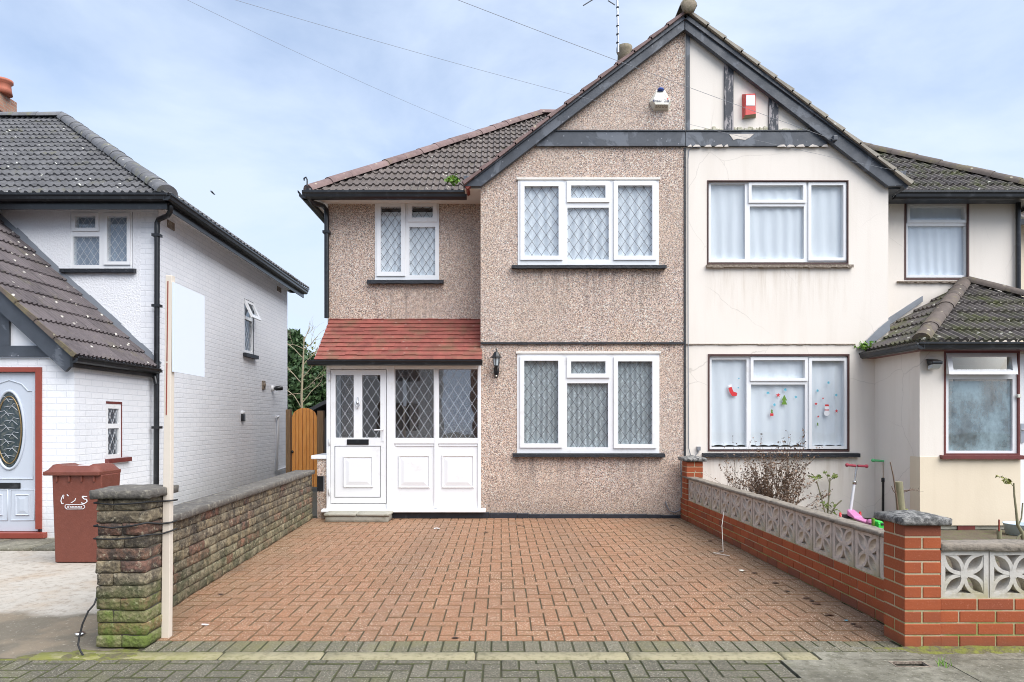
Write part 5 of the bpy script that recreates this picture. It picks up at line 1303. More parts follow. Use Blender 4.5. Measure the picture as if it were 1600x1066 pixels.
# ---------------------------------------------------------------- right boundary wall: red brick below, pierced screen blocks above
rw = thing('garden_wall', (2.55, 4.0, 0), 'orange red brick boundary wall topped with pierced concrete screen blocks and two capped piers', 'wall')
def brick_run(mb, M0, length, depth, rows_, z0=0.0, h=.075, l=.225, first=0):
    for c in range(rows_):
        x = -(l/2 if (c+first) % 2 else 0)
        while x < length-.005:
            a, b = max(x, 0), min(x+l, length)
            if b-a > .02: rblock(mb, M0 @ Matrix.Translation((a+(.005 if a > 0 else 0), random.uniform(-.001,.001), z0+c*h+.005)), b-a-.005-(.005 if a > 0 and b < length else 0), depth, h-.010, .003, 0, 1, random.random())
            x += l
def brick_col(mb, x, y, n, s=.222):
    for c in range(n):
        z = c*.075+.005
        if c % 2: parts = [(0,s,0,.1025),(0,s,.1125,s)]
        else: parts = [(0,.1025,0,s),(.1125,s,0,s)]
        for a, b, d, e in parts: rblock(mb, Matrix.Translation((x+a, y+d, z)), b-a, e-d, .065, .003, 0, 1, random.random())
    return mb
PRX, PRYY = PX(1413.5,4.01), 4.01; s_ = .222
npc = 10; zpt2 = npc*.0745
mb = MB(); brick_col(mb, PRX, PRYY, npc); mb.build('pier_brickwork', M['rbrick'], rw)
MB().box(PRX+.004, PRX+s_-.004, PRYY+.004, PRYY+s_-.004, 0, .75).build('pier_mortar', M['mortar'], rw)
def pier_cap(x0, y0, z, s, ov, h=.035, pk=.03, parent=None):
    mb = MB(); a, b, c, d = x0-ov, x0+s+ov, y0-ov, y0+s+ov; n = 9
    rblock(mb, Matrix.Translation((a, c, z)), b-a, d-c, h, .006, .004, 12, .5, (10,10,1), 9)
    cx_, cy_ = (a+b)/2, (c+d)/2
    mb.v = [(x, y, zz + (pk*max(0, 1-max(abs(x-cx_), abs(y-cy_))/((b-a)/2)) if zz > z+h*.6 else 0)) for x, y, zz in mb.v]
    return mb.build('pier_cap', M['cap'], parent)
pier_cap(PRX, PRYY, .752, s_, .042, .042, .035, rw)
YR0, YR1 = PRYY+s_+.001, FY-.05
angr = math.atan(.014); Lr = YR1-YR0
Mr = Matrix.Translation((RWX(YR1), YR1, 0)) @ Matrix.Rotation(R(-90)+angr, 4, 'Z')      # local x runs towards the road, local -y faces the drive (-x)
mb = MB(); brick_run(mb, Mr, Lr, .1025, 4); brick_run(mb, Mr @ Matrix.Translation((0,.108,0)), Lr, .10, 4, first=1); mb.build('brick_base', M['rbrick'], rw)
mb = MB(); rblock(mb, Mr @ Matrix.Translation((0,.006,0)), Lr, .195, .299, .001); mb.build('base_mortar', M['mortar'], rw)
def screen_block():
    mb = MB(); S = .287; T = .090; f = .026
    gridwall(mb, 0, S, 0, S, 0, T, [(f,S-f,f,S-f)])
    c = S/2; i0 = f*.55; 
    for sx_, sz_ in ((0,0),(1,0),(1,1),(0,1)):
        A = Vector((i0 if sx_ == 0 else S-i0, 0, i0 if sz_ == 0 else S-i0)); B = Vector((c,0,c)); dd = B-A; pp = Vector((-dd.z,0,dd.x)).normalized()
        for sg_ in (1,-1):
            n = 9; w0 = .0115
            pts = [A + dd*(t/n) + pp*sg_*.041*math.sin(math.pi*t/n) for t in range(n+1)]
            ins, outs = [], []
            for t in range(n+1):
                tg = (pts[min(t+1,n)]-pts[max(t-1,0)]).normalized(); nn_ = Vector((-tg.z,0,tg.x)); ins.append(pts[t]-nn_*w0); outs.append(pts[t]+nn_*w0)
            bk = Vector((0,T-.006,0)); fo = Vector((0,.003+.0008*sg_,0))
            for t in range(n):
                q = [ins[t]+fo, ins[t+1]+fo, outs[t+1]+fo, outs[t]+fo]
                q2 = [p + bk - fo for p in q]
                mb.add(q+q2, [(0,1,2,3),(7,6,5,4),(0,4,5,1),(2,6,7,3)], .5)
    mb.box(c-.021, c+.021, .001, T-.001, c-.021, c+.021)
    return mb
zb0 = .300
proto = None; nblk = 16; pitch = Lr/nblk
for i in range(nblk):
    base = Mr @ Vector((i*pitch + (pitch-.287)/2, .014, zb0))
    if proto is None:
        me_o = screen_block().build('screen_block', M['breeze'], None, origin=(0,0,0)); proto = me_o
    else:
        me_o = proto.copy(); COL.objects.link(me_o)
    me_o.parent = rw; me_o.location = base - rw.location; me_o.rotation_euler = (0, 0, R(-90)+angr)
mb = MB()
for i in range(nblk+1):
    rblock(mb, Mr @ Matrix.Translation((max(0,i*pitch-(pitch-.287)/2+.0005), .021, zb0)), (pitch-.287)-.001 if 0 < i < nblk else (pitch-.287)/2-.001, .074, .287, .001)
mb.build('screen_joint', M['breeze'], rw)
mb = MB(); x = 0; k = 0
while x < Lr-.02:
    l = min(.60, Lr-x); rblock(mb, Mr @ Matrix.Translation((x+.003,-.012,zb0+.287)), l-.006, .122, .032, .005, .005, 11, random.random(), (12,4,2), 80+k); x += l; k += 1
mb.build('wall_coping', M['coping2'], rw)
# front run towards the right
XF0, XF1 = PRX+s_+.001, PRX+3.4; 
mb = MB(); brick_run(mb, Matrix.Translation((XF0, PRYY+.006, 0)), XF1-XF0, .1025, 4, first=1); mb.build('front_brickwork', M['rbrick'], rw)
MB().box(XF0, XF1, PRYY+.011, PRYY+.2, 0, .2995).build('front_mortar', M['mortar'], rw)
p2 = None
for i in range(10):
    if p2 is None: b_ = screen_block().build('screen_block', M['breezef'], None, origin=(0,0,0)); p2 = b_
    else: b_ = p2.copy(); COL.objects.link(b_)
    b_.parent = rw; b_.location = Vector((XF0+.012+i*.299, PRYY+.020, zb0)) - rw.location
mb = MB()
for i in range(11): mb.box(XF0+.0005 if i == 0 else XF0+.012+i*.299-.0115, XF0+.0115+i*.299, PRYY+.026, PRYY+.10, zb0, zb0+.287)
mb.build('front_joint', M['breezef'], rw)
mb = MB(); x = XF0; k = 0
while x < XF1: rblock(mb, Matrix.Translation((x+.002, PRYY-.006, zb0+.290)), .596, .145, .046, .005, .005, 11, random.random(), (12,4,2), 120+k); x += .60; k += 1
mb.build('front_coping', M['coping2'], rw)
# rear pier against the house
RX = RWX(9.05)-.004; RYP = 8.98
mb = MB(); brick_col(mb, RX, RYP, 11); mb.build('pier_brickwork', M['rbrick'], rw)
MB().box(RX+.004, RX+s_-.004, RYP+.004, RYP+s_-.004, 0, .822).build('pier_mortar', M['mortar'], rw)
pier_cap(RX, RYP, .827, s_, .045, .045, .04, rw)
# ---------------------------------------------------------------- sale board post tied to the pier
yp = 4.19
sp_ = thing('sale_board', (PX(263,yp), yp, 0), 'tall pale timber post with a blank white board, strapped to the mossy block pier', 'sign')
mb = MB(); zb_, zt_ = 0.0, PZ(430, yp)
xa0, xa1 = PX(251.5,yp), PX(264,yp); xt0, xt1 = PX(258.5,yp), PX(268.5,yp)
mb.add([(xa0,yp,zb_),(xa1,yp,zb_),(xa1,yp+.045,zb_),(xa0,yp+.045,zb_),(xt0,yp,zt_),(xt1,yp,zt_),(xt1,yp+.045,zt_),(xt0,yp+.045,zt_)], [(3,2,1,0),(4,5,6,7),(0,1,5,4),(1,2,6,5),(2,3,7,6),(3,0,4,7)])
mb.build('post', M['timber'], sp_, bev=.003)
mb = MB(); gx = lambda z: xa0+(xt0-xa0)*(z-zb_)/(zt_-zb_)
for z0, z1 in ((1.42,1.75),(1.76,2.27)): mb.beam((gx(z0)+.017,yp-.001,z0),(gx(z1)+.017,yp-.001,z1),.006,.004,up=(0,-1,0))
mb.build('groove', M['rust'], sp_)
bx = PX(268.5,yp)+.002
mb = MB(); Yb1 = bx*F/(317.5-VX)
mb.prism([(bx,yp+.0,PZ(581,yp)),(bx,Yb1,PZ(589.5,Yb1)),(bx,Yb1,PZ(463,Yb1)),(bx,yp+.0,PZ(441,yp))], (.010,0,0)); mb.build('board', M['signboard'], sp_)
# straps round the pier and post
for k, (pys, r_, lab) in enumerate((([786,788.5,787,784.5,783,782], .0055, 'uppermost black cable strap round the mossy block pier and the timber post'), ([822,825,822,817,818,816], .006, 'middle black cable strap round the mossy block pier, third course down'), ([842,843,841,836,834,829], .0055, 'lowest black cable strap round the mossy block pier and the timber post'))):
    Y = 3.985; xs = [147,175,205,229]
    pts = [Vector((PX(148,Y), 4.30, PZ(pys[0],Y)))] + [P(x, y, Y) for x, y in zip(xs, pys)] + [Vector((PX(252,yp-.012), yp-.012, PZ(pys[4],yp))), Vector((PX(268,yp-.012), yp-.012, PZ(pys[5],yp)))]
    if k == 0: pts.append(P(277, 781, yp+.05))
    else: pts.append(Vector((PX(268,yp)+.004, yp+.06, pts[-1].z+.002)))
    tag(MB().tube(pts, r_, 6).build('cable_strap', M['rubber']), lab, 'strap', 'straps holding the timber post')
a = G(128,1022)
tag(MB().tube([P(151,934,3.99), P(147,945,3.97), P(138,955,3.95), P(129,975,3.93), P(124,995,3.92), P(122,1008,3.9), P(126,1018,3.88), Vector((PX(131,3.86),3.86,.004))], .0055, 8).build('loose_strap', M['rubber']), 'loose black strap hanging down to the ground beside the mossy pier', 'strap')

# ---------------------------------------------------------------- wheelie bin
by = 6.42
bn = thing('wheelie_bin', (PX(125,by), by+.25, 0), 'reddish brown wheelie bin with worn white markings in front of the white brick porch', 'bin')
x0, x1 = PX(85,by), PX(157,by); zt2 = PZ(742,by); dep = .30
def frustum(mb, lo, hi, z0, z1): 
    mb.add([(lo[0],lo[2],z0),(lo[1],lo[2],z0),(lo[1],lo[3],z0),(lo[0],lo[3],z0),(hi[0],hi[2],z1),(hi[1],hi[2],z1),(hi[1],hi[3],z1),(hi[0],hi[3],z1)], [(3,2,1,0),(4,5,6,7),(0,1,5,4),(1,2,6,5),(2,3,7,6),(3,0,4,7)])
    return mb
mb = frustum(MB(), (x0+.005,x1-.0,by,by+.25), (x0-.012,x1+.025,by-.02,by+dep), .0, zt2)
for i in range(4): mb.box(x0+.03+i*.12, x0+.05+i*.12, by-.035, by-.012, zt2-.07, zt2-.005)
mb.build('body', M['binbrown'], bn, bev=.014, seg=3)
lx0, lx1 = PX(72.5,by), PX(160,by)
mb = MB(); frustum(mb, (lx0,lx1,by-.055,by+dep+.02), (lx0,lx1,by-.055,by+dep+.02), zt2-.005, zt2+.035)
mb.build('rim', M['binbrown'], bn, bev=.008)
mb = MB(); n = 12; m2 = 12; A = []
zz = zt2+.034
def lidz(u, v): return zz + .05*min(1, min(u, 1-u)*9)*min(1, v*6, (1-v)*8+.3) + (.035*math.exp(-((u-.12)/.07)**2) + .035*math.exp(-((u-.88)/.07)**2))*min(1, v*7)*(1-.3*v)
vs = [(lx0+.012+(lx1-lx0-.024)*i/n, by-.045+(dep+.05)*j/m2, lidz(i/n, j/m2)) for j in range(m2+1) for i in range(n+1)]
mb.add(vs, [(j*(n+1)+i, j*(n+1)+i+1, (j+1)*(n+1)+i+1, (j+1)*(n+1)+i) for j in range(m2) for i in range(n)], .5, 0, True)
mb.build('lid', M['binbrown'], bn)
tilt = lambda z: by - .02*(z/zt2) - .003
def stroke(mb, pts, w_, X0, Z0, s_, m=0):
    q = [Vector((X0+x*s_, 0, Z0+z*s_)) for x, z in pts]
    for a, b in zip(q[:-1], q[1:]):
        a = Vector((a.x, tilt(a.z), a.z)); b = Vector((b.x, tilt(b.z), b.z)); mb.beam(a, b, w_, .003, up=(0,-1,0), m=m)
mb = MB(); X0, Z0 = PX(97,by), PZ(787.5,by); u_ = by/F
S = lambda pts, w_=1.2: stroke(mb, pts, w_*u_, X0, Z0, u_)
S([(4,14.5),(1.5,10),(0,5),(1.5,.5),(4,1)],1.2); S([(5,13.5),(3.6,8)],.8); S([(9.5,15),(12,12.5)],1.3); S([(23,9),(22,6),(18,3),(15.5,2.5)],1.2); S([(40,12),(33,11.5),(36,8),(40,7.5),(41,4),(36,.5),(31.5,2)],1.3); S([(34,12.6),(41,11.5)],.9)
mb.build('worn_number', M['paper'], bn)
mb = MB(); X0, Z0 = PX(103,by), PZ(795,by)
S([(1,6),(3,7),(28,6.6),(31,4.5),(31,2),(28,0),(3,-.2),(.5,2),(.3,4.5),(1,6)],.8)
x = 3.5
S([(3.4,1.6),(5.2,5.2)],.7); S([(5.6,1.6),(7,5)],.7); S([(4.3,3.4),(6.6,3.4)],.6)
for k in range(8):
    x = 8.2+k*2.4; S([(x,2),(x+.5,3.9),(x+1.4,3.6),(x+1.2,2)],.65)
mb.build('maker_badge', M['paper'], bn)
MB().box(PX(113,by), PX(138,by), by+.08, by+.22, lidz(.5,.3)-.0, lidz(.5,.3)+.003).build('lid_sticker', M['paper'], bn)
for sx_ in (x0+.03, x1-.03): MB().lathe((sx_-.02, by+.26, .10), [(.1,0),(.1,.04)], 18, axis=(1,0,0)).build('wheel', M['rubber'], bn)
mb = MB(); mb.tube([(lx0+.06,by+dep+.06,zt2+.02),(lx1-.06,by+dep+.06,zt2+.02)], .014, 8); mb.build('handle', M['binbrown'], bn)

# ---------------------------------------------------------------- doorstep
ds = thing('doorstep', (PX(556,9.0), 9.1, 0), 'low grey concrete doorstep below the white porch door', 'step')
y0 = EH*F/(817-HY)+.02
mb = MB(); rblock(mb, Matrix.Translation((PX(507,y0), y0+.02, 0)), PX(606,y0)-PX(507,y0), PY-.03-y0-.02, .085, .006, .004, 9, .4, (8,3,2), 2); mb.build('riser', M['concrete'], ds)
mb = MB()
for a, b in ((505,556),(556.6,609)): rblock(mb, Matrix.Translation((PX(a,y0)+.002, y0, .086)), PX(b,y0)-PX(a,y0)-.004, PY-.06-y0, .032, .005, .003, 9, random.random(), (5,4,1), a)
mb.build('slab', M['concrete'], ds)

# ---------------------------------------------------------------- wall lantern, alarms, floodlights
ly = FY-.13; lx = PX(775.5,ly)
wl = thing('wall_lantern', (lx, FY-.06, PZ(590,FY)), 'black coach lantern with frosted glass on the pebbledash between porch and lower window', 'wall lamp')
k = ly/F; Zl = lambda py: PZ(py, ly)
mb = MB().lathe((lx, ly, Zl(559)), [(8.5*k,-.3*k),(8.3*k,1.2*k),(6.6*k,2.5*k),(5.2*k,6*k),(3.5*k,8.6*k),(1.1*k,9.8*k),(.8*k,12*k),(1.2*k,12.8*k),(.3*k,15.5*k)], 8, smooth=False); mb.build('cap', M['black'], wl)
mb = MB(); 
for i in range(6):
    a = math.pi*2*i/6+.3; mb.beam((lx+4.2*k*math.cos(a), ly+4.2*k*math.sin(a), Zl(571)), (lx+6*k*math.cos(a), ly+6*k*math.sin(a), Zl(559)), .006, .006)
mb.lathe((lx, ly, Zl(573)), [(3*k,0),(4.8*k,.6*k),(4.6*k,1.8*k)], 12); mb.build('cage', M['black'], wl)
MB().lathe((lx, ly, Zl(571.2)), [(3.7*k,0),(5.5*k,12*k)], 6, smooth=False).build('glass', M['frosted'], wl)
mb = MB().lathe((lx, FY-.04, Zl(579)), [(3.2*k,-7*k),(4.4*k,-3*k),(4.4*k,4*k),(3*k,7*k)], 14); mb.tube([(lx,FY-.03,Zl(579)),(lx,ly+.0,Zl(577)),(lx,ly,Zl(573))], [.02,.018,.016], 8); mb.lathe((lx, FY-.09, Zl(588)), [(.002,-3.2*k),(2.4*k,-1.6*k),(2.6*k,1.2*k),(1.2*k,2.6*k)], 12); mb.build('bracket', M['black'], wl)
MB().lathe((lx, FY-.115, Zl(587.6)), [(.001,-1.6*k),(1.3*k,-.6*k),(1.2*k,.8*k),(.2*k,1.4*k)], 10, axis=(0,-.6,.8)).build('sensor', M['offwhite'], wl)

ab = thing('alarm_box', P(1032,172,FY-.03), 'off white faceted burglar alarm box with a blue lamp under the pebbledash gable', 'alarm box')
mb = MB(); yb = FY-.001; yf = FY-.11
hexb = [(1025,141),(1039,141),(1049,160),(1044.5,173),(1020.5,173),(1014,160)]
hexf = [(1027,142.5),(1037.5,142.5),(1047,158.5),(1044,165),(1024.5,164.5),(1021.5,158.5)]
hexf = [(1027,142.5),(1037.5,142.5),(1047.5,157),(1044.2,163),(1024.6,163),(1021.0,157)]
vs = [P(x,y,yb) for x, y in hexb] + [Vector((PX(x,yf), yf if i in (2,3,4,5) else FY-.06, PZ(y,yf))) for i, (x, y) in enumerate(hexf)]
mb.add(vs, [(6,11,10,9,8,7)] + [(i,(i+1)%6,6+(i+1)%6,6+i) for i in range(6)])
mb.build('casing', M['offwhite'], ab, bev=.003)
mb = MB(); a_, b_ = vs[10], vs[9]; c_, d_ = P(1043,171.5,FY-.002), P(1022,171.5,FY-.002)
for t in (.30,.55,.80):
    l0, l1 = lerp(a_, d_, t), lerp(b_, c_, t); 
    n = 6 if t != .55 else 4
    for i in range(n): mb.beam(lerp(l0,l1,(i+.15)/n)+Vector((0,-.003,-.003)), lerp(l0,l1,(i+.85)/n)+Vector((0,-.003,-.003)), .010, .006)
mb.build('louvre', M['rubber'], ab)
MB().lathe(P(1032.3,141,FY-.045), [(.047,-.006),(.045,.012),(.03,.026),(.005,.03)], 16).build('lamp', M['blue'], ab)
text_mesh('lettering', 'British Gas', .052, M['ink'], ab, Vector((PX(1032.8,yf), yf-.004, PZ(157.5,yf))), (R(90),0,0))
mb = MB(); c = Vector((PX(1043,yf), yf-.005, PZ(155,yf))); mb.add([c+Vector((-.012,0,-.012)), c+Vector((.006,0,-.008)), c+Vector((.016,0,.022)), c+Vector((-.004,0,.010))], [(0,1,2,3)]); mb.build('flame_mark', M['alarmred'], ab)
rb = thing('alarm_box', P(1170,186,FY-.03), 'red alarm box with a white panel between the peeling gable posts', 'alarm box')
mb = MB(); k = FY/F
fr = [(1165,147),(1180,146.5),(1181,178),(1164.5,180)]
bk = [(1159.5,147.5),(1180.5,146),(1181,184),(1159.8,187)]
vs = [P(x,y,FY-.001) for x, y in bk] + [Vector((PX(x,FY-.09), FY-.09, PZ(y,FY-.09))) for x, y in fr]
mb.add(vs, [(7,6,5,4)[::-1],(0,1,5,4),(1,2,6,5),(3,0,4,7)]); mb.build('casing', M['alarmred'], rb, bev=.004)
MB().add([vs[2]+Vector((0,-.001,.001)),vs[3]+Vector((0,-.001,.001)),vs[7],vs[6]], [(0,1,2,3)]).build('underside', M['grille'], rb)
yf2 = FY-.094; MB().add([P(1166,149,yf2),P(1179.5,149,yf2),P(1179.7,165,yf2),P(1166,165,yf2)], [(3,2,1,0)]).build('panel', M['paper'], rb)
# dark cable bracket on the right bargeboard
tag(MB().box(PX(1299,BY), PX(1306,BY), BY-.06, BY-.001, PZ(222,BY), PZ(214,BY)).build('cable_bracket', M['board'], bev=.01), 'small dark cable clamp on the right slope of the black bargeboard', 'bracket')
fl = thing('floodlight', P(1458,570,PRY-.05), 'small black solar floodlight on the cream porch wall beside the tilted window', 'wall lamp')
mb = MB(); q = [Vector((PX(1450,PRY-.05),PRY-.04,PZ(562,PRY))), Vector((PX(1461,PRY-.12),PRY-.13,PZ(563,PRY-.1))), Vector((PX(1468,PRY-.12),PRY-.11,PZ(569,PRY-.1))), Vector((PX(1462,PRY-.05),PRY-.02,PZ(575,PRY)))]
x0 = PX(1450,PRY-.06); x1 = PX(1466,PRY-.06)
mb.prism([(x0,PRY-.02,PZ(561,PRY)),(x0,PRY-.15,PZ(564,PRY-.15)),(x0,PRY-.15,PZ(568.5,PRY-.15)),(x0,PRY-.05,PZ(572,PRY))], (x1-x0,0,0)); mb.box(x0+.03,x1-.03,PRY-.05,PRY-.001,PZ(575,PRY),PZ(563,PRY)); mb.build('hood', M['black'], fl, bev=.006)
MB().prism([(x0+.008,PRY-.145,PZ(569,PRY-.15)),(x0+.008,PRY-.05,PZ(572.5,PRY)),(x0+.008,PRY-.05,PZ(578,PRY)),(x0+.008,PRY-.10,PZ(576,PRY))], (x1-x0-.016,0,0)).build('lens', M['frosted'], fl)
# fittings on the white flank wall
p = side_pt(425,607)
cl = thing('wall_spotlight', p, 'black spotlight on a round white base on the white brick flank wall', 'wall lamp')
MB().lathe(p, [(.07,0),(.06,.035),(.03,.045)], 16, axis=(1,0,0)).build('base', M['white'], cl)
MB().tube([p+Vector((.04,0,.0)), p+Vector((.08,.02,.0)), p+Vector((.16,.06,.01)), p+Vector((.20,.08,.012))], [.02,.05,.055,.05], 12).build('head', M['black'], cl)
p = side_pt(411,602); tag(MB().box(p.x-.01, p.x+.03, p.y-.07, p.y+.07, p.z-.09, p.z+.09).lathe(p+Vector((.03,0,0)), [(.05,0),(.045,.02),(.02,.02)], 14, axis=(1,0,0)).build('wall_vent', M['stonesill'], bev=.006), 'small round grey extractor vent on the white brick flank wall', 'vent')
p = side_pt(378,651); cb = thing('wall_camera', p, 'small black camera box with a white top on the white brick flank wall', 'camera')
MB().box(p.x-.01, p.x+.05, p.y-.05, p.y+.05, p.z-.09, p.z+.05).build('body', M['black'], cb, bev=.01); MB().box(p.x-.01, p.x+.045, p.y-.045, p.y+.045, p.z+.051, p.z+.10).build('top', M['white'], cb, bev=.01)
a, b = side_pt(432,655), side_pt(429,735); c = side_pt(446,738)
tag(MB().tube([a+Vector((.03,-.1,.04)), a+Vector((.05,-.02,.06)), a+Vector((.04,0,0)), b+Vector((.04,0,0)), Vector((c.x+.05,c.y,b.z+.02))], .028, 8).build('waste_pipe', M['white']), 'white waste pipe running down the far end of the white flank wall', 'pipe')

# ---------------------------------------------------------------- gate, posts, shed, trees between the houses
gy = 13.4
gt = thing('garden_gate', P(476,745,gy), 'orange stained arched timber gate between the two houses', 'gate')
gx0, gx1 = PX(455.5,gy), PX(495.5,gy); nb_ = 7
for f_ in range(1):
    mb = MB()
    for i in range(nb_):
        a, b = gx0+(gx1-gx0)*i/nb_, gx0+(gx1-gx0)*(i+1)/nb_
        arc = lambda x: PZ(655,gy) + (PZ(637.5,gy)-PZ(655,gy))*math.sqrt(max(0, 1-((x-(gx0+gx1)/2)/((gx1-gx0)/2))**2)*.98+.02)
        mb.prism([(a+.004,gy,0.03),(b-.004,gy,.03),(b-.004,gy,arc(b)),((a+b)/2,gy,arc((a+b)/2)),(a+.004,gy,arc(a))], (0,.03,0), random.random())
    mb.build('boards', M['gate'], gt, bev=.004)
mb = MB(); mb.box(gx0+.02,gx1-.02,gy+.031,gy+.06,.3,.4); mb.box(gx0+.02,gx1-.02,gy+.031,gy+.06,1.1,1.2); mb.build('ledge', M['gate'], gt)
MB().lathe((gx0+.02, gy-.03, PZ(706,gy)), [(.02,0),(.03,.015),(.01,.03)], 10, axis=(0,1,0)).build('latch', M['black'], gt)
for x0, x1, y, lab in ((447.5,454.8,640,'weathered brown gate post touching the white house'), (496.5,506,642,'brown gate post half hidden by the porch')):
    tag(MB().box(PX(x0,gy), PX(x1,gy), gy-.05, gy+.06, 0, PZ(y,gy)).build('gate_post', M['post'], bev=.006), lab, 'post', 'gate posts')
sh = thing('shed', P(515,700,20), 'dark roofed garden shed behind the orange gate', 'shed')
MB().box(PX(462,20), PX(580,20), 20, 22.5, 0, PZ(655,20)).build('wall', M['felt'], sh)
MB().prism([P(452,660,19.8),P(522,624,19.8),P(592,660,19.8),P(592,654,19.8),P(522,618,19.8),P(452,654,19.8)], (0,3,0)).build('roof', M['felt'], sh)
def leaves(mb, c, rad, n, size, flat=0.0, sq=(1,1,1), shell=.55, long=1.0):
    c = Vector(c)
    for _ in range(n):
        d = Vector((random.gauss(0,1), random.gauss(0,1), random.gauss(0,1)))
        if d.length < .01: continue
        d.normalize(); r_ = rad*(shell + (1-shell)*random.random()**.6)*(1 + .28*noise.noise(d*2.3 + c))
        p = c + Vector((d.x*r_*sq[0], d.y*r_*sq[1], d.z*r_*sq[2]))
        leaf_quad(mb, p, size*random.uniform(.6,1.3), d, long)
def leaf_quad(mb, p, s, d=None, long=1.0, rr=None):
    a = Vector((random.gauss(0,1), random.gauss(0,1), random.gauss(0,1)))
    if d is not None: a += d*.6
    a.normalize(); u = a.orthogonal().normalized(); ang_ = random.random()*6.28
    w_ = a.cross(u); e = u*math.cos(ang_)+w_*math.sin(ang_); f = a.cross(e)
    mb.add([p-e*s*.5*long, p+f*s*.3, p+e*s*.5*long, p-f*s*.3+a*s*.12], [(0,1,2,3)], random.random() if rr is None else rr)
def branch(mb, p, d, L_, r_, depth, spread=.5, kids=3, wig=.25, tips=None, droop=0.0, shrink=.68, n=5):
    pts = [Vector(p)]; d = Vector(d).normalized(); sg_ = 4
    for i in range(sg_):
        d = (d + Vector((random.gauss(0,wig), random.gauss(0,wig), random.gauss(0,wig)-droop))*.5).normalized(); pts.append(pts[-1]+d*L_/sg_)
    mb.tube(pts, [r_*(1-.45*i/sg_) for i in range(sg_+1)], n, random.random(), cap=False)
    if tips is not None: tips += [(q, d.copy(), depth) for q in pts[1:]]
    if depth <= 0: return
    for _ in range(kids):
        t = random.randint(2, sg_); nd = (d + Vector((random.gauss(0,spread), random.gauss(0,spread), random.gauss(0,spread*.6)))).normalized()
        branch(mb, pts[t], nd, L_*random.uniform(.55,.85), r_*shrink*(1-.3*t/sg_), depth-1, spread, kids, wig, tips, droop, shrink, n)
et = thing('evergreen_tree', (PX(470,27), 27, 0), 'dark dense evergreen behind the orange gate', 'tree')
mb = MB().tube([(PX(470,27),27,0),(PX(470,27),27,2),(PX(472,27),27,3.8)], [.16,.13,.08], 8); mb.build('trunk', M['bark'], et)
mb = MB()
for px, py, Yq, rad in ((462,600,26.5,.95),(452,560,27,.85),(480,610,26.6,.9),(495,590,27,.9),(470,640,26.5,1.0),(500,640,26.8,.9),(440,620,27,1.0),(455,535,27.2,.5),(510,615,27,.9),(430,570,27.3,.8)):
    leaves(mb, P(px,py,Yq), rad, 1100, .20, sq=(1,1,1.05), shell=.35, long=1.2)
mb.build('crown', M['leafdark'], et)
ft = thing('evergreen_tree', (PX(500,40), 40, 0), 'pale green tree top showing further off beside the red porch roof', 'tree')
mb = MB().tube([(PX(500,40),40,0),(PX(500,40),40,4)], [.2,.12], 8); mb.build('trunk', M['bark'], ft)
mb = MB()
for px, py, rad in ((490,575,1.6),(505,590,1.6),(470,590,1.5)): leaves(mb, P(px,py,40), rad, 500, .22, shell=.3)
mb.build('crown', M['leafolive'], ft)
bt = thing('bare_tree', (PX(471,20.5), 20.5, 0), 'leafless pale branched tree in front of the dark evergreen', 'tree')
mb = MB(); random.seed(5)
base = Vector((PX(472,20.5), 20.5, 0))
mb.tube([base, P(473,660,20.5), P(471,620,20.5), P(474,560,20.5), P(475,525,20.5)], [.05,.045,.04,.028,.015], 6)
for px, py, dx, dz, L_ in ((472,640,-.6,1,1.1),(472,630,.5,1,1.0),(473,600,-.8,.9,.9),(473,590,.9,.8,1.0),(474,570,.6,1,.8),(474,560,-.6,1,.8),(475,535,.2,1,.6),(473,610,1,.3,.8),(472,615,-1,.3,.8),(474,548,.9,.7,.7),(474,545,-.9,.6,.7)):
    branch(mb, P(px,py,20.5), (dx, random.uniform(-.4,.4), dz), L_*.9, .018, 2, .5, 3, .3, shrink=.55, n=4)
mb.build('trunk', M['palebark'], bt)
tag(MB().box(-30,-.5,44,45,0,3.0).build('distant_fence', M['felt']), 'dark fence in the far distance behind the trees', 'fence')

# ---------------------------------------------------------------- plants in the right garden
random.seed(21)
sb_ = thing('dry_shrub', Vector((PX(1212,8.35), 8.35, 0)), 'large dry brown shrub in front of the window with stickers', 'shrub')
base = sb_.location.copy(); base.z = 0; mb = MB(); tips = []
for i in range(46):
    a = random.uniform(-1,1); d = Vector((a*.62, random.uniform(-.45,.45), 1)); 
    branch(mb, base+Vector((random.uniform(-.16,.16), random.uniform(-.12,.12), 0)), d, random.uniform(.42,.66)*(1.0-.25*abs(a)), .007, 2, .30, 3, .18, tips, shrink=.65, n=4)
mb.build('stems', M['twig'], sb_)
mb = MB()
for q, d, dep_ in tips:
    if q.z > .12 and dep_ < 2:
        for _ in range(1 + (random.random() < .35)): leaf_quad(mb, q+Vector((random.gauss(0,.012),random.gauss(0,.012),random.gauss(0,.012))), random.uniform(.018,.038), None, 1.2)
mb.build('leaves', M['leafdry'], sb_)
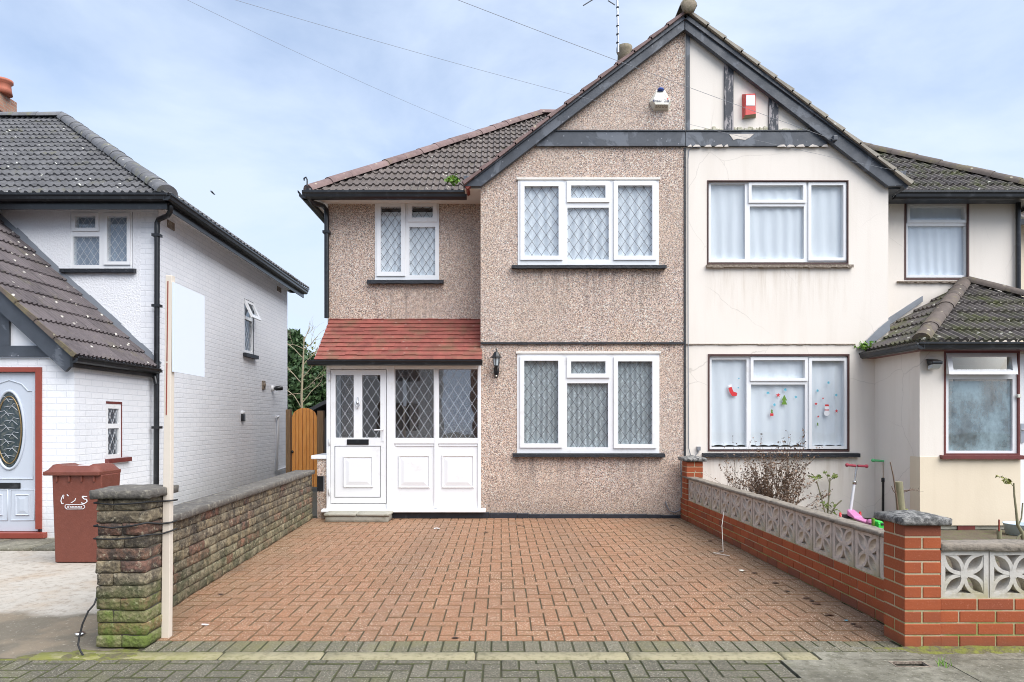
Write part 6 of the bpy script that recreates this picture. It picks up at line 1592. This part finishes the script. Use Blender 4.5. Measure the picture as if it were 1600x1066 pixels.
for gx_, gy_, h_, n_s, lab in ((1158,8.75,.86,4,'thin dry sprig standing left of the big dry shrub, by the rear pier'), (1180,8.6,.52,5,'short dry sprig between the thin sprig and the big dry shrub')):
    s0 = Vector((PX(gx_,gy_), gy_, 0)); t_ = thing('dry_shrub', s0, lab, 'shrub'); mb = MB(); tips = []
    for i in range(n_s): branch(mb, s0+Vector((random.uniform(-.05,.05),random.uniform(-.05,.05),0)), (random.uniform(-.25,.1),random.uniform(-.2,.2),1), h_*random.uniform(.5,.65), .006, 2, .25, 3, .12, tips, shrink=.6, n=4)
    mb.build('stems', M['twig'], t_); mb = MB()
    for q, d, dep_ in tips:
        if q.z > h_*.4 and random.random() < .7: leaf_quad(mb, q+Vector((random.gauss(0,.01),)*3), random.uniform(.018,.032), None, 1.2)
    mb.build('leaves', M['leafdry'], t_)
def leafy(mb, c, n, s, spread): 
    for _ in range(n): leaf_quad(mb, Vector(c)+Vector((random.gauss(0,spread),random.gauss(0,spread),random.gauss(0,spread*.6))), s*random.uniform(.6,1.2), None, 1.1)
hp = thing('garden_plant', G(1296,812), 'sparse green plant with two bare stems beside the pink scooter', 'plant')
Yh = hp.location.y; mb = MB()
mb.tube([P(1290,806,Yh),P(1284,780,Yh),P(1276,752,Yh)], .008, 6); mb.tube([P(1293,806,Yh),P(1295,775,Yh),P(1297,747,Yh)], [.012,.011,.009], 6); mb.tube([P(1296,770,Yh),P(1298,766,Yh)], .006, 5); mb.tube([P(1296,806,Yh),P(1306,790,Yh),P(1315,782,Yh)], .010, 6)
mb.tube([P(1297,760,Yh),P(1293,745,Yh),P(1289,740,Yh)], .004, 5); mb.tube([P(1297,752,Yh),P(1303,746,Yh)], .004, 5)
mb.build('stems', M['bark'], hp); mb = MB()
leafy(mb, P(1273,746,Yh), 40, .05, .035); leafy(mb, P(1304,745,Yh), 16, .05, .025); leafy(mb, P(1294,742,Yh), 6, .045, .012); leafy(mb, P(1289,738,Yh), 5, .045, .012); leafy(mb, P(1292,790,Yh), 26, .055, .04); leafy(mb, P(1305,799,Yh), 12, .05, .03)
mb.build('leaves', M['leafpale'], hp)
ts = thing('tree_stump', G(1407,830), 'sawn green grey stump with a few side twigs behind the front brick pier', 'stump')
Yt = 7.4; ts.location = (PX(1407,Yt), Yt, 0)
mb = MB().tube([(PX(1408,Yt),Yt,0),P(1408,800,Yt),P(1405,768,Yt),P(1404,753,Yt)], [.052,.048,.043,.043], 12); 
mb.build('trunk', M['bark'], ts); mb = MB()
mb.tube([P(1391,722,Yt-.1),P(1396,745,Yt-.1),P(1401,780,Yt-.08),(PX(1404,Yt),Yt-.06,0)], [.005,.007,.009,.011], 6); mb.tube([P(1400,772,Yt-.09),P(1396,767,Yt-.1),P(1393,760,Yt-.1)], .005, 5)
branch(mb, P(1411,767,Yt), (1,-.2,.45), .11, .007, 2, .5, 2, .3, n=4); branch(mb, P(1411,769,Yt), (1,.1,.1), .08, .006, 1, .5, 2, .3, n=4)
mb.build('twigs', M['twig'], ts)
mb = MB(); leafy(mb, P(1410,795,Yt), 14, .05, .03); mb.build('leaves', M['leafolive'], ts)
rs = thing('rose_bush', (PX(1592,6.6), 6.6, 0), 'bare thorny rose stems with a few last leaves in front of the right hand door', 'plant')
Yr = 6.6; mb = MB()
mb.tube([(PX(1604,Yr),Yr,0),P(1597,832,Yr),P(1590,820,Yr),P(1588,800,Yr),P(1585,775,Yr),P(1584,755,Yr)], [.020,.018,.014,.011,.009,.007], 7); mb.tube([P(1591,822,Yr),P(1596,810,Yr),P(1598,786,Yr)], .007, 6); mb.tube([P(1585,762,Yr),P(1579,755,Yr),P(1574,751,Yr)], .004, 5)
mb.tube([(PX(1584,Yr),Yr,0),P(1590,840,Yr),P(1603,828,Yr)], .010, 6)
mb.build('stems', M['bark'], rs); mb = MB(); leafy(mb, P(1572,751,Yr), 12, .055, .025); leafy(mb, P(1557,744,Yr), 4, .04, .008); leafy(mb, P(1567,746,Yr), 3, .04, .008)
mb.tube([P(1578,755,Yr),P(1568,747,Yr),P(1558,744,Yr)], .003, 5); mb.build('leaves', M['leafolive'], rs)
st = thing('cut_post', (PX(1561,6.6), 6.6, 0), 'short cut green stump with a thin reddish cane by the rose stems', 'stump')
mb = MB().tube([(PX(1563,Yr),Yr,0),P(1562,846,Yr),P(1561,828,Yr)], .022, 10); mb.build('stub', M['bark'], st); MB().tube([P(1561,830,Yr-.02),P(1561,812,Yr-.02)], .008, 6).build('cane', M['rust'], st)
tb = thing('washing_tub', (PX(1590,8.0), 8.0, 0), 'pale blue plastic tub on the soil at the foot of the porch', 'tub')
MB().lathe((PX(1592,8.0), 8.0, .0), [(.13,.0),(.155,.125),(.165,.13),(.16,.14),(.145,.13),(.12,.02)], 24).build('bowl', M['blue_tub'], tb)
# gutter and roof weeds
for px, py, Y, n_, sp2, lab in ((707,281,9.54,60,.048,'bright green weed growing in the roof valley above the small upper window'), (1352,541,FY-.08,46,.048,'green weed growing in the corner gutter of the tiled porch')):
    mb = MB(); c = P(px,py,Y); leafy(mb, c, n_, .07, sp2)
    for i in range(6): mb.tube([c-Vector((0,0,.06)), c+Vector((random.gauss(0,.07),random.gauss(0,.05),random.uniform(0,.08)))], .004, 4)
    tag(mb.build('gutter_weed', M['leafgreen']), lab, 'weed')
random.seed(31)
mb = MB(); c = G(1473,1040)
for i in range(16):
    d = Vector((random.gauss(0,.35), random.gauss(0,.25), 1)).normalized()*random.uniform(.03,.07); q0 = c+Vector((random.gauss(0,.014),random.gauss(0,.02),0)); s2 = Vector((.003,0,0))
    mb.add([q0-s2,q0+s2,q0+d], [(0,1,2)], random.random())
tag(mb.build('grass_tuft', M['leafgreen']), 'small tuft of bright grass in a pavement joint near the right pier', 'weed')

# ---------------------------------------------------------------- scooters and toy
def wheel(parent, c, r_, w_, axis, tm, hm):
    c = Vector(c); ax = Vector(axis).normalized()
    o = MB().lathe(c-ax*w_/2, [(r_*.72,0),(r_*.95,w_*.1),(r_,w_*.3),(r_,w_*.7),(r_*.95,w_*.9),(r_*.72,w_)], 20, axis=ax).build('wheel', M[tm], parent)
    MB().lathe(c-ax*(w_/2+.004), [(r_*.25,0),(r_*.6,.004),(r_*.6,w_+.004),(r_*.25,w_+.008)], 14, axis=ax).build('hub', M[hm], o); return o
ys = 8.85; s1 = thing('scooter', (PX(1338,ys), ys, 0), 'pink three wheeled child scooter with red grips by the cream wall', 'scooter')
zoff = PZ(818,ys)
tp_ = P(1338.5,729,ys); bt_ = P(1329,797,ys-.03); md = lerp(tp_, bt_, .36)
MB().tube([md, bt_], .019, 10).build('stem_sleeve', M['white'], s1)
MB().tube([tp_, md], .013, 10).build('stem', M['chrome'], s1)
mb = MB(); mb.tube([P(1323,726.8,ys-.02), P(1337,728,ys)], .017, 10); mb.tube([P(1340,728,ys), P(1354.5,728.6,ys+.02)], .017, 10)
for p in (P(1323.5,726.8,ys-.02), P(1354,728.6,ys+.02)): mb.lathe(p, [(.005,-.024),(.024,-.012),(.024,.012),(.005,.024)], 12, axis=(1,0,0))
mb.build('handlebar', M['redgrip'], s1)
MB().lathe(md, [(.026,-.03),(.026,.01),(.02,.02)], 10).build('clamp', M['chrome'], s1)
mb = MB(); zc = .065
A, B = P(1328,800,ys-.03), P(1366,818,ys-.45)
B.z = .07
mb.add([bt_+Vector((-.05,0,.01)), bt_+Vector((.05,0,.01)), lerp(bt_,B,.35)+Vector((.06,0,-.03)), lerp(bt_,B,.35)+Vector((-.06,0,-.03)), bt_+Vector((-.06,-.02,-.07)), bt_+Vector((.06,-.02,-.07)), lerp(bt_,B,.35)+Vector((.06,0,-.06)), lerp(bt_,B,.35)+Vector((-.06,0,-.06))], [(0,1,2,3),(7,6,5,4),(0,3,7,4),(1,5,6,2),(0,4,5,1),(2,6,7,3)])
D0 = lerp(bt_,B,.3)+Vector((0,0,-.045)); D1 = B
sd2 = (D1-D0).cross(Vector((0,0,1))).normalized()
mb.add([D0-sd2*.06, D0+sd2*.06, D1+sd2*.045, D1-sd2*.045, D0-sd2*.06-Vector((0,0,.03)), D0+sd2*.06-Vector((0,0,.03)), D1+sd2*.045-Vector((0,0,.03)), D1-sd2*.045-Vector((0,0,.03))], [(0,1,2,3),(7,6,5,4),(0,4,5,1),(1,5,6,2),(2,6,7,3),(3,7,4,0)])
mb.build('deck', M['pink'], s1, bev=.01)
MB().beam(P(1314,807,ys-.03), P(1343,807,ys-.03), .05, .05).build('axle', M['rubber'], s1)
wheel(s1, P(1313,808,ys-.06), .062, .03, (1,-.5,0), 'redpl', 'white'); wheel(s1, P(1344,806.5,ys), .062, .03, (1,-.5,0), 'redpl', 'white')
wheel(s1, Vector((PX(1361,8.42), 8.42, .055)), .052, .03, (1,.3,0), 'redpl', 'rubber')
mb = MB(); mb.lathe(Vector((PX(1361,8.42), 8.42, .06)), [(.062,-.028),(.066,0),(.062,.028)], 14, axis=(1,.3,0)); mb.clip((0,0,.075), (0,0,-1)); mb.build('rear_guard', M['pink'], s1)
ys2 = 9.15; s2_ = thing('scooter', (PX(1381,ys2), ys2, 0), 'black stemmed child scooter with mint green grips behind the front pier', 'scooter')
MB().tube([P(1380,722,ys2), P(1380.5,752,ys2)], .012, 10).build('stem', M['chrome'], s2_); MB().tube([P(1380.5,750,ys2), P(1380,806,ys2)], .020, 10).build('stem_sleeve', M['black'], s2_)
mb = MB(); mb.tube([P(1364.5,719.5,ys2), P(1380,720.5,ys2), P(1395.5,722.5,ys2)], .016, 10)
for p in (P(1364.5,719.5,ys2), P(1395.5,722.5,ys2)): mb.lathe(p, [(.005,-.03),(.023,-.015),(.023,.015),(.005,.03)], 12, axis=(1,0,0))
mb.build('handlebar', M['greengrip'], s2_); MB().lathe(P(1380.5,750,ys2), [(.028,-.03),(.028,.02),(.02,.03)], 10).build('clamp', M['rubber'], s2_)
mb = MB(); mb.box(PX(1373,ys2), PX(1387,ys2), ys2-.45, ys2+.02, .05, .085); mb.build('deck', M['black'], s2_, bev=.01)
for dx, dy in ((-.10,0),(.10,0),(0,-.42)): wheel(s2_, (PX(1380,ys2)+dx, ys2+dy-.01, .055), .05, .03, (1,0,0), 'rubber', 'green')
yt = 8.05; ty = thing('toy_vehicle', (PX(1375,yt), yt, 0), 'bright green plastic toy vehicle on the soil beside the front pier', 'toy')
mb = MB(); x0, x1 = PX(1366,yt), PX(1386,yt)
mb.prism([(x0,yt-.06,.04),(x0+.012,yt-.06,.155),(x0+.06,yt-.06,.165),(x0+.10,yt-.06,.12),(x1,yt-.06,.125),(x1+.005,yt-.06,.04)], (0,.14,0)); mb.box(x0+.005,x0+.03,yt-.085,yt-.061,.02,.14); mb.box(x1-.04,x1-.005,yt-.075,yt-.061,.07,.11)
mb.build('body', M['green'], ty, bev=.012); mb = MB(); mb.box(x0+.045,x1-.02,yt-.08,yt-.0605,.05,.075); mb.box(x0+.04,x0+.085,yt-.075,yt-.0605,.115,.14); mb.build('trim', M['rubber'], ty, bev=.005)
for dx in (.035, .125): wheel(ty, (x0+dx, yt-.05, .035), .035, .05, (0,1,0), 'rubber', 'green')
MB().tube([(x0-.01,yt,.10),(x0-.015,yt,.19)], .02, 8).build('handle', M['leafgreen'], ty)
# blue and coloured stickers on the lower window of the cream house (each stuck on the glass)
yst = FY+.05+.008
def sticker(pts, m, lab=None, cat='sticker', nm='window_sticker'):
    mb = MB(); mb.add([P(x,y,yst) for x, y in pts], [tuple(range(len(pts)))]); return tag(mb.build(nm, M[m]), lab, cat, 'stickers on the cream house window')
def snow(x, y, r_): return [(x+r_*(1 if i%2 else .45)*math.cos(i*math.pi/6), y+r_*(1 if i%2 else .45)*math.sin(i*math.pi/6)) for i in range(12)]
for x, y, r_, lab in ((1200,614,3.2,'turquoise snowflake sticker upper left on the middle pane'),(1210,632.5,3,'turquoise snowflake sticker lowest on the middle pane'),(1227,609,3.2,'turquoise snowflake sticker topmost on the middle pane'),(1243.5,620.5,2.8,'turquoise snowflake sticker right on the middle pane'),(1277.5,610.5,2.8,'turquoise snowflake sticker at the left of the right pane'),(1294.5,598,2.8,'turquoise snowflake sticker topmost on the right pane'),(1306.5,617.5,2.8,'turquoise snowflake sticker at the right of the right pane'),(1154.5,591.5,1.6,'small turquoise snowflake sticker topmost on the left pane'),(1153.5,606,1.6,'small turquoise snowflake sticker lower on the left pane')): sticker(snow(x,y,r_), 'snow_blue', lab)
for x, y, r_, lab in ((1216,617.5,3.8,'red star sticker on the middle pane'),(1307,642.5,3,'red star sticker at the right edge of the right pane'),(1275,631,2.6,'red star sticker at the left edge of the right pane'),(1278.5,651,2.2,'small red star sticker low on the right pane'),(1286,622.5,2,'small red star sticker high on the right pane')): sticker([(x+r_*(1 if i%2 else .42)*math.sin(i*math.pi/5), y+r_*(1 if i%2 else .42)*math.cos(i*math.pi/5)) for i in range(10)], 'redpl', lab)
for x, y, h_, lab in ((1225.5,626,9,'green tree sticker on the middle pane'),(1206,643,4,'small green tree sticker low on the middle pane'),(1277.5,663,3,'small green tree sticker lowest on the right pane')): sticker([(x,y-h_),(x+h_*.5,y),(x+h_*.2,y),(x+h_*.5,y+h_*.7),(x-h_*.5,y+h_*.7),(x-h_*.2,y),(x-h_*.5,y)], 'leafgreen', lab)
sticker([(1203.5,646),(1208.5,646),(1208.5,650),(1203.5,650)], 'redpl', 'red gift box sticker under the small tree sticker on the middle pane')
sticker([(1138,606),(1143,604.5),(1146,612),(1152,614),(1151,619),(1144,619),(1140,613)], 'redpl', 'red stocking sticker on the left pane')
sticker([(1138,602),(1143.5,600.5),(1144,604.5),(1138.5,606)], 'paper', 'white cuff sticker above the red stocking on the left pane')
sw = thing('window_sticker', P(1292,646,yst), 'white snowman sticker with red hat and scarf on the right pane', 'sticker', 'stickers on the cream house window')
mb = MB(); mb.add([P(1292+4.6*math.cos(i*math.pi/8), 645.5+4.8*math.sin(i*math.pi/8), yst) for i in range(16)], [tuple(range(16))]); mb.add([P(1292+3.4*math.cos(i*math.pi/8), 637.5+3.2*math.sin(i*math.pi/8), yst-.0006) for i in range(16)], [tuple(range(16))]); mb.build('snowman_body', M['paper'], sw)
mb = MB(); mb.add([P(x,y,yst-.0012) for x, y in ((1288.5,635),(1289.5,632),(1294.5,632),(1295.5,635))], [(0,1,2,3)]); mb.add([P(x,y,yst-.0012) for x, y in ((1288.5,640),(1295.5,640),(1295.5,641.5),(1288.5,641.5))], [(0,1,2,3)]); mb.build('hat_and_scarf', M['redpl'], sw)

# ---------------------------------------------------------------- aerial, overhead cables, bird
ya = 12.4; at = thing('roof_aerial', P(966,80,ya), 'tall grey television aerial mast above the roof beside the chimney pot', 'aerial')
MB().tube([P(966,82,ya), P(964,-40,ya)], .02, 8).build('mast', M['steel'], at)
mb = MB()
for py in (12,25,41,54,67): mb.lathe(P(965,py,ya), [(.026,-.012),(.026,.012)], 8)
mb.build('mast_clip', M['rubber'], at)
mb = MB(); mb.tube([P(911,9,ya), P(945,-12,ya)], .010, 6); mb.tube([P(950,1,ya), P(961,8,ya)], .010, 6); mb.tube([P(930,-2,ya), P(1000,-20,ya+.5)], .012, 6); mb.build('boom', M['lead'], at)
def cable(a, b, sag, r_, lab):
    a = Vector(a); b = Vector(b); n = 14
    pts = [lerp(a,b,i/n) - Vector((0,0,sag*4*(i/n)*(1-i/n))) for i in range(n+1)]
    tag(MB().tube(pts, r_, 5).build('overhead_cable', M['wire']), lab, 'cable', 'overhead cables')
cable(P(235,-28,6.0), P(753,208,11.4), .05, .0016, 'thin overhead cable crossing the left sky to the hip of the brown roof')
cable(P(330,-11,6.0), P(1432,273,9.2), .10, .0017, 'thin overhead cable crossing the whole gable to the far right end of the bargeboard')
cable(P(700,-6,6.5), P(1302,218,9.18), .02, .0026, 'overhead cable dropping across the gable to the bracket on the right bargeboard')
bd = thing('bird', P(332,301,14), 'tiny dark bird flying over the white house roof', 'bird')
c = P(332,301,14); mb = MB(); mb.tube([c+Vector((-.05,0,.04)), c+Vector((-.02,0,.015)), c+Vector((.03,0,-.03)), c+Vector((.06,0,-.05))], [.004,.014,.016,.003], 7); mb.add([c, c+Vector((-.03,.06,.06)), c+Vector((.03,.02,-.02))], [(0,1,2)]); mb.add([c, c+Vector((-.02,-.06,.05)), c+Vector((.03,-.02,-.02))], [(0,1,2)]); mb.build('body', M['rubber'], bd)

# ---------------------------------------------------------------- litter and dead leaves
random.seed(77)
def litter(px, py, s, m, lab, cat='litter', nm='litter', z=.006, n=7, asp=.6, grp=None):
    c = G(px,py); mb = MB(); top = [Vector((c.x+s*math.cos(2*math.pi*i/n)*random.uniform(.7,1.1), c.y+s*asp*math.sin(2*math.pi*i/n)*random.uniform(.7,1.1), z+random.uniform(0,s*.25))) for i in range(n)]
    mb.add(top+[c+Vector((0,0,z+s*.3))], [(i,(i+1)%n,n) for i in range(n)], random.random()); return tag(mb.build(nm, M[m]), lab, cat, grp)
litter(320,978,.028,'paper','white paper scrap on the red paving near the timber post')
litter(683,827,.045,'paper','white scrap on the red paving in front of the porch step',)
litter(124,993,.030,'paper','white scrap on the damp concrete left of the mossy pier')
litter(1160,893,.035,'offwhite','pale scrap on the red paving beside the right wall')
litter(1322,971,.018,'snow_blue','blue scrap at the foot of the right brick wall')
spots = [(712,998),(760,833),(812,822),(818,823),(1092,818),(1098,826),(1110,846),(1078,815),(1083,818),(1071,817),(1127,862),(1180,896),(1262,936),(1269,940),(1275,944),(1296,962),(1334,976),(1342,980),(1230,925),(1212,912),(1050,822),(940,834),(612,812),(618,808),(607,814),(625,812),(128,990),(345,930),(505,812)]
for i, (px, py) in enumerate(spots):
    litter(px, py, random.uniform(.022,.042), 'leafdead', 'crumpled dead brown leaf on the driveway paving', 'leaf', 'dead_leaf', .004, 6, .7, 'dead leaves on the drive')
cd_ = G(1127,862)
tag(MB().tube([P(1131,800,RWX(7.0)*F/(1131-VX)-.05), Vector((PX(1128,7.1)-.0, 7.1, .25)), Vector((PX(1125,7.0), 6.9, .01)), Vector((PX(1112,6.9), 6.85, .008)), Vector((PX(1140,6.7), 6.7, .008))], .004, 5).build('hanging_string', M['chip']), 'pale string hanging down the right brick wall onto the paving', 'string')

# ---------------------------------------------------------------- the houses across the road, seen only as reflections
for k, (xa, xb, m_, lab) in enumerate(((-13.5,-3.0,'cream','cream house across the road facing the pebble-dashed house'),(-1.5,9.0,'chimney','brick house across the road facing the cream house'))):
    oh = thing('house', ((xa+xb)/2, -19, 0), lab, 'house', None)
    mb = gridwall(MB(), xa, xb, 0, 5.2, -15.0, -15.2, [(xa+1.2,xa+3.4,.9,2.3),(xa+1.2,xa+3.4,3.4,4.7),(xb-3.4,xb-1.2,.9,2.3),(xb-3.4,xb-1.2,3.4,4.7)]); mb.build('wall', M[m_], oh)
    MB().add([(xa-.4,-14.6,5.1),(xb+.4,-14.6,5.1),(xb-2.5,-19,8.3),(xa+2.5,-19,8.3)], [(0,1,2,3)]).add([(xa-.4,-23,5.1),(xb+.4,-23,5.1),(xb-2.5,-19,8.3),(xa+2.5,-19,8.3)], [(3,2,1,0)]).build('roof', M['tile_brown'], oh)
    MB().box(xa+.5,xb-.5,-15.6,-15.5,0,5).build('room', M['room'], oh)
